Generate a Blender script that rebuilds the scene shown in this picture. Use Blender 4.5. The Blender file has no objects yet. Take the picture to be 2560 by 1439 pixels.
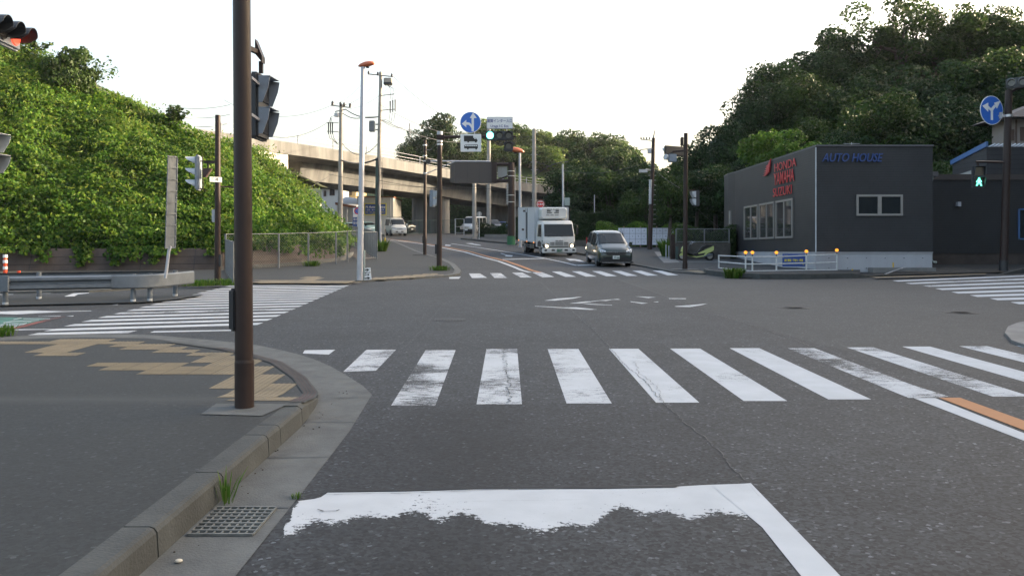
import bpy, bmesh, math, random
import numpy as np
from mathutils import Vector, Matrix, noise as mnoise
R = math.radians
scene = bpy.context.scene
# ------------------------------------------------------------------ camera, sky, sun, exposure
F = 2072.0; HOR = 625.0; CX = 1280.0; CAMH = 1.72
cam_data = bpy.data.cameras.new("camera"); cam = bpy.data.objects.new("camera", cam_data)
scene.collection.objects.link(cam); scene.camera = cam
cam.location = (0, 0, CAMH); cam.rotation_euler = (R(90), 0, 0)
cam_data.sensor_width = 36; cam_data.lens = F / 2560 * 36
cam_data.shift_y = -(719.5 - HOR) / 2560
cam_data.clip_end = 3000; cam_data.clip_start = 0.05
SUN_EL, SUN_AZ = 17.0, 74.0
world = bpy.data.worlds.new("World"); scene.world = world; world.use_nodes = True
wn = world.node_tree.nodes; wn.clear()
sky = wn.new("ShaderNodeTexSky"); sky.sky_type = 'NISHITA'; sky.sun_disc = False
sky.sun_elevation = R(SUN_EL); sky.sun_rotation = R(SUN_AZ); sky.air_density = 1.0; sky.dust_density = 7.0; sky.ozone_density = 0.0
bg = wn.new("ShaderNodeBackground"); bg.inputs[1].default_value = 0.15
wo = wn.new("ShaderNodeOutputWorld")
world.node_tree.links.new(sky.outputs[0], bg.inputs[0]); world.node_tree.links.new(bg.outputs[0], wo.inputs[0])
sun_data = bpy.data.lights.new("sun", 'SUN'); sun_data.energy = 3.2; sun_data.angle = R(0.5); sun_data.color = (1.0, 0.80, 0.55)
sun = bpy.data.objects.new("sun", sun_data); scene.collection.objects.link(sun)
sd = Vector((math.sin(R(SUN_AZ)) * math.cos(R(SUN_EL)), math.cos(R(SUN_AZ)) * math.cos(R(SUN_EL)), math.sin(R(SUN_EL))))
sun.rotation_euler = (-sd).to_track_quat('-Z', 'Y').to_euler(); sun.location = (60, 40, 60)
scene.view_settings.view_transform = 'Standard'; scene.view_settings.look = 'None'
scene.view_settings.exposure = 2.2; scene.view_settings.gamma = 1
scene.render.engine = 'CYCLES'
scene.cycles.max_bounces = 6; scene.cycles.transparent_max_bounces = 6; scene.cycles.use_adaptive_sampling = True
# ------------------------------------------------------------------ terrain and placing
def e(y):                                    # the ground climbs gently away from the camera
    z = .02075 * min(y, 160)
    if y > 38: z += .028 * (min(y, 97) - 38)
    return z
def G(px, py, up=0.0):                       # ground point under a picture position (up = height above ground)
    k = (py - 582) / F
    y = (CAMH - up) / max(k, 1e-4)
    if y > 38:
        y = (CAMH - up + 1.064) / (k + .028)
        if y > 97: y = 97 + (CAMH - up - 1.652 - 97 * k) / max(k, .002)
    return Vector(((px - CX) / F * y, y, e(y) + up))
def P(px, py, y):
    return Vector(((px - CX) / F * y, y, CAMH - (py - HOR) / F * y))
def gx(px, y): return (px - CX) / F * y
SLOPE = math.atan(.04875)
# ------------------------------------------------------------------ materials
MATS = {}
def nmat(name):
    m = bpy.data.materials.new(name); m.use_nodes = True
    nt = m.node_tree; b = nt.nodes["Principled BSDF"]
    return m, nt, b
def lk(nt, a, b): nt.links.new(a, b)
def mat(name, col, rough=.6, metal=0, var=.0, vscale=3.0, bump=0.0, bscale=40.0, spec=.5, emis=None, estr=0, alpha=None, coat=0, streak=0):
    if name in MATS: return MATS[name]
    m, nt, b = nmat(name)
    b.inputs["Base Color"].default_value = (*col, 1); b.inputs["Roughness"].default_value = rough
    b.inputs["Metallic"].default_value = metal; b.inputs["Specular IOR Level"].default_value = spec
    if coat: b.inputs["Coat Weight"].default_value = coat; b.inputs["Coat Roughness"].default_value = .05
    if var or bump or streak:
        tc = nt.nodes.new("ShaderNodeTexCoord"); mp = nt.nodes.new("ShaderNodeMapping"); lk(nt, tc.outputs["Object"], mp.inputs[0])
        if streak: mp.inputs["Scale"].default_value = (1, 1, .12)
    if var:
        n = nt.nodes.new("ShaderNodeTexNoise"); n.inputs["Scale"].default_value = vscale; n.inputs["Detail"].default_value = 6; n.inputs["Roughness"].default_value = .65
        lk(nt, mp.outputs[0], n.inputs[0])
        rp = nt.nodes.new("ShaderNodeMapRange"); rp.inputs[1].default_value = .3; rp.inputs[2].default_value = .7
        rp.inputs[3].default_value = 1 - var; rp.inputs[4].default_value = 1 + var * .6
        lk(nt, n.outputs[0], rp.inputs[0])
        mx = nt.nodes.new("ShaderNodeMix"); mx.data_type = 'RGBA'; mx.blend_type = 'MULTIPLY'; mx.inputs[0].default_value = 1
        mx.inputs[6].default_value = (*col, 1); lk(nt, rp.outputs[0], mx.inputs[7]); lk(nt, mx.outputs[2], b.inputs["Base Color"])
        rr = nt.nodes.new("ShaderNodeMapRange"); rr.inputs[3].default_value = max(rough - .12, .02); rr.inputs[4].default_value = min(rough + .12, 1)
        lk(nt, n.outputs[0], rr.inputs[0]); lk(nt, rr.outputs[0], b.inputs["Roughness"])
    if bump:
        n2 = nt.nodes.new("ShaderNodeTexNoise"); n2.inputs["Scale"].default_value = bscale; n2.inputs["Detail"].default_value = 3; lk(nt, tc.outputs["Object"], n2.inputs[0])
        bp = nt.nodes.new("ShaderNodeBump"); bp.inputs["Strength"].default_value = bump; bp.inputs["Distance"].default_value = .01
        lk(nt, n2.outputs[0], bp.inputs["Height"]); lk(nt, bp.outputs[0], b.inputs["Normal"])
    if emis: b.inputs["Emission Color"].default_value = (*emis, 1); b.inputs["Emission Strength"].default_value = estr
    MATS[name] = m; return m
def leafmat(name, cols, trans=.35, lowhi=(.6, 1.25)):
    m, nt, b = nmat(name)
    g = nt.nodes.new("ShaderNodeNewGeometry"); cr = nt.nodes.new("ShaderNodeValToRGB")
    els = cr.color_ramp.elements
    for i, c in enumerate(cols):
        p = i / max(1, len(cols) - 1)
        el = els[i] if i < 2 else els.new(p)
        el.position = p; el.color = (*c, 1)
    els[0].position = 0
    lk(nt, g.outputs["Random Per Island"], cr.inputs[0])
    tc = nt.nodes.new("ShaderNodeTexCoord"); n = nt.nodes.new("ShaderNodeTexNoise"); n.inputs["Scale"].default_value = .45; n.inputs["Detail"].default_value = 3
    lk(nt, g.outputs["Position"], n.inputs[0])
    rp = nt.nodes.new("ShaderNodeMapRange"); rp.inputs[1].default_value = .35; rp.inputs[2].default_value = .65; rp.inputs[3].default_value = lowhi[0]; rp.inputs[4].default_value = lowhi[1]
    lk(nt, n.outputs[0], rp.inputs[0])
    mx = nt.nodes.new("ShaderNodeMix"); mx.data_type = 'RGBA'; mx.blend_type = 'MULTIPLY'; mx.inputs[0].default_value = 1
    lk(nt, cr.outputs[0], mx.inputs[6]); lk(nt, rp.outputs[0], mx.inputs[7])
    b.inputs["Roughness"].default_value = .5; b.inputs["Specular IOR Level"].default_value = .15
    lk(nt, mx.outputs[2], b.inputs["Base Color"])
    t = nt.nodes.new("ShaderNodeBsdfTranslucent"); lk(nt, mx.outputs[2], t.inputs[0])
    ms = nt.nodes.new("ShaderNodeMixShader"); ms.inputs[0].default_value = trans
    out = nt.nodes["Material Output"]
    lk(nt, b.outputs[0], ms.inputs[1]); lk(nt, t.outputs[0], ms.inputs[2]); lk(nt, ms.outputs[0], out.inputs[0])
    MATS[name] = m; return m
def asphalt_group():
    g = bpy.data.node_groups.new("asphalt_look", 'ShaderNodeTree')
    g.interface.new_socket("Color", in_out='OUTPUT', socket_type='NodeSocketColor'); g.interface.new_socket("Height", in_out='OUTPUT', socket_type='NodeSocketFloat')
    N = g.nodes; L = g.links
    out = N.new("NodeGroupOutput"); tc = N.new("ShaderNodeNewGeometry")
    def noise(s, d, r=.6):
        n = N.new("ShaderNodeTexNoise"); n.inputs["Scale"].default_value = s; n.inputs["Detail"].default_value = d; n.inputs["Roughness"].default_value = r; L.new(tc.outputs["Position"], n.inputs[0]); return n
    def mr(src, a, b, c, d):
        m = N.new("ShaderNodeMapRange"); m.inputs[1].default_value = a; m.inputs[2].default_value = b; m.inputs[3].default_value = c; m.inputs[4].default_value = d; L.new(src, m.inputs[0]); return m
    def mul(a, b):
        m = N.new("ShaderNodeMath"); m.operation = 'MULTIPLY'; L.new(a, m.inputs[0]); L.new(b, m.inputs[1]); return m
    big = mr(noise(.33, 4).outputs[0], .3, .7, .78, 1.2)
    mid = mr(noise(2.2, 9, .80).outputs[0], .3, .7, .62, 1.36)
    v = N.new("ShaderNodeTexVoronoi"); v.inputs["Scale"].default_value = 46; L.new(tc.outputs["Position"], v.inputs[0])
    sep = N.new("ShaderNodeSeparateColor"); L.new(v.outputs["Color"], sep.inputs[0])
    ag = mr(sep.outputs[0], .0, 1.0, .30, 1.75)
    hot = mr(sep.outputs[1], .93, .99, 1.0, 3.4)
    fine = mr(noise(190, 2).outputs[0], .3, .7, .75, 1.25)
    m = mul(mul(mul(mul(big.outputs[0], mid.outputs[0]).outputs[0], ag.outputs[0]).outputs[0], hot.outputs[0]).outputs[0], fine.outputs[0])
    # two dark, tar-bled tyre paths and old oil drip band down the near lane
    sepx = N.new("ShaderNodeSeparateXYZ"); L.new(tc.outputs["Position"], sepx.inputs[0])
    wob = noise(.6, 3)
    ax = N.new("ShaderNodeMath"); ax.operation = 'ADD'; L.new(sepx.outputs[0], ax.inputs[0]); L.new(wob.outputs[0], ax.inputs[1])
    dd = N.new("ShaderNodeMath"); dd.operation = 'SUBTRACT'; L.new(ax.outputs[0], dd.inputs[0]); dd.inputs[1].default_value = .12
    ab = N.new("ShaderNodeMath"); ab.operation = 'ABSOLUTE'; L.new(dd.outputs[0], ab.inputs[0])
    band = mr(ab.outputs[0], .15, 1.1, .52, 1.0)
    yy = mr(sepx.outputs[1], 7.2, 8.4, 0.0, 1.0)
    bm = N.new("ShaderNodeMath"); bm.operation = 'MAXIMUM'; L.new(band.outputs[0], bm.inputs[0]); L.new(yy.outputs[0], bm.inputs[1])
    m = mul(m.outputs[0], bm.outputs[0])
    mx = N.new("ShaderNodeMix"); mx.data_type = 'RGBA'; mx.blend_type = 'MULTIPLY'; mx.inputs[0].default_value = 1; mx.inputs[6].default_value = (.0205, .0230, .0255, 1)
    L.new(m.outputs[0], mx.inputs[7]); L.new(mx.outputs[2], out.inputs[0]); L.new(ag.outputs[0], out.inputs[1])
    return g
ASPH = asphalt_group()
def asphalt_mat(name, tint=(1, 1, 1), calm=0):
    m, nt, b = nmat(name); g = nt.nodes.new("ShaderNodeGroup"); g.node_tree = ASPH
    mx = nt.nodes.new("ShaderNodeMix"); mx.data_type = 'RGBA'; mx.blend_type = 'MULTIPLY'; mx.inputs[0].default_value = 1; mx.inputs[7].default_value = (*tint, 1)
    cm = nt.nodes.new("ShaderNodeMix"); cm.data_type = 'RGBA'; cm.inputs[0].default_value = calm; cm.inputs[7].default_value = (.0225, .0235, .0235, 1); lk(nt, g.outputs[0], cm.inputs[6])
    lk(nt, cm.outputs[2], mx.inputs[6]); lk(nt, mx.outputs[2], b.inputs["Base Color"]); b.inputs["Roughness"].default_value = .82
    bp = nt.nodes.new("ShaderNodeBump"); bp.inputs["Strength"].default_value = .35; bp.inputs["Distance"].default_value = .004
    lk(nt, g.outputs[1], bp.inputs["Height"]); lk(nt, bp.outputs[0], b.inputs["Normal"])
    MATS[name] = m; return m
def paint_mat(name, col, base_wear=.0, scale=(4.5, 42, 1)):
    # road paint over the asphalt: attribute 'wear' (0..1) raises the amount rubbed off
    m, nt, b = nmat(name); g = nt.nodes.new("ShaderNodeGroup"); g.node_tree = ASPH
    geo = nt.nodes.new("ShaderNodeNewGeometry"); mp = nt.nodes.new("ShaderNodeMapping"); mp.inputs["Scale"].default_value = scale; lk(nt, geo.outputs["Position"], mp.inputs[0])
    n = nt.nodes.new("ShaderNodeTexNoise"); n.inputs["Scale"].default_value = 1.6; n.inputs["Detail"].default_value = 6; n.inputs["Roughness"].default_value = .68; lk(nt, mp.outputs[0], n.inputs[0])
    at = nt.nodes.new("ShaderNodeAttribute"); at.attribute_name = "wear"
    ad = nt.nodes.new("ShaderNodeMath"); ad.operation = 'MULTIPLY_ADD'; ad.inputs[1].default_value = .62; ad.inputs[2].default_value = base_wear; lk(nt, at.outputs["Fac"], ad.inputs[0])
    npt = nt.nodes.new("ShaderNodeTexNoise"); npt.inputs["Scale"].default_value = 1.3; npt.inputs["Detail"].default_value = 5; npt.inputs["Roughness"].default_value = .6; lk(nt, geo.outputs["Position"], npt.inputs[0])
    n3 = nt.nodes.new("ShaderNodeTexNoise"); n3.inputs["Scale"].default_value = 70; n3.inputs["Detail"].default_value = 3; lk(nt, geo.outputs["Position"], n3.inputs[0])
    def madd(a, f, b):
        q = nt.nodes.new("ShaderNodeMath"); q.operation = 'MULTIPLY_ADD'; lk(nt, a, q.inputs[0]); q.inputs[1].default_value = f
        if b is None: q.inputs[2].default_value = 0
        else: lk(nt, b, q.inputs[2])
        return q.outputs[0]
    mixn = madd(n.outputs[0], .45, madd(npt.outputs[0], .38, madd(n3.outputs[0], .17, None)))
    su = nt.nodes.new("ShaderNodeMath"); su.operation = 'ADD'; lk(nt, mixn, su.inputs[0]); lk(nt, ad.outputs[0], su.inputs[1])
    mr = nt.nodes.new("ShaderNodeMapRange"); mr.inputs[1].default_value = .655; mr.inputs[2].default_value = .69; lk(nt, su.outputs[0], mr.inputs[0])
    n2 = nt.nodes.new("ShaderNodeTexNoise"); n2.inputs["Scale"].default_value = 3.5; n2.inputs["Detail"].default_value = 6; lk(nt, geo.outputs["Position"], n2.inputs[0])
    r2 = nt.nodes.new("ShaderNodeMapRange"); r2.inputs[1].default_value = .3; r2.inputs[2].default_value = .7; r2.inputs[3].default_value = .90; r2.inputs[4].default_value = 1.04; lk(nt, n2.outputs[0], r2.inputs[0])
    mc = nt.nodes.new("ShaderNodeMix"); mc.data_type = 'RGBA'; mc.blend_type = 'MULTIPLY'; mc.inputs[0].default_value = 1; mc.inputs[6].default_value = (*col, 1); lk(nt, r2.outputs[0], mc.inputs[7])
    mx = nt.nodes.new("ShaderNodeMix"); mx.data_type = 'RGBA'; lk(nt, mr.outputs[0], mx.inputs[0]); lk(nt, mc.outputs[2], mx.inputs[6]); lk(nt, g.outputs[0], mx.inputs[7])
    lk(nt, mx.outputs[2], b.inputs["Base Color"]); b.inputs["Roughness"].default_value = .8
    bp = nt.nodes.new("ShaderNodeBump"); bp.inputs["Strength"].default_value = .3; bp.inputs["Distance"].default_value = .004
    lk(nt, g.outputs[1], bp.inputs["Height"]); lk(nt, bp.outputs[0], b.inputs["Normal"])
    MATS[name] = m; return m
mat("concrete", (.17, .168, .16), .85, var=.35, vscale=1.5, bump=.3, bscale=60)
mat("kerb_concrete", (.051, .055, .053), .9, var=.45, vscale=2.6, bump=.5, bscale=55)
mat("gutter_concrete", (.087, .092, .090), .9, var=.35, vscale=3.5, bump=.5, bscale=70)
mat("deck_concrete", (.128, .130, .130), .85, var=.55, vscale=.9, bump=.1, bscale=10, streak=1)
mat("pole_brown", (.030, .0185, .0155), .5, var=.22, vscale=4, spec=.3)
mat("pole_concrete", (.30, .285, .26), .85, var=.2, vscale=2)
mat("pole_green", (.05, .085, .075), .8, var=.3, vscale=3)
mat("pole_grey", (.42, .43, .46), .45, var=.15, vscale=3, metal=.2)
mat("galvanised", (.135, .155, .175), .5, metal=.25, var=.22, vscale=4)
mat("steel_white", (.60, .62, .62), .5, var=.12)
mat("fence_grey", (.17, .18, .185), .5, metal=.2, var=.15)
mat("dark_metal", (.025, .026, .028), .5, var=.2)
mat("black", (.008, .008, .009), .5)
mat("visor_grey", (.20, .23, .27), .5, var=.2, vscale=6)
mat("housing", (.035, .038, .042), .5, var=.2)
mat("visor_white", (.45, .48, .50), .55, var=.15, vscale=5)
mat("sign_blue", (.025, .13, .50), .4, var=.05)
mat("sign_white", (.70, .71, .70), .45, var=.06)
mat("sign_red", (.62, .03, .025), .45)
mat("sign_black", (.012, .012, .012), .5)
mat("sign_ink", (.03, .04, .20), .5)
mat("tactile", (.185, .150, .095), .85, var=.3, vscale=2.5, bump=.8, bscale=45)
mat("rust_orange", (.50, .12, .03), .5)
mat("wire", (.03, .03, .032), .6)
mat("soil", (.07, .058, .042), .95, var=.4, vscale=1)
mat("brown_concrete", (.060, .047, .040), .9, var=.45, vscale=1.1, bump=.4, bscale=12)
mat("bark", (.075, .062, .05), .95, var=.4, vscale=5, bump=.6, bscale=20)
mat("rubber", (.012, .012, .013), .8)
mat("chrome", (.6, .6, .62), .2, metal=1)
asphalt_mat("asphalt"); asphalt_mat("asphalt_walk", (.86, .88, .82), .62); asphalt_mat("asphalt_pale", (1.3, 1.32, 1.3), .4)
paint_mat("bitumen_paint", (.030, .031, .033), 0, (6, 9, 1)); asphalt_mat("asphalt_patch", (.80, .80, .82))
paint_mat("white_paint", (.40, .425, .445)); paint_mat("stop_paint", (.40, .425, .445), 0, (14, 18, 1)); paint_mat("orange_paint", (.33, .155, .065)); paint_mat("worn_paint", (.42, .44, .45), .10)
paint_mat("green_paint", (.05, .16, .13), .04); paint_mat("red_paint", (.2, .06, .05), .08)
leafmat("kudzu_leaf", [(.024, .068, .011), (.045, .108, .015), (.078, .155, .019), (.14, .20, .026)], .5, (.68, 1.3))
leafmat("dark_leaf", [(.014, .033, .011), (.023, .050, .015), (.035, .067, .019)], .25)
leafmat("mid_leaf", [(.023, .048, .013), (.037, .070, .018), (.058, .098, .023)], .35)
leafmat("bright_leaf", [(.04, .10, .014), (.08, .16, .022), (.12, .2, .03)], .38)
leafmat("far_leaf", [(.05, .10, .02), (.09, .15, .03), (.15, .19, .04)], .35)  # leaf colour lightened in place of distance haze and sunlight
leafmat("grass_leaf", [(.04, .10, .012), (.07, .15, .02), (.12, .17, .04)], .35)
# ------------------------------------------------------------------ object helpers
COL = scene.collection
def tag(o, label=None, cat=None, group=None, kind=None):
    if label: o["label"] = label
    if cat: o["category"] = cat
    if group: o["group"] = group
    if kind: o["kind"] = kind
    return o
def empty(name, loc=(0, 0, 0), rz=0, label=None, cat=None, group=None, rx=0):
    o = bpy.data.objects.new(name, None); COL.objects.link(o); o.location = loc; o.rotation_euler = (rx, 0, rz); o.empty_display_size = .2
    return tag(o, label, cat, group)
def link_mesh(name, me, parent=None, loc=None):
    o = bpy.data.objects.new(name, me); COL.objects.link(o)
    if parent: o.parent = parent
    if loc: o.location = loc
    return o
class MB:
    def __init__(s): s.v = []; s.f = []; s.m = []; s.cur = 0; s.T = None; s.sm = []; s.smooth = False
    def add(s, vs, fs):
        b = len(s.v)
        if s.T is not None: vs = [s.T @ Vector(v) for v in vs]
        s.v += [tuple(v) for v in vs]
        for f in fs: s.f.append([i + b for i in f]); s.m.append(s.cur); s.sm.append(s.smooth)
        return s
    def box(s, x0, x1, y0, y1, z0, z1):
        return s.add([(x0, y0, z0), (x1, y0, z0), (x1, y1, z0), (x0, y1, z0), (x0, y0, z1), (x1, y0, z1), (x1, y1, z1), (x0, y1, z1)],
                     [(0, 3, 2, 1), (4, 5, 6, 7), (0, 1, 5, 4), (1, 2, 6, 5), (2, 3, 7, 6), (3, 0, 4, 7)])
    def cbox(s, c, sx, sy, sz): return s.box(c[0] - sx / 2, c[0] + sx / 2, c[1] - sy / 2, c[1] + sy / 2, c[2] - sz / 2, c[2] + sz / 2)
    def bar(s, p0, p1, w, h=None):         # box between two points
        h = h or w; p0 = Vector(p0); p1 = Vector(p1); d = (p1 - p0).normalized()
        up = Vector((0, 0, 1)) if abs(d.z) < .95 else Vector((0, 1, 0))
        a = d.cross(up).normalized() * w / 2; b = a.cross(d).normalized() * h / 2
        return s.add([p0 - a - b, p0 + a - b, p0 + a + b, p0 - a + b, p1 - a - b, p1 + a - b, p1 + a + b, p1 - a + b],
                     [(0, 3, 2, 1), (4, 5, 6, 7), (0, 1, 5, 4), (1, 2, 6, 5), (2, 3, 7, 6), (3, 0, 4, 7)])
    def cyl(s, p0, p1, r0, r1=None, n=12, caps=True):
        r1 = r0 if r1 is None else r1; p0 = Vector(p0); p1 = Vector(p1); d = (p1 - p0).normalized()
        up = Vector((0, 0, 1)) if abs(d.z) < .95 else Vector((0, 1, 0))
        a = d.cross(up).normalized(); b = a.cross(d).normalized(); vs = []
        for p, r in ((p0, r0), (p1, r1)):
            for i in range(n):
                t = 2 * math.pi * i / n; vs.append(p + (a * math.cos(t) + b * math.sin(t)) * r)
        sv = s.smooth; s.smooth = True
        s.add(vs, [(i, i + n, (i + 1) % n + n, (i + 1) % n) for i in range(n)]); s.smooth = sv
        if caps: s.add(vs[:n], [tuple(range(n))]); s.add(vs[n:], [tuple(reversed(range(n)))])
        return s
    def tube(s, pts, r, n=6):
        pts = [Vector(p) for p in pts]; vs = []; fs = []
        rs = r if isinstance(r, (list, tuple)) else [r] * len(pts)
        for k, p in enumerate(pts):
            d = (pts[min(k + 1, len(pts) - 1)] - pts[max(k - 1, 0)]).normalized()
            up = Vector((0, 0, 1)) if abs(d.z) < .9 else Vector((0, 1, 0))
            a = d.cross(up).normalized(); b = a.cross(d).normalized()
            for i in range(n):
                t = 2 * math.pi * i / n; vs.append(p + (a * math.cos(t) + b * math.sin(t)) * rs[k])
        for k in range(len(pts) - 1):
            for i in range(n): fs.append((k * n + i, k * n + n + i, k * n + n + (i + 1) % n, k * n + (i + 1) % n))
        sv = s.smooth; s.smooth = True; s.add(vs, fs); s.smooth = sv
        s.add(vs[:n], [tuple(range(n))]); s.add(vs[-n:], [tuple(reversed(range(n)))])
        return s
    def poly(s, pts): return s.add(pts, [tuple(range(len(pts)))])
    def prism(s, pts, d):                  # planar polygon (3-D points) pushed along vector d
        pts = [Vector(p) for p in pts]; d = Vector(d); n = len(pts)
        return s.add(pts + [p + d for p in pts], [tuple(range(n)), tuple(reversed(range(n, 2 * n)))] + [(i, i + n, (i + 1) % n + n, (i + 1) % n) for i in range(n)])
    def loft(s, secs, closed=True, caps=True):
        n = len(secs[0]); vs = [p for q in secs for p in q]; fs = []
        for k in range(len(secs) - 1):
            for i in range(n if closed else n - 1): fs.append((k * n + i, k * n + (i + 1) % n, k * n + n + (i + 1) % n, k * n + n + i))
        if caps and closed: fs += [tuple(reversed(range(n))), tuple(range((len(secs) - 1) * n, len(secs) * n))]
        return s.add(vs, fs)
    def build(s, name, m, parent=None, bevel=0, seg=2, autosmooth=None):
        me = bpy.data.meshes.new(name); me.from_pydata(s.v, [], s.f)
        ms = m if isinstance(m, (list, tuple)) else [m]
        for q in ms: me.materials.append(MATS[q] if isinstance(q, str) else q)
        me.polygons.foreach_set("material_index", [min(i, len(ms) - 1) for i in s.m]); me.polygons.foreach_set("use_smooth", s.sm)
        bm = bmesh.new(); bm.from_mesh(me); bmesh.ops.recalc_face_normals(bm, faces=bm.faces)
        if bevel:
            bmesh.ops.remove_doubles(bm, verts=bm.verts, dist=1e-5)
            bmesh.ops.bevel(bm, geom=[ed for ed in bm.edges if ed.is_manifold and ed.calc_face_angle(0) > .5], offset=bevel, segments=seg, affect='EDGES', clamp_overlap=True)
        bm.to_mesh(me); bm.free(); me.update()
        return link_mesh(name, me, parent)
def npmesh(name, verts, per, mats, midx=None):
    n = len(verts) // per; me = bpy.data.meshes.new(name)
    me.vertices.add(len(verts)); me.vertices.foreach_set("co", np.asarray(verts, dtype=np.float32).ravel())
    me.loops.add(n * per); me.loops.foreach_set("vertex_index", np.arange(n * per, dtype=np.int32))
    me.polygons.add(n); me.polygons.foreach_set("loop_start", np.arange(0, n * per, per, dtype=np.int32))
    for q in mats: me.materials.append(MATS[q])
    if midx is not None: me.polygons.foreach_set("material_index", midx)
    me.update(calc_edges=True); return me
def leaves(rng, c, nrm, size, spread=.8, aspect=1.0):
    """kite-shaped leaves at centres c facing roughly along nrm"""
    n = len(c); d = nrm + rng.normal(0, spread, (n, 3)); d /= np.linalg.norm(d, axis=1, keepdims=True) + 1e-9
    r = rng.normal(0, 1, (n, 3)); a = np.cross(d, r); a /= np.linalg.norm(a, axis=1, keepdims=True) + 1e-9; b = np.cross(d, a)
    sz = (size * rng.uniform(.6, 1.35, n))[:, None]
    q = np.empty((n, 4, 3)); fold = d * sz * .18
    q[:, 0] = c - a * sz * .55; q[:, 1] = c + b * sz * .42 * aspect + fold; q[:, 2] = c + a * sz * .6; q[:, 3] = c - b * sz * .42 * aspect + fold
    return q.reshape(-1, 3)
def text_mesh(txt, size, mname, parent, mtx, name="lettering", extrude=.0, shear=0, align='CENTER', bold=0, sx=1.0, space=1.0):
    cu = bpy.data.curves.new("t", 'FONT'); cu.body = txt; cu.size = size; cu.extrude = extrude; cu.shear = shear; cu.align_x = align; cu.align_y = 'CENTER'; cu.offset = bold; cu.space_character = space
    cu.resolution_u = 3
    o = bpy.data.objects.new("t", cu); COL.objects.link(o); bpy.context.view_layer.update()
    me = bpy.data.meshes.new_from_object(o.evaluated_get(bpy.context.evaluated_depsgraph_get())); bpy.data.objects.remove(o)
    me.materials.clear(); me.materials.append(MATS[mname]); me.transform(mtx @ Matrix.Diagonal((sx, 1, 1, 1)))
    me.name = name
    return link_mesh(name, me, parent)
def face_mtx(loc, rz=0):                   # text plane standing upright, read from -Y
    return Matrix.Translation(loc) @ Matrix.Rotation(rz, 4, 'Z') @ Matrix.Rotation(R(90), 4, 'X')
def copy_tree(o, parent=None, first=True):
    c = o.copy(); COL.objects.link(c)
    if parent is not None: c.parent = parent
    for ch in list(o.children): copy_tree(ch, c, False)
    return c
# ------------------------------------------------------------------ ground sheets
CUTS = [38.0, 97.0, 160.0]
def clip_y(poly, y0, y1):
    def half(p, keep, y):
        out = []
        for i in range(len(p)):
            a, b = p[i], p[(i + 1) % len(p)]; ka, kb = keep(a[1]), keep(b[1])
            if ka: out.append(a)
            if ka != kb:
                t = (y - a[1]) / (b[1] - a[1]); out.append((a[0] + (b[0] - a[0]) * t, y))
        return out
    p = half(poly, lambda v: v >= y0, y0)
    return half(p, lambda v: v <= y1, y1) if len(p) > 2 else []
def sheet(mb, poly, up, extra=(), zf=None):
    """flat polygon [(x,y)] laid on the sloping ground at height up"""
    ys = [p[1] for p in poly]; cuts = sorted(set([min(ys)] + [c for c in list(CUTS) + list(extra) if min(ys) < c < max(ys)] + [max(ys)]))
    for a, b in zip(cuts, cuts[1:]):
        q = clip_y(poly, a, b)
        if len(q) > 2: mb.poly([(x, y, e(y) + (zf(x, y) if zf else up)) for x, y in q])
def gp(pts, up=0): return [tuple(G(a, b, up))[:2] for a, b in pts]
def struct(name, mb, m, **k): return tag(mb.build(name, m, **k), kind="structure")
# ================================================================== GROUND, ROAD, PAVEMENTS, MARKINGS
mb = MB(); sheet(mb, [(-700, -60), (700, -60), (700, 1500), (-700, 1500)], -.06); struct("ground", mb, "soil")
mb = MB(); sheet(mb, [(-45, -30), (45, -30), (45, 110), (12, 130), (-60, 130), (-60, 60), (-45, 40)], 0); struct("road", mb, "asphalt")
# paler, smoother resurfaced asphalt on the far right of the junction
mb = MB(); sheet(mb, gp([(1545, 700), (1860, 806), (2050, 862), (2560, 960), (3400, 1000), (3400, 720), (2200, 694), (1850, 690), (1640, 690)]), .001); struct("road_patch", mb, "asphalt_pale")
mb = MB(); sheet(mb, gp([(935, 1008), (1655, 1004), (1700, 1045), (1780, 1110), (1825, 1160), (1872, 1208), (1850, 1216), (812, 1234), (745, 1258), (820, 1152), (869, 1085)]), .0012); struct("road_patch.001", mb, "asphalt_patch")
# --- near left corner
gut_out = [(598, 1600), (596, 1438), (671, 1341), (749, 1246), (813, 1156), (866.5, 1085.6), (930, 986.5), (908, 965), (866, 938), (825, 915), (783, 897), (741.6, 884.5), (700, 874.5), (640, 862), (560, 853), (480, 846), (390, 838), (300, 835), (200, 835), (100, 838), (0, 842)]
gut_in = [(796, 988), (766, 949), (706, 910), (637, 891), (572, 876), (430, 856), (366, 849), (215, 847), (100, 850), (0, 854)]
go = [(-1.38, -3), (-1.38, 2)] + [(-1.385, 4), (-1.39, 5.5), (-1.40, 6.5), (-1.41, 7.2)] + gp(gut_out[6:])
gi = gp(gut_in); lw = Vector((go[-1][0], go[-1][1])) ; lw2 = Vector(gi[-1])
go += [(-14, 11.9), (-40, 3.5)]; gi += [(-14, 11.4), (-40, 3.0)]
KX = -1.87
mb = MB(); sheet(mb, go + list(reversed(gi)) + [(-1.93, 8.0), (KX, 7.5), (KX, -3)], .004)
struct("gutter", mb, "gutter_concrete")
mb = MB()                                    # joints of the gutter slabs
for y in (2.9, 4.02, 5.15, 6.32, 7.5, 8.62):
    mb.poly([(KX, y, e(y) + .0065), (-1.395, y + .02, e(y) + .0065), (-1.395, y + .035, e(y) + .0065), (KX, y + .012, e(y) + .0065)])
struct("gutter_joints", mb, "black")
def zs(x, y):
    t = min(1, max(0, (8.75 - y) / 1.3)); return .028 + .137 * t * t * (3 - 2 * t)
side_poly = [(-2.06, -3), (-2.06, 7.55), (-2.0, 7.9)] + gi + [(-60, -3)]
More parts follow.
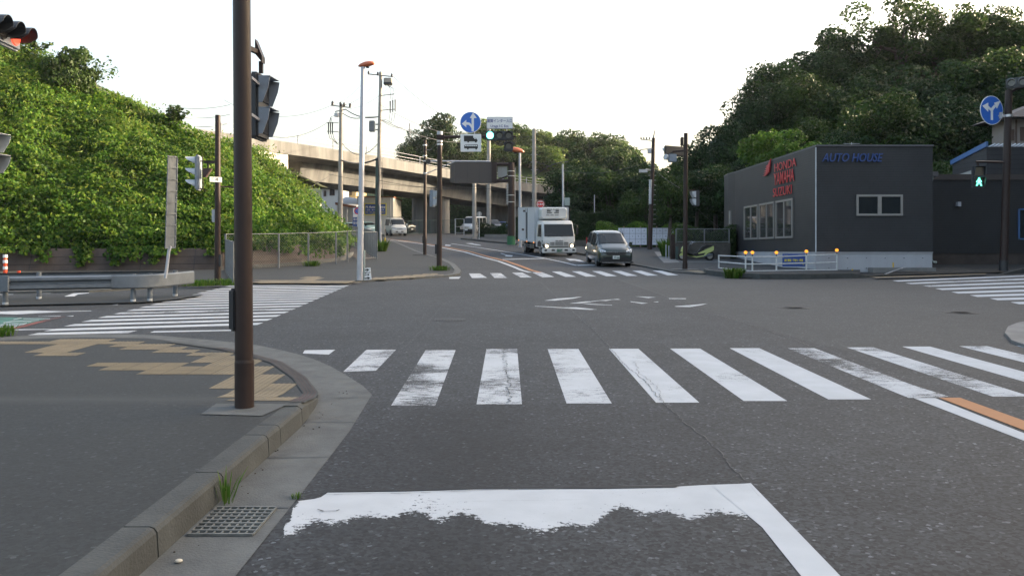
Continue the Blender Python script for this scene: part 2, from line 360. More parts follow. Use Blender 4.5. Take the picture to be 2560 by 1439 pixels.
mb = MB(); sheet(mb, side_poly, 0, extra=[7.4 + .12 * i for i in range(18)], zf=zs); struct("sidewalk", mb, "asphalt_walk")
# raised kerb stones running up to the dropped kerb
kerbs = []
def kerb_piece(pts, h0, h1, w, name="kerb", m="kerb_concrete"):
    """pts: outer edge polyline (x,y) with the pavement on its left"""
    mb = MB(); secs = []
    for i, p in enumerate(pts):
        p = Vector(p); d = (Vector(pts[min(i + 1, len(pts) - 1)]) - Vector(pts[max(i - 1, 0)])).normalized(); nrm = Vector((-d.y, d.x))
        h = h0 + (h1 - h0) * i / (len(pts) - 1); z = e(p.y); c = .03 * min(1, h / .15)
        o = lambda off, up: (p.x + nrm.x * off, p.y + nrm.y * off, z + up)
        secs.append([o(0, -.05), o(.012, h - c), o(.018 + c * .3, h - c * .3), o(.02 + c, h), o(w, h), o(w, -.05)])
    mb.loft(secs); return mb
y = -2.6
while y < 6.7:
    y2 = min(y + .985, 6.72); mb = kerb_piece([(KX, y), (KX, y2)], .165, .165, .19); kerbs.append(mb); y += 1.0
mbk = MB()
for k in kerbs: mbk.add(k.v, k.f)
kk = kerb_piece([(KX, 6.73), (KX + .0, 7.35), (KX - .01, 7.45)], .165, .16, .19); mbk.add(kk.v, kk.f)
KR = [(KX - .012, 7.46), (KX - .02, 7.65), (KX - .035, 7.85), (KX - .055, 8.1), (-1.97, 8.45)]
def ramp_kerb(pts, hs, w):
    mbx = MB(); secs = []
    for i, p in enumerate(pts):
        p = Vector(p); d = (Vector(pts[min(i + 1, len(pts) - 1)]) - Vector(pts[max(i - 1, 0)])).normalized(); nr = Vector((-d.y, d.x)); h = hs[i]; z = e(p.y); c = min(.03, h * .3)
        o = lambda off, up: (p.x + nr.x * off, p.y + nr.y * off, z + up)
        secs.append([o(0, -.05), o(.01, h - c), o(.02 + c, h), o(w, h), o(w, -.05)])
    mbx.loft(secs); return mbx
kk = ramp_kerb(KR, [zs(0, y) + .004 for x, y in KR], .19); mbk.add(kk.v, kk.f)
struct("kerb", mbk, "kerb_concrete")
# embossed dark strip along the dropped kerb
mb = MB(); mbs = MB()
gin = gp(gut_in[:6]); pts = [Vector((-1.90, 7.62)), Vector((-1.93, 8.05))] + [Vector(p) for p in gin]
path = []
for a, b in zip(pts, pts[1:]):
    n = max(1, int((b - a).length / .07))
    for i in range(n): path.append(a.lerp(b, i / n))
for i, (a, b) in enumerate(zip(path, path[1:])):
    d = (b - a).normalized(); nr = Vector((-d.y, d.x)); q = lambda p, o, u: (p.x + nr.x * o, p.y + nr.y * o, e(p.y) + u)
    mb.poly([q(a, 0, zs(0, a.y) + .006), q(b, 0, zs(0, b.y) + .006), q(b, .16, zs(0, b.y) + .008), q(a, .16, zs(0, a.y) + .008)])
    if i > len(path) * .8: continue
    for j in range(4):
        o = .02 + j * .036 ; sft = .5 * (j % 2)
        p0 = a.lerp(b, .1 + sft * .3); p1 = a.lerp(b, .62 + sft * .3)
        mbs.poly([q(p0, o, zs(0, a.y) + .012), q(p1, o, zs(0, a.y) + .012), q(p1, o + .02, zs(0, a.y) + .012), q(p0, o + .02, zs(0, a.y) + .012)])
struct("kerb_edge", mb, "kerb_concrete"); mat("slot_brown", (.060, .036, .033), .8); struct("kerb_edge_slots", mbs, "slot_brown")
# --- tactile paving (0.3 m tiles)
def inside(p, poly):
    c = False; n = len(poly)
    for i in range(n):
        x1, y1 = poly[i]; x2, y2 = poly[(i + 1) % n]
        if (y1 > p[1]) != (y2 > p[1]) and p[0] < (x2 - x1) * (p[1] - y1) / (y2 - y1) + x1: c = not c
    return c
def proj(x, y, z): return (CX + x / y * F, HOR - (z - CAMH) / y * F)
def tiles(polys, zfun, org=(0, 0), rot=0, t=.3, y0=3, y1=60, x0=-16, x1=4, ribs=()):
    mb = MB(); c, s = math.cos(rot), math.sin(rot)
    for i in range(int(x0 / t), int(x1 / t)):
        for j in range(int(y0 / t), int(y1 / t)):
            u, v = (i + .5) * t, (j + .5) * t; x = org[0] + u * c - v * s; y = org[1] + u * s + v * c
            if y < 3: continue
            px = proj(x, y, e(y) + zfun(x, y)); hit = None
            for k, poly in enumerate(polys):
                if inside(px, poly): hit = k; break
            if hit is None: continue
            g = t / 2 - .003
            def W(a, b, up): X = x + a * c - b * s; Y = y + a * s + b * c; return (X, Y, e(Y) + zfun(X, Y) + up)
            mb.cur = 0; mb.poly([W(-g, -g, .004), W(g, -g, .004), W(g, g, .004), W(-g, g, .004)])
            if y < 16:
                mb.cur = 1
                if hit in ribs:
                    for r in range(4):
                        o = -.11 + r * .073; mb.poly([W(-g + .01, o - .013, .008), W(g - .01, o - .013, .008), W(g - .01, o + .013, .008), W(-g + .01, o + .013, .008)])
                else:
                    for a in range(5):
                        for b in range(5):
                            A = -.12 + a * .06; B = -.12 + b * .06; mb.poly([W(A - .013, B - .013, .008), W(A + .013, B - .013, .008), W(A + .013, B + .013, .008), W(A - .013, B + .013, .008)])
    return mb
mat("tactile_stud", (.27, .22, .135), .8, var=.2)
T1 = [[(485, 884), (560, 884), (640, 905), (660, 922), (690, 945), (715, 965), (735, 1000), (575, 1000), (560, 950), (540, 925), (490, 895)],
      [(240, 908), (545, 912), (560, 933), (240, 930)],
      [(-40, 853), (260, 849), (350, 857), (430, 866), (500, 872), (500, 880), (420, 879), (330, 872), (265, 863), (-40, 861)],
      [(175, 858), (245, 858), (170, 889), (70, 884)]]
struct("tactile_paving", tiles(T1, zs, ribs=(1,), x1=0), ["tactile", "tactile_stud"])
# concrete pad round the near pole
mb = MB(); pz = .165
pad = [tuple(G(a, b, pz))[:2] for a, b in [(541, 1009), (722, 1010), (655, 1040), (502, 1036)]]
mb.poly([(x, y, e(y) + pz + .006) for x, y in pad]); struct("pole_pad", mb, "gutter_concrete")
# drain grating in the gutter
gc = [G(a, b) for a, b in [(528, 1272), (673, 1272), (624, 1340), (480, 1340)]]
drain = empty("drain_grate", tuple(G(577, 1306)), label="square galvanised steel drain grating set in the concrete gutter beside the kerb", cat="drain grate")
cy0, cy1 = gc[3].y, gc[0].y; cx0, cx1 = KX + .03, -1.47
M0 = Matrix.Translation(-drain.location)
mb = MB(); mb.T = M0; mb.poly([(cx0, cy0, e(cy0) + .0065), (cx1, cy0, e(cy0) + .0065), (cx1, cy1, e(cy1) + .0065), (cx0, cy1, e(cy1) + .0065)]); mb.build("pit_shade", "black", drain)  # flat black sheet painted in for the shade under the bars
mb = MB(); mb.T = M0
for i in range(9):
    x = cx0 + (cx1 - cx0) * i / 8; mb.bar((x, cy0, e(cy0) + .011), (x, cy1, e(cy1) + .011), .010, .01)
for i in range(9):
    yy = cy0 + (cy1 - cy0) * i / 8; mb.bar((cx0, yy, e(yy) + .0125), (cx1, yy, e(yy) + .0125), .017, .012)
mat("grate_steel", (.14, .145, .135), .6, metal=.2, var=.4, vscale=9); mb.build("grating", "grate_steel", drain)
# --- far left corner pavement
fl = [(0, 735), (222, 731), (440, 718), (560, 713), (700, 709), (880, 706.5), (1000, 700), (1122, 692), (1150, 687), (1153, 678), (1138, 662), (1105, 647), (1078, 640), (1049, 631), (1004, 611), (964, 596)]
flw = [(-60, 12)] + gp(fl)
inner = gp([(925, 598), (940, 640), (935, 651), (891, 649), (760, 664), (550, 677), (0, 680)]) + [(-60, 35)]
mb = MB(); sheet(mb, flw + inner, .06)
struct("sidewalk.001", mb, "asphalt_walk")
mb = MB(); 
kk = kerb_piece([flw[i] for i in range(len(flw))], .065, .065, .3); mb.add(kk.v, kk.f); struct("kerb.001", mb, "gutter_concrete")
T2 = [[(745, 703), (758, 694), (775, 691), (808, 691), (792, 702), (890, 701), (890, 707), (745, 708)], [(926, 695), (1000, 690), (1060, 685), (1100, 683), (1101, 688), (1040, 693), (930, 700)], [(640, 700), (745, 700), (745, 708), (640, 708)]]
struct("tactile_paving.001", tiles(T2, lambda x, y: .062, x0=-14, x1=2, y0=24, y1=34), ["tactile", "tactile_stud"])
# --- far right corner pavement with raised kerb island
fr = [(1156, 598), (1230, 606), (1299, 612), (1380, 624), (1440, 634.5), (1510, 646), (1584, 660), (1640, 670), (1700, 681), (1769, 686), (1852, 697), (1998, 697), (2160, 694), (2200, 691), (2300, 688), (2460, 684), (2560, 682)]
frw = gp(fr)
mb = MB(); sheet(mb, frw + [(60, frw[-1][1] + 6), (60, 75), (4, 90)] + gp([(1190, 594)]), .05); struct("sidewalk.002", mb, "asphalt_walk")
mb = MB()
def rev(p): return list(reversed(p))
kk = kerb_piece(rev(frw[:7]), .13, .13, .18); mb.add(kk.v, kk.f)
kk = kerb_piece(rev(frw[6:10]), .055, .055, .35); mb.add(kk.v, kk.f)
kk = kerb_piece(rev(frw[9:13] + [frw[13]]), .02, .24, .2)
isl = gp([(2190, 692), (2150, 694), (2120, 695), (1998, 697), (1900, 697), (1852, 695), (1805, 690), (1778, 686), (1772, 681), (1790, 677), (1830, 676)])
kk = ramp_kerb(isl, [.03, .1, .19, .2, .2, .2, .2, .19, .18, .17, .15], .22); mb.add(kk.v, kk.f)
kk = ramp_kerb(gp([(2900, 682), (2620, 682), (2545, 683), (2492, 686)]), [.2, .2, .2, .02], .2); mb.add(kk.v, kk.f)
struct("kerb.002", mb, "kerb_concrete")
mb = MB(); ip = isl[1:] ; sheet(mb, ip + gp([(1850, 672), (2150, 681)]), .15); struct("sidewalk.003", mb, "asphalt_walk")
# driveway ramp up to the right-hand workshop
a0, a1 = G(2215, 687), G(2900, 680); b0, b1 = P(2300, 661, 37.6), P(2900, 659, 37.9); c1, c0 = Vector((40, 60, b1.z + .3)), Vector((18, 60, b1.z + .3))
mb = MB(); mb.poly([(a0.x, a0.y, e(a0.y) + .06), (a1.x, a1.y + .5, e(a1.y) + .06), tuple(b1), tuple(b0)]); struct("driveway", mb, "asphalt_walk")
mb = MB(); q = gp([(2180, 690), (2330, 686), (2465, 681.5), (2465, 683.5), (2330, 688.5), (2190, 692.2)], .1)
mb.poly([(x, y, e(y) + .075) for x, y in q]); q = gp([(1710, 675.5), (1745, 675), (1768, 679), (1764, 682), (1740, 680)], .06); mb.poly([(x, y, e(y) + .056) for x, y in q])
struct("tactile_paving.002", mb, "tactile")
mb = MB(); q = gp([(1636, 629), (1665, 629), (1700, 656), (1660, 657), (1647, 644)], .05); sheet(mb, q, .056); struct("paving_bricks", mb, "concrete")
# pale apron in front of the scooter
mb = MB(); sheet(mb, gp([(1690, 653), (1800, 650), (1830, 655), (1800, 659), (1705, 658)]), .055); struct("apron", mb, "gutter_concrete")
# --- painted markings -------------------------------------------------
def marks(name, quads, m, up=.0025, wears=None, sub=1):
    """quads: list of picture-space outlines on the ground; one mesh, wear attribute per vertex"""
    mb = MB(); w = []
    for k, q in enumerate(quads):
        pts = gp(q); pre = len(mb.v)
        if len(pts) == 4 and sub > 1:
            A, B, C_, D = [Vector(p) for p in pts]
            for i in range(sub):
                for j in range(2):
                    f = lambda u, v: (A.lerp(B, u)).lerp(D.lerp(C_, u), v)
                    c = [f(j / 2, i / sub), f((j + 1) / 2, i / sub), f((j + 1) / 2, (i + 1) / sub), f(j / 2, (i + 1) / sub)]
                    mb.poly([(p.x, p.y, e(p.y) + up) for p in c])
        else: sheet(mb, pts, up)
        w += [wears[k] if wears else 0] * (len(mb.v) - pre)
    o = struct(name, mb, m); at = o.data.attributes.new("wear", 'FLOAT', 'POINT'); 
    if len(w) == len(o.data.vertices): at.data.foreach_set("value", w)
    return o
VPX = 1268
def st(x0, x1, yt, yb):
    k = (yb - 582) / (yt - 582); return [(x0, yt), (x1, yt), (VPX + (x1 - VPX) * k, yb), (VPX + (x0 - VPX) * k, yb)]
near = [[(762, 875), (838, 874), (822, 886), (757, 883)], [(916, 874), (990, 874), (940, 926), (858, 929)], [(1064, 875), (1139, 875), (1088, 1014), (978, 1013)]]
for x0, x1, yt, yb in [(1216, 1293, 872, 1010), (1369, 1446, 872, 1008), (1522, 1596, 871.5, 1006), (1675, 1750, 871, 1002), (1824, 1898, 870, 998), (1969, 2036, 870, 994), (2117, 2184, 868, 991), (2255, 2325, 866, 988), (2398, 2468, 865, 985), (2540, 2610, 864, 982), (2680, 2750, 863, 980)]: near.append(st(x0, x1, yt, yb))
marks("crosswalk_marking", near, "white_paint", wears=[.19, .25, .26, .22, .20, .12, .13, .11, .25, .21, .13, .2, .1, .1], sub=6)
far = [[(1123, 693), (1152, 692.5), (1147, 697), (1123, 697)], [(1172, 684), (1200, 684), (1218, 695), (1180, 695.5)], [(1225, 683), (1252, 683), (1268, 695), (1236, 695)], [(1280, 682), (1306, 681.5), (1330, 694), (1303, 694.5)], [(1330, 681), (1354, 680.5), (1386, 692.5), (1356, 693.5)]]
x = 1379.4
for i in range(6): far.append([(x, 679 - .5 * i), (x + 22, 679 - .5 * i), (x + 61 + i * .9, 692 - i * .75), (x + 34 + i * .9, 692.4 - i * .75)]); x += 50.3
marks("crosswalk_marking.001", far, "white_paint", up=.01, wears=[0, .2, .24, .22, .2] + [.05] * 6, sub=3)
def wq(pts): return [(CX + x / y * F, 582 + CAMH / y * F) for x, y in pts]
left = []; wl = []
for i in range(18):
    yl = 13.75 + .755 * i; xl = -8.15 - 1.1 * (yl - 14) / 13; yr = yl + .3 * 3.35; xr = -4.74 - .66 * (yr - 15) / 13
    t = .38
    left.append(wq([(xl, yl), (xr, yr), (xr, yr + t), (xl, yl + t)])); wl.append(.18 if i < 1 else (.23 if i == 5 else .12))
left[0] = wq([(-8.15, 13.95), (-6.6, 14.25), (-6.6, 14.6), (-8.15, 14.25)]); left.append([(375, 831), (585, 826.5), (590, 824), (385, 827.5)]); wl.append(.1)
marks("crosswalk_marking.002", left, "white_paint", wears=wl, sub=1)
right = []
for i in range(9):
    a = [(2231, 701), (2262, 707), (2306, 713.5), (2338, 721), (2378, 729.5), (2424, 737.5), (2474, 745.5), (2526, 755), (2590, 766)][i]
    th = 2.6 + i * .35; dx = 14 + i * 1.1; sl = (-.0405) + .002 * i
    right.append([a, (2900, a[1] + (2900 - a[0]) * sl), (2900, a[1] + (2900 - a[0]) * sl + th * 1.6), (a[0] + dx, a[1] + th)])
marks("crosswalk_marking.003", right, "white_paint", wears=[.0, .22, .2] + [.05] * 6)
# stop line with a scuffed lower edge, and the lane line leaving it
def strip_wear(name, top, bot, rows, wfun, m="stop_paint", up=.0025):
    mb = MB(); w = []; n = len(top)
    for j in range(rows + 1):
        for i in range(n):
            t = j / rows; px = top[i][0] + (bot[i][0] - top[i][0]) * t; py = top[i][1] + (bot[i][1] - top[i][1]) * t
            g = G(px, py); ww = wfun(i / (n - 1), t, px, py); mb.v.append((g.x, g.y, e(g.y) + up * max(.12, 1 - ww))); w.append(ww)
    for j in range(rows):
        for i in range(n - 1):
            a = j * n + i
            if min(w[a], w[a + 1], w[a + n + 1], w[a + n]) > .93: continue
            mb.f.append([a, a + 1, a + n + 1, a + n]); mb.m.append(0); mb.sm.append(False)
    o = struct(name, mb, m); at = o.data.attributes.new("wear", 'FLOAT', 'POINT'); at.data.foreach_set("value", w); return o
def lerpl(tab, x):
    for (a, b), (c, d) in zip(tab, tab[1:]):
        if x <= c: return b + (d - b) * max(0, (x - a)) / (c - a)
    return tab[-1][1]
topl = [(745, 1252), (800, 1245), (812, 1231), (900, 1230), (1000, 1228), (1100, 1226), (1200, 1222), (1300, 1219), (1400, 1221), (1500, 1222), (1600, 1220), (1690, 1216), (1760, 1212), (1875, 1208)]
edge = [(690, 1340), (745, 1325), (800, 1308), (900, 1296), (1000, 1292), (1150, 1294), (1220, 1305), (1290, 1328), (1400, 1326), (1480, 1306), (1520, 1288), (1560, 1268), (1600, 1277), (1700, 1283), (1900, 1290)]
xs = list(np.linspace(0, 1, 70))
top = [(700 + (1875 - 700) * u, lerpl([(700, 1262)] + topl, 700 + (1875 - 700) * u)) for u in xs]
bot = [(690 + (1960 - 690) * u, 1370) for u in xs]
def wstop(u, t, px, py):
    d = py - lerpl(edge, px) + 6 * math.sin(px * .05)
    w = .10 + max(0, min(1, (d + 17) / 80)) * 1.0
    left = (740 - (py - 1252) * .50) - px
    if left > -4: w = max(w, .12 + (left + 4) / 14)
    return w
strip_wear("stop_line", top, bot, 22, wstop)
lane = [[(1780, 1214), (1877, 1208), (2100, 1439), (2330, 1680), (2200, 1680), (2002, 1439), (1905, 1318)]]
marks("lane_line", lane, "white_paint", up=.004)
# centre lines at right
marks("centre_line", [[(2284, 995), (2338, 995), (2560, 1083), (2900, 1218), (2900, 1245), (2560, 1102)], [(1969, 870), (1985, 870), (2372, 991), (2325, 991)]], "white_paint", up=.004, wears=[.05, .25])
marks("centre_line.001", [[(2347, 994.5), (2400, 994.5), (2560, 1052), (2900, 1174), (2900, 1206), (2560, 1076)]], "orange_paint", up=.006, wears=[.05])
# curved orange/white double line of the road beyond
def ribbon(cl, wid, off=0):
    out = []; pts = [Vector(p) for p in gp(cl)]; L_ = []; R_ = []
    for i, p in enumerate(pts):
        d = (pts[min(i + 1, len(pts) - 1)] - pts[max(i - 1, 0)]).normalized(); nr = Vector((d.y, -d.x)); L_.append(p + nr * (off - wid / 2)); R_.append(p + nr * (off + wid / 2))
    for i in range(len(pts) - 1): out.append([L_[i], R_[i], R_[i + 1], L_[i + 1]])
    return out
def world_marks(name, quads, m, up=.012, wear=.08):
    mb = MB()
    for q in quads: sheet(mb, [tuple(p) for p in q], up)
    o = struct(name, mb, m); at = o.data.attributes.new("wear", 'FLOAT', 'POINT'); at.data.foreach_set("value", [wear] * len(o.data.vertices)); return o
dbl = [(940, 594.5), (1000, 601.5), (1056, 609), (1100, 616.5), (1170, 630), (1215, 643), (1256, 653), (1295, 667), (1338, 681.5)]
world_marks("centre_line.002", ribbon(dbl, .2, -.22), "orange_paint", wear=.0)
world_marks("centre_line.003", ribbon(dbl, .2, .22), "white_paint")
world_marks("lane_line.001", ribbon([(1128, 609), (1190, 618), (1252, 627.5), (1310, 637), (1362, 646), (1405, 655), (1442, 664)], .17), "white_paint")
world_marks("stop_line.001", [[Vector(p) for p in gp([(1442, 662.6), (1500, 661.6), (1585, 660.5), (1585, 662), (1500, 663.2), (1446, 664.5)])], [Vector(p) for p in gp([(1255, 648.2), (1365, 645.6), (1369, 646.8), (1258, 649.5)])]], "white_paint")
world_marks("lane_arrows", [[Vector(p) for p in gp(q)] for q in [
    [(1250, 633.3), (1254, 633), (1268, 637.6), (1282, 638.5), (1280, 641.5), (1262, 641), (1266, 638.5)],
    [(1114, 611.5), (1128, 613), (1125, 615), (1112, 614.5)], [(1163, 608.2), (1180, 608), (1186, 610), (1198, 611.5), (1204, 614), (1190, 613), (1180, 611)],
    [(1413, 646.2), (1440, 648.2), (1450, 650), (1462, 655), (1448, 654), (1436, 651.5), (1426, 652)]]], "white_paint")
# worn direction diamond in the junction
z5 = 5.12
jm = [[(310, 262), (480, 235), (650, 225), (800, 210), (690, 235), (560, 250), (450, 262)], [(630, 298), (860, 270), (950, 275), (1100, 255), (1250, 240), (1290, 252), (1180, 252), (1100, 268), (960, 262), (900, 285), (760, 297)],
      [(780, 297), (1180, 318), (1180, 323), (900, 312)], [(190, 330), (560, 350), (720, 348), (990, 375), (900, 380), (700, 368), (560, 358), (190, 335)],
      [(1470, 208), (1570, 212), (1740, 218), (1640, 230), (1560, 218)], [(1900, 232), (2130, 233), (2120, 242), (1910, 240)], [(1410, 272), (1640, 296), (1560, 302), (1420, 280)], [(1700, 278), (1780, 274), (1760, 283)],
      [(1975, 335), (2180, 320), (2400, 300), (2330, 318), (2180, 345), (2000, 340)]]
marks("junction_marking", [[(1300 + a / z5, 700 + b / z5) for a, b in q] for q in jm], "worn_paint", wears=[.02] * 9)
# side road markings at left
z7 = 7.193; L7 = lambda q: [(a / z7, 660 + b / z7) for a, b in q]
marks("side_road_marking", [L7([(0, 852), (560, 835), (780, 840), (1150, 848), (1640, 838), (1640, 845), (1100, 860), (700, 880), (300, 905), (0, 895), (-600, 915), (-600, 865)]),
      L7([(830, 640), (1100, 600), (1330, 522), (1600, 515), (1600, 525), (1400, 545), (1340, 580), (1110, 637)]), L7([(0, 655), (830, 640), (830, 645), (0, 662)]), L7([(1180, 632), (3300, 590), (3300, 596), (1180, 638)]),
      L7([(-600, 1182), (0, 1175), (980, 1165), (980, 1175), (0, 1192), (-600, 1205)]), L7([(0, 541), (240, 540), (240, 547), (0, 549)]),
      L7([(630, 515), (900, 500), (980, 505), (900, 527), (640, 530)]), L7([(690, 935), (1090, 928), (1090, 938), (690, 944)]), L7([(1730, 925), (2040, 915), (2040, 925), (1730, 932)]), L7([(1190, 935), (1330, 925), (1310, 940)]), L7([(2010, 730), (2130, 722), (2110, 735)])],
      "white_paint", wears=[.1, .05, .1, .15, .1, .1, .1, .25, .3, .2, .2])
marks("green_marking", [L7([(-600, 965), (0, 955), (900, 975), (620, 1040), (250, 1135), (-600, 1150)])], "green_paint", wears=[.15])
marks("red_marking", [L7([(-600, 1150), (0, 1150), (300, 1135), (620, 1050), (960, 975), (1180, 945), (1000, 995), (700, 1065), (420, 1140), (280, 1165), (-600, 1172)])], "red_paint", up=.009, wears=[.15])
marks("green_marking_letters", [L7(q) for q in [[(220, 1005), (370, 972), (400, 976), (260, 1008)], [(420, 985), (900, 985), (900, 992), (420, 994)], [(50, 1060), (200, 1035), (700, 1015), (700, 1022), (220, 1045), (80, 1068)], [(0, 1085), (500, 1050), (560, 1040), (560, 1048), (100, 1085)], [(0, 1100), (400, 1085), (480, 1065), (480, 1075), (420, 1098), (0, 1112)], [(0, 1128), (260, 1128), (350, 1100), (380, 1098), (270, 1138), (0, 1138)]]], "white_paint", up=.011, wears=[.15] * 6)
# cracks in the asphalt
def crack(name, pts, wid, seed, amp=1.0, m="black"):
    rr = random.Random(seed); path = []
    P0 = [Vector(p) for p in gp(pts)]
    for a, b in zip(P0, P0[1:]):
        n = max(2, int((b - a).length / .06)); n = min(n, 120)
        for i in range(n): q = a.lerp(b, i / n); path.append(q + Vector((rr.uniform(-1, 1), rr.uniform(-1, 1))) * .018 * amp)
    mb = MB()
    for i, (a, b) in enumerate(zip(path, path[1:])):
        d = (b - a).normalized(); nr = Vector((-d.y, d.x)); w = wid * rr.uniform(.3, 1)
        mb.poly([(a.x - nr.x * w, a.y - nr.y * w, e(a.y) + .0075), (b.x - nr.x * w, b.y - nr.y * w, e(b.y) + .0075), (b.x + nr.x * w * .3, b.y + nr.y * w * .3, e(b.y) + .0075), (a.x + nr.x * w * .3, a.y + nr.y * w * .3, e(a.y) + .0075)])
    return mb
mb = MB()
for k, (pts, w, a) in enumerate([([(1352, 706), (1395, 745), (1455, 800), (1490, 830), (1528, 872), (1560, 910), (1610, 950), (1655, 1003), (1700, 1045), (1780, 1110), (1825, 1160), (1872, 1208)], .008, 1),
      ([(1260, 872), (1262, 905), (1266, 930), (1272, 960), (1275, 1008)], .012, 2.2), ([(1585, 905), (1600, 935), (1640, 965), (1655, 1003)], .006, 1.6),
      ([(1885, 1214), (2040, 1210), (2300, 1196), (2700, 1185)], .003, .6), ([(1545, 698), (1650, 735), (1735, 770), (1860, 806), (1990, 850), (2035, 870)], .010, .6),
      ([(690, 1247), (760, 1240), (812, 1229)], .004, 1), ([(812, 1237), (1000, 1234), (1200, 1226), (1430, 1220)], .007, .25), ([(795, 1274), (810, 1279), (840, 1278), (857, 1272)], .010, .1), ([(1560, 1216), (1745, 1212)], .012, .6), ([(705, 1294), (750, 1292)], .005, .3), ([(1130, 1255), (1480, 1250)], .0012, .1), ([(1872, 1212), (1905, 1250)], .001, .1), ([(1240, 560 + 140), (1110, 760), (1050, 830), (1010, 870)], .003, 1), ([(0, 1332), (170, 1337), (208, 1342)], .0015, .3), ([(2060, 869), (2200, 930), (2372, 990)], .004, .6)]):
    c = crack("c", pts, w, k, a); mb.add(c.v, c.f)
struct("road_cracks", mb, "black")
mat("tar", (.008, .008, .009), .75, var=.25, vscale=8)
mb = MB(); q = gp([(812, 1228), (1200, 1219), (1420, 1217), (1700, 1214), (1690, 1219), (1500, 1222), (1200, 1223), (1000, 1229), (815, 1231)]); sheet(mb, q, .007); struct("tar_seam", mb, "tar")
# smooth bitumen patches
def blob_poly(cx, cy, rx, ry, seed, n=22):
    rr = random.Random(seed); ph = [rr.uniform(0, 6) for _ in range(3)]
    return [(cx + rx * math.cos(t) * (1 + .18 * math.sin(2 * t + ph[0]) + .1 * math.sin(5 * t + ph[1])), cy + ry * math.sin(t) * (1 + .2 * math.sin(3 * t + ph[2]))) for t in [2 * math.pi * i / n for i in range(n)]]
mb = MB(); wv = []
for k, (a, b, c, d) in enumerate([(1245, 1137, 55, 20), (1020, 1165, 62, 15), (1130, 1164, 85, 6)]):
    q = gp(blob_poly(a, b, c, d, k)); c0_ = tuple(G(a, b))[:2]; base = len(mb.v)
    mb.v.append((c0_[0], c0_[1], e(c0_[1]) + .001)); wv.append(-.1)
    for x, y in q: mb.v.append((x, y, e(y) + .001)); wv.append(.75)
    for i in range(len(q)): mb.f.append([base, base + 1 + i, base + 1 + (i + 1) % len(q)]); mb.m.append(0); mb.sm.append(False)
o = struct("bitumen_patch", mb, "bitumen_paint"); at = o.data.attributes.new("wear", 'FLOAT', 'POINT'); at.data.foreach_set("value", wv)
# manhole covers
mat("iron", (.031, .032, .033), .75, var=.3, vscale=14)
for (px, py, r, lab) in [(1124, 799, .33, "round iron manhole cover in the middle of the junction"), (1985, 769, .36, "round iron manhole cover at right of the junction, nearer the worn arrows"), (2401, 781, .36, "round iron manhole cover furthest right, before the right crosswalk")]:
    g = G(px, py); mb = MB(); n = 28; mb.T = Matrix.Translation((0, 0, 0))
    ring = [(r * math.cos(6.2832 * i / n), r * math.sin(6.2832 * i / n)) for i in range(n)]
    mb.poly([(x, y, .02075 * y + .005) for x, y in ring])
    for i in range(n):
        a, b = ring[i], ring[(i + 1) % n]; mb.poly([(a[0], a[1], .02075 * a[1] + .005), (a[0] * 1.0, a[1], .02075 * a[1] - .01), (b[0], b[1], .02075 * b[1] - .01), (b[0], b[1], .02075 * b[1] + .005)])
    if py == 799:
        for k in range(-4, 5): mb.box(k * .06 - .012, k * .06 + .012, -.2, .2, .004, .009)
    else:
        for k in range(3): mb.cyl((0, 0, .004), (0, 0, .0075), .09 * (k + 1) + .02, n=24)
    o = mb.build("manhole_cover", "iron"); o.location = g; tag(o, lab, "manhole cover", "manhole covers in the junction")
# concrete island tip at the right edge
mb = MB(); tip = gp([(2512, 838), (2520, 822), (2545, 812), (2600, 802), (2900, 790), (3000, 900), (2560, 868), (2530, 858)]); mb.prism([(x, y, e(y)) for x, y in tip], (0, 0, .05)); struct("traffic_island", mb, "concrete")
# bottle cap / shell in the gutter
g = G(447, 1407); mb = MB(); mb.T = Matrix.Translation((0, 0, 0)); mb.smooth = True
secs = []
for z, r in [(0, .012), (.006, .017), (.012, .015), (.016, .008)]: secs.append([(r * 1.2 * math.cos(t * .5236), r * math.sin(t * .5236), z) for t in range(12)])
mb.loft(secs); mat("shell", (.5, .45, .36), .6); o = mb.build("bottle_cap", "shell"); o.location = g + Vector((0, 0, .006)); tag(o, "small pale bottle cap lying in the concrete gutter near the kerb", "bottle cap")
# ================================================================== LEFT BANK, RETAINING WALL, KUDZU
rng = np.random.default_rng(7)
BK = [(-900, 27.0, -250, 44), (-400, 31.0, -60, 47), (0, 36.6, 108, 50.5), (60, 36.8, 128, 50.5), (120, 37.0, 156, 50.5), (200, 37.2, 216, 50.5), (250, 37.3, 240, 50), (300, 37.4, 262, 50), (400, 37.7, 305, 49.5), (460, 37.9, 336, 49.5), (520, 38.1, 356, 49.5),
      (600, 38.8, 374, 51), (640, 39.4, 384, 54), (680, 40.4, 414, 56), (720, 41.2, 452, 57), (760, 42.2, 488, 57), (800, 43.8, 522, 56), (840, 45.6, 566, 56), (860, 47.6, 596, 56), (870, 50.5, 608, 56)]
def bcol(px):
    for a, b in zip(BK, BK[1:]):
        if px <= b[0]:
            t = (px - a[0]) / (b[0] - a[0]); return [a[i] + (b[i] - a[i]) * t for i in range(1, 4)]
    return list(BK[-1][1:])
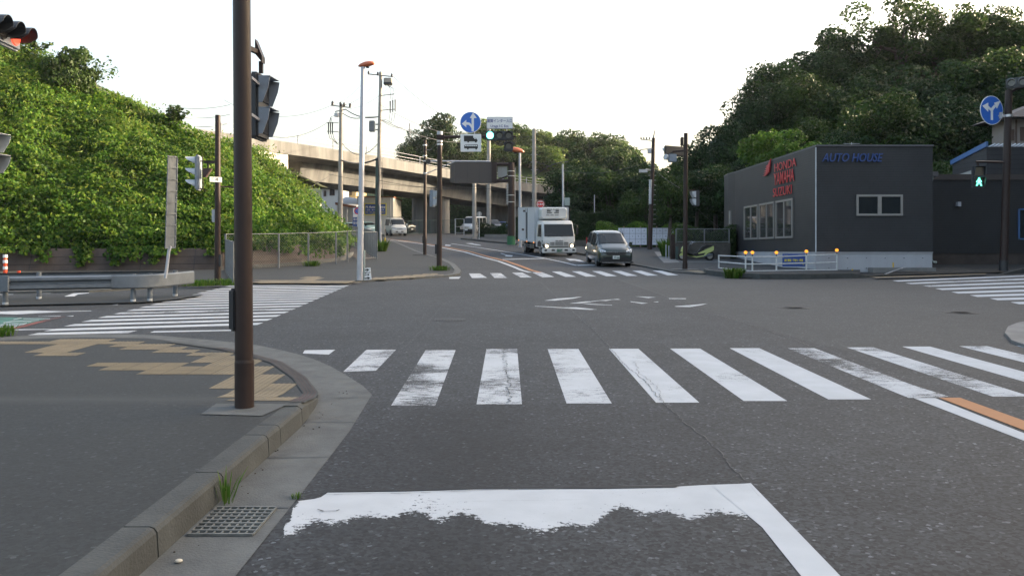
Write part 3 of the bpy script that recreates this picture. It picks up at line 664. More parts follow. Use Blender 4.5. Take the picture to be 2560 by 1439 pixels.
def bank_pt(px, t):
    """t 0..1 toe to crest, 1..2 the plateau behind"""
    yt, sk, yc = bcol(px); zt = e(yt) + (1.0 if px < 840 else .7)
    zc = CAMH - (sk - HOR) / F * yc
    if t <= 1:
        y = yt + (yc - yt) * t; z = zt + (zc - zt) * (t ** .92)
        x = gx(px, y); n = mnoise.noise(Vector((x * .28, y * .28, 3))) * .9 + mnoise.noise(Vector((x * .8, y * .8, 9))) * .35
        w = math.sin(math.pi * min(1, t * 1.02)) * .8 + .2 if t < .97 else .25
        return Vector((x, y - n * .55 * w, z + n * .75 * w))
    y = yc + (t - 1) * 22; x = gx(px, yc) + (-3 if px > 640 else 0) * (t - 1); z = zc - .6 * (t - 1)
    return Vector((x, y, z + .2 * mnoise.noise(Vector((x * .3, y * .3, 3)))))
cols = list(np.linspace(-900, 600, 60)) + list(np.linspace(612, 872, 26))
mb = MB(); ts = [-.12] + list(np.linspace(0, 1, 22)) + [1.15, 1.5, 2]
for px in cols:
    for t in ts:
        p = bank_pt(px, max(t, 0)); 
        if t < 0: p = Vector((gx(px, bcol(px)[0] + .3), bcol(px)[0] + .3, e(bcol(px)[0]) - .1))
        mb.v.append(tuple(p))
n = len(ts)
for i in range(len(cols) - 1):
    for j in range(n - 1): a = i * n + j; mb.f.append([a, a + n, a + n + 1, a + 1]); mb.m.append(0); mb.sm.append(True)
mat("bank_soil", (.03, .04, .016), .95, var=.4, vscale=1)
struct("hillside", mb, "bank_soil")
# kudzu leaves over the whole bank
C_, N_ = [], []
def spray(n, pxr, tr, off=(.0, .28)):
    for _ in range(n):
        px = rng.uniform(*pxr); t = rng.uniform(*tr); p = bank_pt(px, t); q = bank_pt(px + 8, t); r = bank_pt(px, min(t + .03, 2) if t < .97 else t - .03)
        a = q - p; b = (r - p) * (1 if t < .97 else -1); nn = a.cross(b).normalized()
        if nn.y > 0 and t < 1: nn = -nn
        C_.append(p + nn * rng.uniform(*off)); N_.append(nn)
spray(76000, (-160, 640), (0, 1.0)); spray(30000, (560, 873), (0, 1.0)); spray(5000, (-160, 873), (.93, 1.06), (.1, .6)); spray(16000, (-900, -160), (0, 1))
# clumps standing proud of the surface: brighter crests and dark hollows below them
for _ in range(520):
    px = rng.uniform(-160, 870); t = rng.uniform(.02, 1.0); c = bank_pt(px, t); r = rng.uniform(.35, .95)
    for _ in range(int(80 * r)):
        d = Vector(rng.normal(0, 1, 3)).normalized(); d.z = abs(d.z) * .8; d.y = -abs(d.y) * .6 if rng.random() < .7 else d.y
        C_.append(c + Vector((0, -.1, .1)) + Vector((d.x * r, d.y * r * .7, d.z * r * .7))); N_.append(d)
# tall seeding weeds and grass heads standing in patches, mostly high on the bank and along its crest
Cw, Nw = [], []
for _ in range(420):
    px = rng.uniform(-160, 860); t = 1.02 - abs(rng.normal(0, .28)) if rng.random() < .75 else rng.uniform(.15, 1); t = max(.1, min(1.05, t)); c = bank_pt(px, t)
    if mnoise.noise(Vector((px * .008, t * 3, 5))) < -.08: continue
    h = rng.uniform(.35, 1.05)
    for _ in range(34): Cw.append(c + Vector((rng.normal(0, .4), rng.normal(0, .3) - .1, rng.uniform(.05, 1) * h))); Nw.append(Vector((rng.normal(0, 1), -1, rng.normal(0, .25))))
leafmat("weed_leaf", [(.05, .11, .018), (.09, .16, .022), (.16, .20, .035), (.07, .12, .02)], .45)
me = npmesh("weeds", leaves(rng, np.array([tuple(c) for c in Cw]), np.array([tuple(c) for c in Nw]), .19, .3, .38), 4, ["weed_leaf"]); tag(link_mesh("weeds", me), "tall yellow-green weeds mixed in patches through the vines of the left bank", "weeds", kind="stuff")
# strands hanging over the wall
for px0, drop in [(-60, .35), (110, .55), (205, .75), (215, .55), (95, .25), (290, .7), (305, .4), (340, .55), (385, .65), (395, .3), (430, .3), (530, .35), (60, .3), (20, .2), (560, .2), (770, .5), (800, .7), (830, .6), (850, .8), (720, .35), (700, .2)]:
    for _ in range(int(60 + 90 * drop)):
        u = rng.random() ** 1.3; px = px0 + rng.normal(0, 14) * (1 - u * .5); yt = bcol(px)[0]
        y = yt - .1 - .55 * u; z = e(y) + 1.0 - 1.15 * drop * u; C_.append(Vector((gx(px, y), y - rng.uniform(0, .12), z + .1))); N_.append(Vector((0, -1, .6)))
for _ in range(1100):
    px = rng.uniform(-160, 860); yt = bcol(px)[0]; u = rng.random() * (.10 + .22 * math.sin(px * .03) ** 2); y = yt - .55 * u; C_.append(Vector((gx(px, y), y - rng.uniform(0, .1), e(y) + 1.05 - 1.0 * u))); N_.append(Vector((0, -1, .6)))
Ca = np.array([tuple(c) for c in C_]); Na = np.array([tuple(c) for c in N_])
me = npmesh("kudzu", leaves(rng, Ca, Na, .155, .62), 4, ["kudzu_leaf"]); o = link_mesh("kudzu", me); tag(o, "dense kudzu vines covering the whole left bank and hanging over the brown wall", "vines", kind="stuff")
# retaining wall
wb = [(-30.0, 27.5)] + [(gx(px, y), y) for px, y in [(-400, 30.4), (0, 36.0), (550, 37.5), (760, 41.2), (845, 44.6), (868, 47.5), (880, 51)]]
mb = MB(); secs = []
for i, p in enumerate(wb):
    p = Vector(p); d = (Vector(wb[min(i + 1, len(wb) - 1)]) - Vector(wb[max(i - 1, 0)])).normalized(); nr = Vector((-d.y, d.x)); z = e(p.y); h = 1.02 if i < 6 else .75
    q = lambda o, u: (p.x + nr.x * o, p.y + nr.y * o, z + u)
    secs.append([q(0, -.1), q(.5, h - .03), q(.53, h), q(.95, h + .05), q(.95, -.1)])
mb.loft(secs)
for i in range(1, len(wb) - 1):       # recessed joints drawn as thin dark gaps
    a, b = Vector(wb[i]), Vector(wb[i + 1]); n_ = int((b - a).length / 2.4)
    for k in range(n_): 
        p = a.lerp(b, k / max(1, n_)); d = (b - a).normalized(); nr = Vector((-d.y, d.x)); z = e(p.y)
o = mb.build("retaining_wall", "brown_concrete"); tag(o, "low sloping brown concrete retaining wall below the kudzu bank", "wall")
mb = MB()
for i in range(len(wb) - 1):
    a, b = Vector(wb[i]), Vector(wb[i + 1]); n_ = max(1, int((b - a).length / 2.2)); d = (b - a).normalized(); nr = Vector((-d.y, d.x))
    for k in range(n_):
        p = a.lerp(b, (k + .5) / n_); z = e(p.y); q = lambda o, u, w: (p.x + nr.x * o + d.x * w, p.y + nr.y * o + d.y * w, z + u)
        mb.poly([q(-.006, 0, -.012), q(-.006, 0, .012), q(.47, .97, .012), q(.47, .97, -.012)])
    for u in (.33, .66):
        za, zb = e(a.y), e(b.y); o2 = .5 * u / 1.0 - .006
        mb.poly([(a.x + nr.x * o2, a.y + nr.y * o2, za + u - .008), (b.x + nr.x * o2, b.y + nr.y * o2, zb + u - .008), (b.x + nr.x * o2, b.y + nr.y * o2, zb + u + .008), (a.x + nr.x * o2, a.y + nr.y * o2, za + u + .008)])
mb.build("joint", "black", o)
# low kerb at the wall foot
mb = MB()
for a, b in zip(wb[3:], wb[4:]):
    for k in range(4):
        p, q = Vector(a).lerp(Vector(b), k / 4), Vector(a).lerp(Vector(b), (k + 1) / 4)
        mb.bar((p.x + .1, p.y - .35, e(p.y) + .1), (q.x + .1, q.y - .35, e(q.y) + .1), .15, .2)
struct("wall_foot_kerb", mb, "gutter_concrete")
# ================================================================== TREES
def crown_pts(rng, blobs, n, shell=.75):
    w = np.array([b[3] ** 2 for b in blobs]); w = w / w.sum(); idx = rng.choice(len(blobs), n, p=w); B = np.array(blobs)[idx]
    d = rng.normal(0, 1, (n, 3)); d[:, 2] = d[:, 2] + .25; d /= np.linalg.norm(d, axis=1, keepdims=True)
    r = B[:, 3] * (shell + (1.02 - shell) * rng.random(n)) * (1 + .16 * np.sin(d[:, 0] * 7 + B[:, 0] * 3) * np.cos(d[:, 2] * 6 + B[:, 1]))
    c = B[:, :3] + d * r[:, None] * np.array([1, 1, .78]); return c, d
def make_tree_meshes(seed, H, Rr, n, leaf, mname, bare=.3, nb=26, flat=1.0, br=(.24, .42)):
    rg = np.random.default_rng(seed); cz = H * (bare + (1 - bare) * .5); rz = H * (1 - bare) * .5
    blobs = []
    for i in range(nb):
        d = rg.normal(0, 1, 3); d /= np.linalg.norm(d); k = rg.uniform(.45, .95)
        x, y, z = d[0] * Rr * k, d[1] * Rr * k, cz + d[2] * rz * k * flat
        blobs.append((x, y, z, Rr * rg.uniform(*br)))
    blobs.append((0, 0, cz, Rr * (.45 if br[0] > .2 else .15)))
    c, d = crown_pts(rg, blobs, n)
    me = npmesh("crown", leaves(rg, c, d, leaf, .7), 4, [mname])
    mb = MB(); th = H * .022 + .06
    top = Vector((rg.normal(0, .03) * H, rg.normal(0, .03) * H, cz)); mid = top * .5 + Vector((rg.normal(0, .15), 0, 0))
    mb.tube([(0, 0, -.5), (0, 0, .1), tuple(mid), tuple(top)], [th * 1.25, th, th * .8, th * .5], 8)
    for i in rg.choice(len(blobs), min(11, nb), replace=False):
        b = Vector(blobs[i][:3]); s = mid.lerp(top, rg.uniform(0, .9)); m_ = s.lerp(b, .55) + Vector((0, 0, -.05 * H * rg.random()))
        mb.tube([tuple(s), tuple(m_), tuple(b)], [th * .5, th * .32, th * .1], 5)
    tm = mb.build("trunk", "bark"); trunk = tm.data; bpy.data.objects.remove(tm)
    return me, trunk
TREES = {}
def tree_kind(key, *a, **k): TREES[key] = make_tree_meshes(*a, **k)
tree_kind("broad1", 1, 9, 4.4, 15000, .215, "dark_leaf", bare=.1, nb=34); tree_kind("broad2", 2, 9, 4.2, 15000, .215, "dark_leaf", bare=.1, nb=36); tree_kind("broad3", 3, 9, 4.6, 15000, .215, "mid_leaf", bare=.12, nb=34)
tree_kind("open1", 4, 10, 5.2, 9000, .22, "mid_leaf", bare=.34, nb=40, br=(.13, .27)); tree_kind("open2", 5, 10, 4.8, 8500, .22, "mid_leaf", bare=.36, nb=36, br=(.13, .28))
tree_kind("light1", 6, 7, 3.0, 9000, .2, "bright_leaf", bare=.15, nb=22)
tree_kind("park1", 8, 7, 2.7, 7000, .19, "dark_leaf", bare=.32, nb=24); tree_kind("park2", 9, 7, 2.6, 7000, .19, "mid_leaf", bare=.36, nb=24)
tree_kind("far1", 10, 8, 4.2, 3200, .42, "far_leaf", bare=.1, nb=22); tree_kind("far2", 11, 8, 4.6, 3200, .42, "mid_leaf", bare=.1, nb=22)
def plant_tree(kind, loc, h, rz, label, group=None, wide=1.0, name="tree"):
    cm, tm = TREES[kind]; base = {"broad": 9, "open1": 10, "open2": 10, "light": 7, "park1": 7, "park2": 7, "far1": 8, "far2": 8}
    b = base.get(kind, base.get(kind[:5], 9)); s = h / b
    o = empty(name, tuple(loc), rz, label, "tree", group); o.scale = (s * wide, s * wide, s)
    link_mesh("trunk", tm, o); link_mesh("crown", cm, o); return o
# ---- right hill, with unseen rises added to block the low sun
def hill(x, y):
    a = max(0, min(1, (x - 14) / 26)); a = a * a * (3 - 2 * a); b = max(0, min(1, (y - 50) / 26)); b = b * b * (3 - 2 * b)
    side = max(0, min(1, (x - 30) / 14)); side = side * side * (3 - 2 * side)
    back = max(0, min(1, (x - 26) / 18)) * max(0, min(1, (y - 84) / 10)) * 23 + max(0, min(1, (x - 26) / 14)) * max(0, min(1, (48 - y) / 10)) * max(0, min(1, (y + 22) / 10)) * 22  # unseen rises added to keep the sun off street, bank and overpass
    back = max(back, max(0, min(1, (x - 42) / 7)) * max(0, min(1, (70 - y) / 6)) * max(0, min(1, (y + 22) / 10)) * 22)
    return max(back, 14.5 * max(a * b, side * max(0, min(1, (y + 22) / 14)) if x > 26 else 0))
hx = list(np.linspace(10, 120, 45)); hy = list(np.linspace(-30, 170, 66)); mb = MB()
for x in hx:
    for y in hy: mb.v.append((x, y, e(y) - .5 + hill(x, y) + (mnoise.noise(Vector((x * .12, y * .12, 0))) * 1.3 if hill(x, y) > 1 else 0)))
n = len(hy)
for i in range(len(hx) - 1):
    for j in range(n - 1): a = i * n + j; mb.f.append([a, a + n, a + n + 1, a + 1]); mb.m.append(0); mb.sm.append(True)
mat("forest_floor", (.022, .036, .014), 1, var=.4, vscale=.8)
struct("hillside.001", mb, "forest_floor")
# (px of crown centre, py of crown top, distance, height of tree, kind, wide)
RT = [(1785, 345, 74, 7.5, "broad1", .95), (1845, 278, 76, 8.5, "broad2", .95), (1905, 208, 77, 9, "broad1", 1.0), (1975, 138, 79, 9, "broad3", 1.05), (2060, 98, 80, 9, "broad2", 1.0), (2130, 70, 82, 9, "open2", .9),
      (2235, 8, 80, 12, "open1", 1.05), (2335, 22, 80, 11.5, "open2", 1.1), (2430, 30, 82, 11, "open1", 1.0), (2540, 28, 80, 10, "broad3", 1.15), (2650, 10, 80, 11, "open2", 1.1), (2770, -20, 78, 11, "broad1", 1.1),
      (1890, 300, 68, 8, "broad2", 1.0), (1960, 235, 70, 8.5, "broad1", 1.0), (2050, 190, 70, 9, "broad3", 1.0), (2140, 175, 71, 9, "broad2", 1.05), (2480, 120, 68, 9, "broad3", 1.1), (2580, 150, 66, 9, "broad1", 1.1), (2390, 165, 70, 9, "broad2", 1.1), (2270, 200, 70, 9, "broad1", 1.05), (2690, 120, 62, 10, "broad2", 1.1),
      (1830, 390, 66, 6.5, "broad1", 1.0), (2010, 330, 62, 7, "broad2", 1.0), (2120, 290, 62, 7.5, "broad3", 1.0), (2230, 240, 60, 8.5, "broad3", 1.1), (2345, 270, 60, 8.5, "broad1", 1.1), (2450, 250, 58, 9, "broad2", 1.0), (2560, 215, 66, 9, "broad3", 1.1), (2690, 230, 66, 9, "broad1", 1.1),
      (1935, 330, 57, 6.5, "light1", 1.15), (2080, 352, 56, 6, "broad1", 1.0), (2190, 345, 56, 6.3, "broad2", 1.0), (2300, 365, 55, 6, "broad1", 1.0), (2365, 405, 52, 5, "park2", 1.0)]
rlab = ["dark tree at the foot of the skyline slope, left end of the wooded hill", "dark tree second up the skyline slope of the wooded hill", "rounded dark tree third up the skyline slope of the wooded hill", "broad tree fourth up the skyline slope of the wooded hill", "dark dense tree just below the hilltop, fifth up the slope", "thin-crowned tree left of the hilltop open trees",
        "tallest open-crowned tree on the hilltop with bare limbs against the sky", "open tree on the hilltop right of the tallest tree", "open tree on the hilltop above the blue round sign", "broad tree on the skyline at the right edge of the photo", None, None,
        "dark tree in the second row above the left end of the dark workshop", "dark tree in the second row below the third skyline tree", "mid green tree in the second row above the red maker lettering", "dark tree in the second row over the middle of the workshop", "mid green tree to the left of the right signal lenses", "dark tree behind the right-hand signal post, upper row", "dark tree in the upper row left of the round blue sign", "dark tree in the middle of the hill below the tallest tree", None,
        "low dark tree touching the left corner of the workshop roof", "dark tree directly above the roofline corner of the workshop", "mid green tree behind the roof aerial, upper", "large pale-topped tree in the centre of the hill above the workshop", "dark tree above the right corner of the workshop roof", "dark tree left of the round blue sign and above the shed", "mid green tree behind the blue round sign post", None,
        "bright green young tree above the sloping workshop roof", "dark tree showing just over the workshop roof left of the aerial", "dark tree showing just over the workshop roof right of the aerial", "dark tree in the shade behind the right end of the workshop roof", "small tree in the gap between workshop and blue-roofed shed"]
for (px, py, y, h, k, w), lab, i in zip(RT, rlab, range(99)):
    top = P(px, py, y); plant_tree(k, (top.x, y, top.z - h), h, i * 1.3, lab or ["dark tree beyond the right edge of the hill top", "dark tree far beyond the right edge, uppermost", "dark tree beyond the right edge in the middle rows", "dark tree beyond the right edge in the lower rows"][[10, 11, 20, 28].index(i)], "trees on the wooded hill at right", w)
# ---- park trees between hedge and hill
PT = [(1418, 415, 82, 7.5, "park1", 1.0), (1450, 400, 86, 8.5, "broad1", .8), (1520, 420, 82, 7.5, "park2", 1.25), (1575, 395, 88, 8.5, "broad2", .8), (1632, 430, 80, 6.8, "park1", 1.2), (1672, 432, 58, 5.0, "park2", .95), (1740, 425, 60, 5.2, "park1", 1.0), (1790, 410, 62, 5.6, "park2", 1.05), (1700, 395, 92, 8.5, "open2", .8), (1392, 480, 88, 5.5, "park1", 1.0), (1745, 372, 90, 9.5, "open1", .8), (1840, 430, 58, 5.0, "park1", .9), (1610, 470, 66, 5, "park2", 1.0)]
plab = ["dark park tree just right of the tall grey concrete pole", "dark park tree behind the grey cabinet pole", "park tree above the middle of the clipped hedge", "dark tall park tree left of the leaning utility pole", "dark park tree behind the leaning utility pole", "small park tree with pale trunk behind the numbered poster board", "small park tree behind the brown signal post by the scooter", "small park tree behind the chain-link fence next to the workshop", "open tree against the bright sky behind the poster boards", "dark bushy tree at the end of the overpass deck", "open tree against the sky left of the wooded hill", "small park tree hidden beside the workshop wall", "low park tree between hedge and leaning pole"]
for (px, py, y, h, k, w), lab, i in zip(PT, plab, range(99)):
    top = P(px, py, y); plant_tree(k, (top.x, y, top.z - h), h, i * 2.1 + 1, lab, "park trees behind the hedge", w)
# ---- far sunlit hill in the middle
mb = MB(); FX = np.linspace(-60, 110, 40); FYs = np.linspace(140, 330, 20)
prof = [(1000, 470), (1100, 420), (1180, 370), (1240, 352), (1300, 365), (1400, 392), (1450, 402), (1500, 398), (1560, 420), (1620, 470), (1700, 510), (1900, 540)]
def fhill(x, y):
    px = CX + x / 185 * F; z = CAMH - (lerpl(prof, px) - HOR) / F * 185; t = max(0, min(1, (y - 142) / 43)); return 3.6 + (z - 3.6) * t * t * (3 - 2 * t)
for x in FX:
    for y in FYs: mb.v.append((x, y, fhill(x, y)))
n = len(FYs)
for i in range(len(FX) - 1):
    for j in range(n - 1): a = i * n + j; mb.f.append([a, a + n, a + n + 1, a + 1]); mb.m.append(0); mb.sm.append(True)
mat("far_scrub", (.05, .075, .02), 1, var=.5, vscale=.3); struct("hillside.002", mb, "far_scrub")
fr_ = random.Random(4); k = 0
FT = []
for row, (yy, cnt) in enumerate([(150, 10), (160, 11), (170, 12), (178, 13), (186, 13)]):
    for i in range(cnt):
        px = 1175 + (i + .5 * (row % 2)) * (470 / cnt) + fr_.uniform(-10, 10); FT.append((px, yy))
rows_ = ["lowest row", "second row", "middle row", "fourth row", "top row"]
marksx = [(1200, "behind the overhead blue arrow sign"), (1250, "behind the overhead white name board"), (1300, "just left of the tall grey pole"), (1345, "just right of the tall grey pole"), (1400, "above the grey cabinet pole"), (1450, "above the left half of the clipped hedge"), (1500, "above the middle of the clipped hedge"), (1560, "above the right half of the hedge"), (1640, "left of the leaning utility pole")]
used = {}
for px, yy in FT:
    x = gx(px, yy); z = fhill(x, yy); h = fr_.uniform(4.5, 7.5); kk = fr_.choice(["far1", "far1", "far2"])
    w = min(marksx, key=lambda m: abs(m[0] - px))[1]; r = rows_[[150, 160, 170, 178, 186].index(yy)]; c = used.get((w, r), 0); used[(w, r)] = c + 1
    plant_tree(kk, (x, yy, z - 1.2), h, fr_.uniform(0, 6), ("sunlit" if kk == "far1" else "darker") + " far hill tree, " + r + ", " + w + (", rightmost" if c else ""), "trees on the far sunlit hill", 1.25)  # sunlit here means only the lightened leaf colour, picked at random
mb = MB(); pts = [(-400, 700, 0), (-260, 700, 20), (-120, 700, 62), (-70, 700, 72), (-20, 700, 60), (60, 700, 30), (200, 700, 0)]
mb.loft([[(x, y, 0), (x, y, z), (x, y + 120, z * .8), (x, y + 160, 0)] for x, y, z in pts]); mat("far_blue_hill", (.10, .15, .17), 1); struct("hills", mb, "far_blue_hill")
# lone tree behind the overpass
top = P(1088, 284, 128); tree_kind("lone", 21, 14, 4.7, 10000, .38, "dark_leaf", bare=.22, nb=36)
cm, tm = TREES["lone"]; o = empty("tree", (top.x, 128, top.z - 14), .4, "large dark rounded tree rising behind the overpass left of the blue arrow sign", "tree"); link_mesh("trunk", tm, o); link_mesh("crown", cm, o)
for px, py, y, h, lab in [(1040, 340, 126, 9, "shorter dark tree leaning out at the left foot of the large tree behind the overpass"), (1150, 348, 130, 9, "tree right of the large tree, behind the overhead signal arm"), (1010, 455, 118, 7, "dark tree under the overpass left of the concrete pier"), (1040, 500, 125, 6, "low dark tree seen just left of the concrete pier")]:
    t = P(px, py, y); plant_tree("broad1", (t.x, y, t.z - h), h, px, lab, "trees behind the overpass", .9)
# vine-smothered tree and saplings on the bank skyline
tree_kind("vine", 31, 5, 2.1, 8000, .20, "mid_leaf", bare=.02, nb=26)
o = empty("tree", tuple(bank_pt(195, .93) + Vector((0, -.6, -2.2))), 0, "dark vine-smothered tree standing on the skyline of the left bank", "tree"); cm, tm = TREES["vine"]; link_mesh("trunk", tm, o); link_mesh("crown", cm, o); o.scale = (.72, .72, 1)
def sapling(px, py_top, t, n, lab, spread=.5):
    b = bank_pt(px, t); top = P(px, py_top, b.y); h = max(.6, top.z - b.z); rg = np.random.default_rng(px)
    o = empty("sapling", tuple(b), 0, lab, "sapling"); mb = MB(); cs = []
    for k in range(7):
        a = rg.uniform(0, 6.28); s = Vector((0, 0, h * rg.uniform(.2, .7))); q = s + Vector((math.cos(a) * spread * h, math.sin(a) * spread * h, h * .35)); mb.tube([tuple(s), tuple(s.lerp(q, .5) + Vector((0, 0, .1))), tuple(q)], .012, 4)
        for _ in range(n // 7): u = rg.random(); cs.append(tuple(s.lerp(q, u) + Vector(rg.normal(0, .12 * h, 3)) * .6))
    mb.tube([(0, 0, -.4), (0, 0, h)], [.03, .012], 5)
    for _ in range(n // 4): cs.append((rg.normal(0, .1), rg.normal(0, .1), h * rg.uniform(.5, 1.05)))
    mb.build("trunk", "bark", o); cs = np.array(cs); link_mesh("crown", npmesh("crown", leaves(rg, cs, np.tile([0, -.3, 1], (len(cs), 1)), .17, .9), 4, ["mid_leaf"]), o)
sapling(447, 268, .97, 260, "small leafy sapling on the bank skyline left of the brown post", .35); sapling(240, 152, .98, 200, "wispy shrub sticking out right of the vine-smothered tree", .6); sapling(85, 96, .98, 220, "wispy sapling on the bank skyline below the top left signal", .8); sapling(425, 268, .97, 160, "tuft of leaves on the bank skyline next to the small sapling", .5)
# ================================================================== OVERPASS
ov = empty("overpass", (-12, 90, e(90)), label="long curved concrete road overpass crossing behind the junction", cat="overpass"); OM = Matrix.Translation(-ov.location)
ES = [(-42, 40, 11.5), (-32, 56.5, 11.5), (-21.9, 72.6, 11.5), (-18.5, 78.2, 11.5), (-13.65, 87.3, 11.5), (-10.4, 94.3, 11.5), (-7.6, 100.3, 11.5), (-4.0, 106, 11.2), (.4, 112, 10.9), (5.4, 117.5, 10.8), (14, 125, 10.6), (26, 133, 10.4)]
def edge_frames():
    out = []
    for i, p in enumerate(ES):
        p = Vector(p); d = (Vector(ES[min(i + 1, len(ES) - 1)]) - Vector(ES[max(i - 1, 0)])); d.z = 0; d.normalize(); out.append((p, d, Vector((-d.y, d.x, 0))))
    return out
FR = edge_frames()
def sec(prof): return [[tuple(p + nr * o + Vector((0, 0, u))) for o, u in prof] for p, d, nr in FR]
mb = MB(); mb.T = OM; mb.loft(sec([(0, 0), (.22, 0), (.25, -.85), (9.75, -.85), (9.78, 0), (10, 0), (10, -1.1), (9.8, -1.12), (8.2, -1.35), (8.0, -1.4), (2.0, -1.4), (1.8, -1.35), (.2, -1.12), (0, -1.1)]))
deck = mb.build("deck", "deck_concrete", ov)
mb = MB(); mb.T = OM; mb.loft([s for s in sec([(1.8, -1.38), (8.2, -1.38), (7.8, -3.05), (2.2, -3.05)])][3:]); mb.build("girder", "deck_concrete", ov)
# abutment
mb = MB(); mb.T = OM; a = Vector((-24.5, 68.3, 0)); b = Vector((-20.35, 75.3, 0)); nr = FR[2][2]
mb.prism([a + Vector((0, 0, 4)), b + Vector((0, 0, 1.5)), b + Vector((0, 0, 10.42)), a + Vector((0, 0, 10.42))], nr * 9.9); mat("abut", (.50, .47, .42), .8, var=.2, vscale=1, streak=1); mb.build("abutment", "abut", ov)
# piers
def stadium(cx, cy, ax, ay, r, n=10):
    a = math.atan2(ay, ax); o = []
    for s, ph in ((1, -math.pi / 2), (-1, math.pi / 2)):
        for i in range(n + 1): t = a + ph + math.pi * i / n; o.append((cx + s * ax + r * math.cos(t), cy + s * ay + r * math.sin(t)))
    return o
for cx, cy, ax, ay, r, top in [(-10.35, 105.6, 1.35, -.5, 1.12, 8.5), (-2.2, 118.5, 2.6, -1.2, 1.0, 8.0)]:
    mb = MB(); mb.T = OM; mb.smooth = False
    mb.prism([(x, y, 2.8) for x, y in stadium(cx, cy, ax, ay, r)], (0, 0, top - 2.8)); mb.build("pier", "deck_concrete", ov)
# panel joints and rails along the near parapet
mb = MB(); mb.T = OM; mr_ = MB(); mr_.T = OM; path = []
for (p, d, nr), (q, d2, n2) in zip(FR[1:], FR[2:]):
    L = (q - p).length; k = int(L / 2.1)
    for i in range(k): path.append((p.lerp(q, i / k), nr))
for i, (p, nr) in enumerate(path):
    z = Vector((0, 0, 1)); t = nr.cross(z)
    if i % 2 == 0: mb.add([tuple(p - nr * .004 + t * s + z * u) for s, u in ((-.012, -1.08), (.012, -1.08), (.012, -.01), (-.012, -.01))], [(0, 1, 2, 3)])
    if i % 2 == 1: mr_.bar(tuple(p + nr * .1), tuple(p + nr * .1 + z * .86), .09); 
mb.build("panel_joint", "dark_metal", ov)
for u in (.84, .45, .12): mr_.tube([tuple(p + nr * .1 + Vector((0, 0, u))) for p, nr in path], .022, 4)
mr_.build("railing", "pole_grey", ov)
# ================================================================== LEFT FAR BUILDINGS
mat("render_white", (.50, .50, .47), .85, var=.15, vscale=1, streak=1); mat("render_grey", (.34, .34, .32), .85, var=.2, vscale=.8, streak=1); mat("shutter_brown", (.10, .065, .05), .7); mat("roof_dark", (.06, .06, .065), .7, var=.3)
mat("glass_dark", (.015, .018, .022), .08, spec=.8); mat("roof_rust", (.20, .08, .05), .8, var=.3); mat("render_yellow", (.45, .36, .2), .85, var=.15)
sh = empty("workshop_building", (gx(938, 95), 95, e(95)), label="pale grey workshop building with a blue and yellow wall sign, seen under the overpass", cat="building"); T = Matrix.Translation(-sh.location)
x0, x1 = gx(893, 95), gx(983, 95); zt = P(0, 494, 95).z
mb = MB(); mb.T = T; mb.box(x0, x1, 95, 102, 3, zt); mb.build("wall", "render_white", sh)
mb = MB(); mb.T = T; mb.box(x0 - .1, x1 + .1, 94.9, 102.1, zt, zt + .14); mb.build("roof", "roof_rust", sh)
mb = MB(); mb.T = T; mb.cyl((x1 - .35, 94.93, 3), (x1 - .35, 94.93, zt - .1), .05, n=6); mb.build("downpipe", "render_grey", sh)
s0, s1, z0, z1 = gx(911, 94.9), gx(966, 94.9), P(0, 537.5, 94.9).z, P(0, 508, 94.9).z
mat("sign_yellow", (.68, .58, .03), .5); mat("sign_deepblue", (.03, .075, .26), .5)
mb = MB(); mb.T = T; mb.box(s0, s1, 94.86, 95, z0, z1); sg = mb.build("sign_board", "sign_yellow", sh)
mb = MB(); mb.T = T; mb.box(s0 + .09, s1 - .09, 94.84, 94.858, z0 + .09, z1 - .09); mb.build("sign_panel", "sign_deepblue", sg)
cxs = (s0 + s1) / 2; mt = lambda z: T @ face_mtx((cxs, 94.83, z))
text_mesh("N Auto Service", .36, "sign_white", sg, mt(z0 + .92), shear=.2, bold=.008); text_mesh("エヌ・オートサービス", .2, "sign_white", sg, mt(z0 + .58), bold=.004); text_mesh("板金・塗装・車検・整備 自動車販売", .13, "sign_yellow", sg, mt(z0 + .32))
text_mesh("各種保険取扱い", .11, "sign_yellow", sg, mt(z0 + .17))
mb = MB(); mb.T = T; zz = zt + .14
for i in range(9): mb.bar((x0 + .8 + i * .25, 96, zz), (x0 + .8 + i * .25, 96, zz + .95), .03)
mb.bar((x0 + .7, 96, zz + .95), (x0 + 2.9, 96, zz + .95), .05); mb.bar((x0 + .7, 96, zz + .1), (x0 + 2.9, 96, zz + .1), .04); mb.build("roof_railing", "dark_metal", sh)
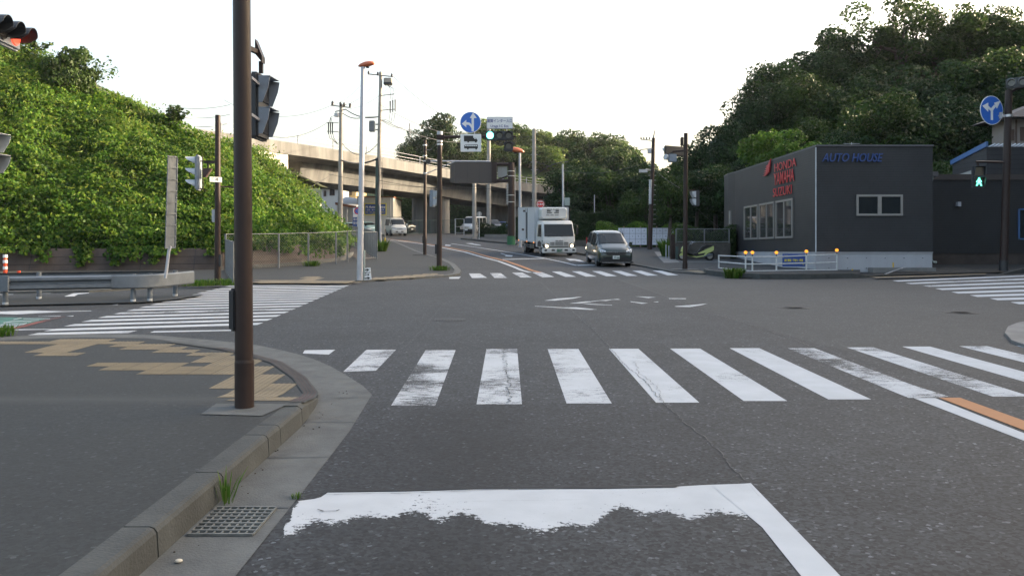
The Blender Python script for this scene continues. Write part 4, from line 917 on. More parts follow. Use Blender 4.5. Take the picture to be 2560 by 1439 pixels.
def house(px0, px1, y, pyt, depth, m, rm, lab, wins, pyroof=None, eave=.5, name="house"):
    x0, x1 = gx(px0, y), gx(px1, y); zt = P(0, pyt, y).z; zb = e(min(y, 140)) - .5
    o = empty(name, ((x0 + x1) / 2, y, zb), label=lab, cat="house"); T = Matrix.Translation(-o.location)
    mb = MB(); mb.T = T; mb.box(x0, x1, y, y + depth, zb, zt); w = mb.build("wall", m, o)
    zr = P(0, pyroof, y).z if pyroof else zt + 1.2
    mb = MB(); mb.T = T; a, b, c, d = x0 - eave, x1 + eave, y - eave, y + depth + eave; my = (c + d) / 2
    mb.add([(a, c, zt), (b, c, zt), (b, d, zt), (a, d, zt), (a + 1, my, zr), (b - 1, my, zr), (a, c, zt + .15), (b, c, zt + .15), (b, d, zt + .15), (a, d, zt + .15)], [(0, 1, 2, 3), (0, 1, 7, 6), (1, 2, 8, 7), (2, 3, 9, 8), (3, 0, 6, 9), (6, 7, 5, 4), (8, 9, 4, 5), (7, 8, 5), (9, 6, 4)])
    mb.build("roof", rm, o)
    for wx0, wx1, wy0, wy1 in wins:
        a, b = gx(wx0, y), gx(wx1, y); c, d = P(0, wy1, y).z, P(0, wy0, y).z
        mb = MB(); mb.T = T; mb.box(a, b, y - .06, y - .003, c, d); f = mb.build("window", "shutter_brown", o); mb = MB(); mb.T = T; mb.box(a + .1, (a + b) / 2 - .03, y - .075, y - .062, c + .08, d - .08); mb.box((a + b) / 2 + .03, b - .1, y - .075, y - .062, c + .08, d - .08); mb.build("pane", "glass_dark", f)
    return o
house(804, 858, 108, 471, 8, "render_white", "roof_dark", "white two storey house with brown shutters, left of the workshop under the overpass", [(809, 816, 476, 491), (824, 837, 470, 489), (851, 856, 468, 489)], 462)
house(862, 890, 112, 466, 8, "render_yellow", "roof_dark", "yellowish house squeezed between the white house and the workshop", [(870, 880, 474, 488)], 458)
house(700, 800, 150, 505, 9, "render_grey", "roof_dark", "low grey house far under the overpass at the bank edge", [(770, 780, 515, 530)], 498)
o = empty("canopy_roof", (gx(868, 92), 92, e(92)), label="rust edged lean-to canopy beside the pale workshop wall", cat="canopy"); T = Matrix.Translation(-o.location)
mb = MB(); mb.T = T; a, b = gx(838, 92), gx(891, 92); z = P(0, 505, 92).z; mb.add([(a, 92, z), (b, 92, z - .45), (b, 98, z + .6), (a, 98, z + 1.0), (a, 92, z - .14), (b, 92, z - .59), (b, 98, z + .45), (a, 98, z + .85)], [(0, 1, 2, 3), (4, 5, 6, 7), (0, 1, 5, 4), (1, 2, 6, 5), (3, 0, 4, 7)]); mb.build("roof", "pole_grey", o)
mb = MB(); mb.T = T; mb.add([(a, 91.97, z - .02), (b, 91.97, z - .47), (b, 91.97, z - .72), (a, 91.97, z - .3)], [(0, 1, 2, 3)]); mb.build("fascia", "roof_rust", o)
mb = MB(); mb.T = T; mb.box(a, b, 95, 95.2, 3.2, z - .3); mb.build("wall", "render_grey", o)
for px in (842, 866): 
    mb = MB(); mb.T = T; mb.box(gx(px, 92.5), gx(px, 92.5) + .12, 92.5, 92.62, 3.2, z - .3); mb.build("post", "pole_grey", o)
# ================================================================== DARK WORKSHOP AT RIGHT
def siding(name, col, pitch=.105):
    m, nt, b = nmat(name); g = nt.nodes.new("ShaderNodeNewGeometry"); sp = nt.nodes.new("ShaderNodeSeparateXYZ"); lk(nt, g.outputs["Position"], sp.inputs[0])
    def mth(op, a, v):
        q = nt.nodes.new("ShaderNodeMath"); q.operation = op; lk(nt, a, q.inputs[0]); q.inputs[1].default_value = v; return q.outputs[0]
    fr = mth('FRACT', mth('MULTIPLY', sp.outputs[2], 1 / pitch), 0); ln = mth('LESS_THAN', fr, .16)
    xx = nt.nodes.new("ShaderNodeMath"); xx.operation = 'ADD'; lk(nt, sp.outputs[0], xx.inputs[0]); lk(nt, sp.outputs[1], xx.inputs[1])
    fl = mth('FLOOR', mth('MULTIPLY', sp.outputs[2], 1 / pitch), 0); off = mth('MULTIPLY', fl, .37)
    ad = nt.nodes.new("ShaderNodeMath"); ad.operation = 'ADD'; lk(nt, xx.outputs[0], ad.inputs[0]); lk(nt, off, ad.inputs[1])
    fx = mth('FRACT', mth('MULTIPLY', ad.outputs[0], 1 / .9), 0); lx = mth('LESS_THAN', fx, .02)
    mxm = nt.nodes.new("ShaderNodeMath"); mxm.operation = 'MAXIMUM'; lk(nt, ln, mxm.inputs[0]); lk(nt, lx, mxm.inputs[1])
    n = nt.nodes.new("ShaderNodeTexNoise"); n.inputs["Scale"].default_value = 1.2; n.inputs["Detail"].default_value = 5; lk(nt, g.outputs["Position"], n.inputs[0])
    r = nt.nodes.new("ShaderNodeMapRange"); r.inputs[1].default_value = .3; r.inputs[2].default_value = .7; r.inputs[3].default_value = .8; r.inputs[4].default_value = 1.15; lk(nt, n.outputs[0], r.inputs[0])
    mc = nt.nodes.new("ShaderNodeMix"); mc.data_type = 'RGBA'; mc.blend_type = 'MULTIPLY'; mc.inputs[0].default_value = 1; mc.inputs[6].default_value = (*col, 1); lk(nt, r.outputs[0], mc.inputs[7])
    mx = nt.nodes.new("ShaderNodeMix"); mx.data_type = 'RGBA'; lk(nt, mxm.outputs[0], mx.inputs[0]); lk(nt, mc.outputs[2], mx.inputs[6]); mx.inputs[7].default_value = (col[0] * .45, col[1] * .45, col[2] * .45, 1)
    lk(nt, mx.outputs[2], b.inputs["Base Color"]); b.inputs["Roughness"].default_value = .55; MATS[name] = m
siding("siding", (.021, .0225, .0255)); siding("siding_wing", (.0145, .0155, .018)); siding("siding_shed", (.028, .029, .033), .25)
mat("base_block", (.36, .37, .39), .8, var=.14, vscale=1.2, streak=1); mat("frame_alu", (.26, .245, .225), .45, metal=.2); mat("glass_mirror", (.26, .25, .25), .04, metal=.85); mat("trim_grey", (.09, .09, .095), .6); mat("blue_trim", (.05, .13, .30), .5); mat("letter_blue", (.025, .065, .21), .4); mat("letter_red", (.50, .02, .03), .4)
ws = empty("motorcycle_shop", (15, 40, e(40)), label="dark grey sided motorcycle shop with sloping corner, red maker lettering and blue roof sign", cat="building"); T = Matrix.Translation(-ws.location)
A = Vector((12.95, 35.3)); Bp = Vector((17.92, 35.3)); C2 = Vector((12.75, 47.4)); D2 = Vector((12.63, 48.4)); ZT = 6.13; ZS = 1.635
fp = [A, Bp, Vector((17.92, 50)), Vector((12.8, 50)), D2, C2]
mb = MB(); mb.T = T; mb.prism([(p.x, p.y, ZS) for p in fp], (0, 0, ZT - ZS)); mb.build("wall", "siding", ws)
c0 = sum(fp, Vector((0, 0))) / 6; fo = [c0 + (p - c0) * 1.006 for p in fp]; mb = MB(); mb.T = T; mb.prism([(p.x, p.y, ZT) for p in fo], (0, 0, .07)); mb.build("roof", "trim_grey", ws)
fi = [c0 + (p - c0) * .997 for p in fp]; mb = MB(); mb.T = T; mb.prism([(p.x, p.y, .3) for p in fi], (0, 0, ZS - .3 - .03)); fnd = mb.build("foundation", "base_block", ws)
mb = MB(); mb.T = T; mb.prism([(p.x, p.y, ZS - .03) for p in [c0 + (p - c0) * 1.002 for p in fp]], (0, 0, .035)); mb.build("sill_trim", "pole_grey", ws)
for i in range(6):
    for z in (.95, 1.38): mb = MB(); mb.T = T; mb.cyl((13.5 + i * .8, 35.34, z), (13.5 + i * .8, 35.29, z), .018, n=6); mb.build("tie_hole", "dark_metal", fnd)
mb = MB(); mb.T = T; mb.box(12.915, 12.955, 35.262, 35.302, ZS, ZT - .05); mb.build("corner_trim", "visor_white", ws)
u = (C2 - A).normalized(); nL = Vector((-u.y, u.x))
def onleft(y, out=0): t = (y - A.y) / u.y; p = A + u * t + nL * out; return p
for y0, y1 in ((38.0, 40.3), (40.55, 42.85), (43.1, 45.5)):
    def q(yy, z, o_): p = onleft(yy, o_); return (p.x, p.y, z)
    mb = MB(); mb.T = T; fw = .09
    for a, b, c, d in ((y0, y1, 2.28, 2.28 + fw), (y0, y1, 4.1 - fw, 4.1), (y0, y0 + fw, 2.28 + fw, 4.1 - fw), (y1 - fw, y1, 2.28 + fw, 4.1 - fw), ((y0 + y1) / 2 - .03, (y0 + y1) / 2 + .03, 2.28 + fw, 4.1 - fw)):
        mb.add([q(a, c, .005), q(b, c, .005), q(b, d, .005), q(a, d, .005), q(a, c, .07), q(b, c, .07), q(b, d, .07), q(a, d, .07)], [(0, 1, 2, 3), (4, 5, 6, 7), (0, 1, 5, 4), (1, 2, 6, 5), (2, 3, 7, 6), (3, 0, 4, 7)])
    f = mb.build("window", "frame_alu", ws); mb = MB(); mb.T = T; mb.add([q(y0 + fw, 2.28 + fw, .03), q(y1 - fw, 2.28 + fw, .03), q(y1 - fw, 4.1 - fw, .03), q(y0 + fw, 4.1 - fw, .03)], [(0, 1, 2, 3)]); mb.build("pane", "glass_mirror", f)
mb = MB(); mb.T = T; x0, x1, z0, z1 = 14.65, 16.62, 3.18, 4.08; fw = .09
for a, b, c, d in ((x0, x1, z0, z0 + fw), (x0, x1, z1 - fw, z1), (x0, x0 + fw, z0 + fw, z1 - fw), (x1 - fw, x1, z0 + fw, z1 - fw), ((x0 + x1) / 2 - .08, (x0 + x1) / 2 + .08, z0 + fw, z1 - fw)): mb.box(a, b, 35.23, 35.296, c, d)
f = mb.build("window", "frame_alu", ws); mb = MB(); mb.T = T; mb.box(x0 + fw, x1 - fw, 35.27, 35.29, z0 + fw, z1 - fw); mb.build("pane", "glass_dark", f)
mb = MB(); mb.T = T; mb.box(12.60, 12.69, 47.9, 48.2, 2.2, 4.0); mb.build("side_window", "frame_alu", ws)
text_mesh("AUTO HOUSE", .50, "letter_blue", ws, T @ face_mtx(((gx(2058, 35.2) + gx(2203, 35.2)) / 2, 35.24, 5.63)), shear=.28, extrude=.03, bold=.004, sx=.80)
def left_mtx(y, z, out=.04): p = onleft(y, out); m = Matrix(((-u.x, 0, nL.x, p.x), (-u.y, 0, nL.y, p.y), (0, 1, 0, z), (0, 0, 0, 1))); return T @ m
text_mesh("HONDA", .56, "letter_red", ws, left_mtx(39.05, 5.70), extrude=.010, bold=0, sx=1.42); text_mesh("YAMAHA", .84, "letter_red", ws, left_mtx(39.2, 5.13), extrude=.010, bold=.002, sx=.80); text_mesh("SUZUKI", .60, "letter_red", ws, left_mtx(39.4, 4.50), extrude=.010, bold=0, sx=1.30)
mb = MB(); M_ = left_mtx(41.55, 5.72)
mb.T = M_
for k in range(5): mb.prism([(-.62 + .12 * k, -.24 + .11 * k, 0), (-.2 + .08 * k, -.27 + .1 * k, 0), (.38 + .04 * k, -.12 + .13 * k, 0), (.40 + .05 * k, -.03 + .135 * k, 0), (-.15 + .08 * k, -.19 + .11 * k, 0)], (0, 0, .05))
mb.build("wing_emblem", "letter_red", ws)
def ae(loc, s, lab, name="roof_aerial"):
    o = empty(name, tuple(loc), label=lab, cat="aerial"); mb = MB(); mb.bar((0, 0, 0), (0, 0, .55 * s), .03); mb.build("mast", "pole_grey", o); mb = MB()
    for k in range(5): mb.bar((-.25 * s, -.3 * s + .15 * k * s, .36 * s + .03 * k), (.32 * s, -.3 * s + .15 * k * s, .36 * s + .03 * k), .015)
    for z, w in ((.5, .3), (.28, .42), (.2, .3)): mb.bar((-w * s, 0, z * s), (w * s, 0, z * s), .018)
    mb.build("elements", "pole_grey", o)
ae((gx(2129, 40), 40, 6.2), 1.3, "thin television aerial on the roof of the dark motorcycle shop")
# wing
wg = empty("workshop_wing", (24, 40, 1), label="low dark grey workshop wing with brown eave, right of the motorcycle shop", cat="building"); T = Matrix.Translation(-wg.location)
mb = MB(); mb.T = T; mb.box(19.0, 38, 38, 50, 1.57, 4.93); mb.build("wall", "siding_wing", wg)
mat("eave_brown", (.05, .04, .036), .7); mb = MB(); mb.T = T; mb.box(18.95, 38, 37.93, 50, 4.93, 5.19); mb.build("roof", "eave_brown", wg)
mb = MB(); mb.T = T; mb.box(18.2, 38, 38.03, 50, .5, 1.57); mb.build("foundation", "brown_concrete", wg)
mb = MB(); mb.T = T; mb.box(gx(2392, 37.9), gx(2400, 37.9), 37.8, 37.99, 3.72, 3.92); mb.build("wall_lamp", "pole_grey", wg)
mb = MB(); mb.T = T; xa = gx(2548, 37.9)
for a, b, c, d in ((xa, xa + .06, 2.2, 3.62), (xa, xa + 3, 3.56, 3.62), (xa, xa + 3, 2.2, 2.26)): mb.box(a, b, 37.94, 37.995, c, d)
f = mb.build("window", "blue_trim", wg); mb = MB(); mb.T = T; mb.box(xa + .06, xa + 3, 37.97, 37.99, 2.26, 3.56); mb.build("pane", "glass_dark", f)
dp = empty("downpipe", (18.3, 35.3, .9), label="pale drainpipe running down the gap between shop and wing", cat="drainpipe"); mat("pipe_pale", (.30, .36, .34), .5, var=.15)
dx, dy = gx(2331, 36.4), 36.4; mb = MB(); mb.tube([(dx - 18.3, dy - 35.3, 4.1), (dx - 18.33, dy - 35.3, 3.9), (dx - 18.38, dy - 35.35, 3.7), (dx - 18.38, dy - 35.35, .42), (dx - 18.28, dy - 35.35, .3), (dx - 18.15, dy - 35.35, .28)], .055, 8); mb.build("pipe", "pipe_pale", dp)
mb = MB(); mb.box(dx - 18.42, dx - 18.12, dy - 35.45, dy - 35.2, 4.05, 4.25); mb.build("rainwater_head", "trim_grey", dp)
# blue-roofed shed
sd_ = empty("shed", (27, 46, 2), label="grey shed with blue sloping fascia and corrugated eave behind the low wing", cat="shed"); T = Matrix.Translation(-sd_.location)
mb = MB(); mb.T = T; mb.prism([(25.2, 44, 3), (25.2, 47.4, 3), (25.2, 47.4, 6.6), (25.2, 44, 7.2)], (14, 0, 0)); mb.build("wall", "siding_shed", sd_)
mb = MB(); mb.T = T; mb.prism([(25.12, 43.9, 7.2), (25.12, 47.5, 6.6), (25.12, 47.5, 6.85), (25.12, 43.9, 7.47)], (.1, 0, 0)); mb.build("fascia", "blue_trim", sd_)
mb = MB(); mb.T = T; 
for i in range(60): x = 25.5 + i * .22; mb.prism([(x, 43.85, 7.28), (x + .11, 43.85, 7.28), (x + .055, 43.85, 7.38)], (0, 3.6, -.6))
mb.build("roof", "visor_white", sd_)
mb = MB(); mb.T = T; mb.prism([(25.17, 45.3, 5.2), (25.17, 47.0, 5.2), (25.17, 47.0, 5.95), (25.17, 45.3, 6.1)], (.02, 0, 0)); mb.build("window", "render_grey", sd_)
hs = empty("hillside_house", (36, 50, 5), label="beige house with dark tiled roof half hidden behind the right-hand signal post", cat="house"); T = Matrix.Translation(-hs.location); mat("render_beige", (.30, .26, .235), .85, var=.1)
xa = gx(2526, 52); mb = MB(); mb.T = T; mb.box(xa, xa + 9, 52, 54, 4, P(0, 292, 52).z); mb.build("wall", "render_beige", hs)
zr = P(0, 292, 52).z; mb = MB(); mb.T = T; mb.add([(xa - .9, 51, zr - .15), (xa + 10, 51, zr - .15), (xa + 10, 55, zr - .15), (xa - .9, 55, zr - .15), (xa + 3.5, 53, zr + 1.6), (xa + 6, 53, zr + 1.6)], [(0, 1, 5, 4), (1, 2, 5), (2, 3, 4, 5), (3, 0, 4), (0, 1, 2, 3)]); mb.build("roof", "roof_dark", hs)
mb = MB(); mb.T = T; mb.box(xa + .05, xa + .22, 51.94, 51.997, P(0, 352, 52).z, P(0, 324, 52).z); mb.box(xa + .3, xa + .36, 51.9, 51.997, 7, zr - .2); mb.box(xa + .6, xa + 1.6, 51.94, 51.997, P(0, 352, 52).z, P(0, 318, 52).z); mb.build("window", "shutter_brown", hs)
# light retaining step right of the shop base and its handrail
mb = MB(); mb.T = None; a, b, c = P(2182, 683, 34.9), P(2190, 665, 35.1), P(2330, 660, 36); 
mb.prism([(gx(2182, 34.8), 34.8, .6), (17.8, 34.8, .6), (17.8, 34.8, .98), (gx(2182, 34.8), 34.8, .98)], (0, .45, 0)); o = mb.build("retaining_step", "concrete"); tag(o, "low concrete step in front of the shop foundation, right of the blue banner", "step")
mb = MB(); mb.tube([P(2208, 687, 33.6), P(2240, 675, 34.4), P(2263, 668, 35)], .025, 6); o = mb.build("handrail", "pole_grey"); tag(o, "short white handrail bar sloping up beside the shop driveway", "handrail")
# ================================================================== POLES, SIGNALS, SIGNS
mat("lens_green", (.02, .6, .42), .3, emis=(.12, 1.0, .72), estr=2.6); mat("lens_red", (.7, .03, .02), .3, emis=(1.0, .12, .06), estr=.35); mat("lens_off", (.03, .03, .032), .12, spec=.7); mat("man_green", (.1, .8, .6), .4, emis=(.10, 1.0, .65), estr=1.5)
mat("orange_lamp", (.42, .10, .03), .35, coat=.3); mat("metal_bare", (.5, .5, .52), .35, metal=.8)
def rot(T, rz): return T @ Matrix.Rotation(rz, 4, 'Z')
def loc_(x, y, z): return Matrix.Translation((x, y, z))
def pole(parent, p0, p1, r0, r1, m, name="pole", n=16):
    mb = MB(); mb.cyl(p0, p1, r0, r1, n=n); return mb.build(name, m, parent)
def hood(T, r, L, lo=.35, a0=-25, a1=205, th=.012, n=14):
    mb = MB(); mb.T = T; secs = []
    for i in range(n + 1):
        a = R(a0 + (a1 - a0) * i / n); l = L * (lo + (1 - lo) * max(0, math.sin(a)) ** .5) if math.sin(a) > 0 else L * lo * (1 + math.sin(a))
        c, s = math.cos(a), math.sin(a); secs.append([(r * c, 0, r * s), (r * c, -l, r * s), ((r - th) * c, -l, (r - th) * s), ((r - th) * c, 0, (r - th) * s)])
    mb.smooth = False; mb.loft(secs); return mb
def vehicle_head(parent, T, lit=0, visor="visor_grey", n=3, arrow=False, L=.26, vertical=False, m="housing", lo=.35):
    """three lenses in a row (left to right, or top to bottom), facing local -Y"""
    s = .42; mb = MB(); mb.T = T
    ext = s * (n - 1) / 2 + .22
    if vertical: mb.box(-.22, .22, 0, .14, -ext, ext)
    else: mb.box(-ext, ext, 0, .14, -.22, .22)
    h = mb.build("housing", m, parent, bevel=.04)
    for i in range(n):
        o = (i - (n - 1) / 2) * s; c = (0, 0, -o) if vertical else (o, 0, 0); Tl = T @ Matrix.Translation(c)
        hood(Tl, .17, L, lo).build("visor", visor, parent)
        mb = MB(); mb.T = Tl; mb.cyl((0, -.002, 0), (0, -.03, 0), .155, .14, n=20)
        mb.build("lens", ["lens_off", "lens_green", "lens_red"][(1 if lit == 1 and i == 0 else 2 if lit == 2 and i == n - 1 else 0)], parent)
    if arrow:
        Tl = T @ Matrix.Translation((s, 0, -.48)); mb = MB(); mb.T = Tl; mb.box(-.21, .21, 0, .13, -.24, .22); mb.build("arrow_housing", m, parent, bevel=.04)
        hood(Tl, .17, L).build("visor", visor, parent); mb = MB(); mb.T = Tl; mb.cyl((0, -.002, 0), (0, -.03, 0), .155, .14, n=20); mb.build("lens", "lens_off", parent)
    return h
def green_man(parent, T, s=1.0):
    mb = MB(); mb.T = T
    k = lambda pts: mb.prism([(x * s, 0, z * s) for x, z in pts], (0, .004, 0))
    mb.cyl((0, 0, .085 * s), (0, .004, .085 * s), .024 * s, n=10)
    k([(-.025, .06), (.03, .06), (.035, -.02), (-.03, -.02)]); k([(-.025, .055), (-.075, .0), (-.065, -.02), (-.01, .03)]); k([(.03, .055), (.07, .005), (.06, -.01), (.02, .03)])
    k([(-.03, -.02), (.0, -.02), (-.05, -.11), (-.08, -.10)]); k([(0, -.02), (.035, -.02), (.075, -.11), (.045, -.115)]); return mb.build("walking_figure", "man_green", parent)
def ped_head(parent, T, lit=False, visor="visor_grey", s=1.0, vm=None, m="housing"):
    T = T @ Matrix.Diagonal((s, s, s, 1)); mb = MB(); mb.T = T; mb.box(-.18, .18, 0, .16, -.36, .36); mb.build("housing", m, parent, bevel=.02)
    for z in (.17, -.17):
        mb = MB(); mb.T = T; w, L = .155, .2; a, b = z + .15, z - .14
        out = [(-w, 0, b), (-w, -.07, b), (-w, -L * .8, z), (-w, -L, a - .03), (-w + .03, -L, a), (w - .03, -L, a), (w, -L, a - .03), (w, -L * .8, z), (w, -.07, b), (w, 0, b)]
        # hood: left cheek, roof, right cheek as thin plates
        mb.prism([(-w, 0, b), (-w, -.07, b), (-w, -L * .85, z + .02), (-w, -L, a - .02), (-w, 0, a)], (.008, 0, 0)); mb.prism([(w - .008, 0, b), (w - .008, -.07, b), (w - .008, -L * .85, z + .02), (w - .008, -L, a - .02), (w - .008, 0, a)], (.008, 0, 0))
        mb.box(-w + .008, w - .008, -L, 0, a - .008, a); mb.build("visor", visor, parent)
        mb = MB(); mb.T = T; mb.box(-w + .02, w - .02, -.012, -.001, b + .02, a - .02); mb.build("lens", "lens_off", parent)
    if lit: green_man(parent, T @ Matrix.Translation((0, -.02, -.165)), 1.15)
def clamp(parent, c, r, m="metal_bare", h=.04):
    mb = MB(); mb.cyl((c[0], c[1], c[2] - h / 2), (c[0], c[1], c[2] + h / 2), r, n=16); return mb.build("clamp", m, parent)
def base_of(px, py, up=.06): g = G(px, py, up); return g
def arrow_shape(kind):
    if kind == "left_up": return [[(.05, -.42), (.16, -.42), (.16, .20), (.30, .20), (.12, .46), (-.04, .20), (.05, .20)], [(.05, -.30), (.05, -.12), (-.02, -.03), (-.12, .0), (-.20, .0), (-.20, .12), (-.42, -.07), (-.20, -.24), (-.20, -.12), (-.10, -.12), (-.02, -.18)]]
    return [[(-.05, -.34), (.05, -.34), (.05, .0), (.18, .14), (.10, .20), (-.04, .06), (-.05, .0)], [(.09, .26), (.22, .06), (.38, .34)], [(-.03, .06), (-.18, .16), (-.24, .09), (-.05, -.03)], [(-.16, .25), (-.16, -.07), (-.42, .13)]]
def round_sign(parent, T, d, kind):
    mb = MB(); mb.T = T; mb.cyl((0, 0, 0), (0, -.02, 0), d / 2, n=40); pl = mb.build("sign_plate", "sign_white", parent)
    mb = MB(); mb.T = T; mb.cyl((0, -.021, 0), (0, -.024, 0), d / 2 * .955, n=40); mb.build("sign_face", "sign_blue", pl)
    mb = MB(); mb.T = T
    for i, q in enumerate(arrow_shape(kind)): mb.prism([(x * d, -.025 - .0007 * i, z * d) for x, z in q], (0, -.003, 0))
    mb.build("arrows", "sign_white", pl)
# ---- 1 near left pole
b = Vector((-2.386, 7.39, e(7.39) + .168)); o = empty("signal_pole", tuple(b), label="thick brown pole nearest the camera on the left pavement with a pedestrian signal", cat="signal pole")
pole(o, (0, 0, 0), (-.035, 0, 5.2), .079, .076, "pole_brown"); mb = MB(); mb.cyl((0, 0, 0), (0, 0, .40), .084, n=18); mb.cyl((0, 0, .40), (0, 0, .425), .084, .08, n=18); mb.build("base_sleeve", "pole_brown", o)
T = rot(loc_(.035, .46, 2.75), R(86)) @ Matrix.Diagonal((1, .62, 1, 1)); ped_head(o, T, visor="visor_grey", s=.86)
mb = MB(); mb.bar((.05, .02, 2.94), (.02, .42, 2.94), .025); mb.bar((.05, .02, 2.61), (.02, .42, 2.61), .025); mb.build("bracket", "metal_bare", o)
mb = MB(); mb.prism([(.0, .3, 3.36), (.065, .3, 3.20), (.065, .3, 3.14), (.0, .3, 3.22)], (0, .1, 0)); mb.bar((-.04, .05, 3.24), (.02, .35, 3.24), .04); mb.bar((.04, .36, 3.05), (.04, .36, 3.16), .035); mb.build("upper_bracket", "pole_brown", o)
mb = MB(); mb.box(-.125, -.06, -.06, .06, .68, 1.06); mb.build("button_box", "dark_metal", o, bevel=.02)
# ---- 2 off-frame pole with the top left vehicle signal
b = Vector((-9.35, 13.2, e(13.2) + .03)); o = empty("signal_pole", tuple(b), label="signal pole at the left edge carrying a red vehicle signal seen at top left", cat="signal pole")
pole(o, (0, 0, 0), (0, 0, 5.9), .11, .10, "pole_brown")
T = rot(loc_(-8.92 - b.x, 14.5 - b.y, 5.55 - b.z), R(94)); vehicle_head(o, T, lit=2, visor="housing", m="visor_grey", L=.34, lo=.9)
mb = MB(); mb.tube([(0, 0, 5.3), (.1, .3, 5.32), (.3, .85, 5.3)], .04, 8); mb.build("arm", "pole_brown", o)
T = rot(loc_(gx(-22, 13.5) - b.x, .35, 3.3 - b.z), R(88)); ped_head(o, T, visor="visor_white", m="visor_grey")
# ---- 3 right-hand pole
b = G(2509, 678, .1); b.z = P(0, 677, b.y).z; o = empty("signal_pole", tuple(b), label="brown pole at the right edge with a round blue sign and lit green walking figure", cat="signal pole")
zt = P(0, 226, b.y).z - b.z; pole(o, (0, 0, 0), (.22, 0, zt), .165, .14, "pole_brown"); mb = MB(); mb.cyl((0, 0, 0), (0, 0, .45), .18, .175, n=16); mb.build("base_sleeve", "dark_metal", o)
T = rot(loc_(gx(2540, b.y) - b.x, -.5, P(0, 211, b.y).z - b.z), R(-37)); vehicle_head(o, T, lit=2, visor="visor_white"); mb = MB(); mb.tube([(.22, 0, zt - .1), (.5, -.2, zt + .05), (.9, -.4, zt + .1)], .06, 8); mb.build("arm", "pole_brown", o)
T = loc_(gx(2475, b.y) - b.x, -.1, P(0, 277, b.y).z - b.z); round_sign(o, rot(T, R(17)), 1.22, "fork")
mb = MB(); zc = P(0, 290, b.y).z - b.z; mb.bar((.2, -.05, zc), (-.25, 0, zc), .05); mb.box(-.2, -.1, -.08, .08, zc - .12, zc + .15); mb.build("sign_bracket", "pole_grey", o); clamp(o, (.2, 0, zc), .175, "metal_bare", .1)
zc = P(0, 406, b.y).z - b.z; mb = MB(); mb.tube([(.12, 0, zc), (-1.2, -.05, zc + .02)], .05, 8); mb.cyl((-1.12, -.05, zc), (-1.12, -.05, zc - .16), .05, n=8); mb.build("arm", "pole_brown", o)
ped_head(o, rot(loc_(gx(2444, b.y) - b.x, -.1, P(0, 442, b.y).z - b.z), R(-12)), lit=True, visor="housing", s=1.32)
# ---- 4 overhead signal over the far road
b = base_of(1098, 672); o = empty("signal_pole", tuple(b), label="brown pole with arm carrying a lit green signal, blue arrow sign and name board", cat="signal pole"); Y = b.y
def zz(py): return P(0, py, Y).z - b.z
def xx(px): return gx(px, Y) - b.x
pole(o, (0, 0, 0), (xx(1099.5), 0, zz(330)), .125, .11, "pole_brown"); mb = MB(); mb.cyl((.03, 0, zz(345)), (.03, 0, zz(329)), .13, n=16); mb.cyl((.03, 0, zz(337)), (.03, 0, zz(335)), .137, n=16); mb.build("cap", "visor_white", o)
for py in (353, 361): clamp(o, (.02, 0, zz(py)), .13, "metal_bare", .08)
mb = MB(); mb.tube([(.0, -.1, zz(346)), (.5, -.12, zz(343)), (xx(1290), -.12, zz(342))], [.09, .07, .045], 10); mb.box(-.1, .25, -.18, .1, zz(350), zz(338)); mb.build("arm", "pole_brown", o)
vehicle_head(o, loc_(xx(1248.5), -.3, zz(341)), lit=1, visor="housing", arrow=True); 
round_sign(o, loc_(xx(1177), -.22, zz(308)), .96, "left_up")
mb = MB(); mb.box(xx(1152), xx(1203.5), -.24, -.20, zz(381), zz(337)); pl = mb.build("truck_bus_plate", "sign_white", o, bevel=.015)
mb = MB(); mb.T = loc_(xx(1177.5), -.247, zz(359))
P2 = lambda pts: mb.prism([((x - 1063) / 305 * .94, 0, (715 - y) / 305 * .94) for x, y in pts], (0, -.004, 0))
P2([(962, 608), (1100, 608), (1100, 640), (1140, 640), (1162, 672), (1166, 694), (962, 694)])
for x, y, r in ((1025, 697, 14), (1138, 697, 14), (1021, 803, 12), (1143, 803, 12)): mb.cyl(((x - 1063) / 305 * .94, -.001, (715 - y) / 305 * .94), ((x - 1063) / 305 * .94, -.0055, (715 - y) / 305 * .94), r / 305 * .94, n=12)
P2([(965, 762), (975, 742), (1163, 738), (1168, 745), (1168, 797), (965, 797)]); mb.build("truck_bus_symbols", "sign_black", pl)
mb = MB(); mb.T = loc_(xx(1177.5), -.253, zz(359))
for k in range(6): P2([(978 + k * 31, 748), (1002 + k * 31, 748), (1002 + k * 31, 765), (978 + k * 31, 765)])
P2([(1116, 643), (1135, 643), (1142, 657), (1116, 657)]); mb.build("symbol_windows", "sign_white", pl)
mb = MB(); mb.box(xx(1217), xx(1282), -.24, -.20, zz(324), zz(294)); nb = mb.build("name_board", "sign_white", o, bevel=.01)
mb = MB(); 
for a, c, d, f in ((1217.6, 1281.4, 295.3, 294.6), (1217.6, 1281.4, 323.4, 322.7), (1217.6, 1218.2, 322.7, 295.3), (1280.8, 1281.4, 322.7, 295.3)): mb.box(xx(a), xx(c), -.246, -.241, zz(d), zz(f))
mb.build("border", "sign_ink", nb)
text_mesh("浦賀インター入口", .172, "sign_ink", nb, loc_(xx(1249.5), -.247, zz(305)) @ face_mtx((0, 0, 0)), bold=.002, sx=.86); text_mesh("Uraga I.C Ent.", .15, "sign_ink", nb, loc_(xx(1249.5), -.247, zz(317.5)) @ face_mtx((0, 0, 0)), bold=.002, sx=1.0)
mb = MB(); 
for px in (1168, 1187): mb.bar((xx(px), -.19, zz(338)), (xx(px), -.19, zz(325)), .03)
for px in (1225, 1235, 1267): mb.bar((xx(px), -.19, zz(342)), (xx(px), -.19, zz(318)), .03)
mb.build("brackets", "metal_bare", o)
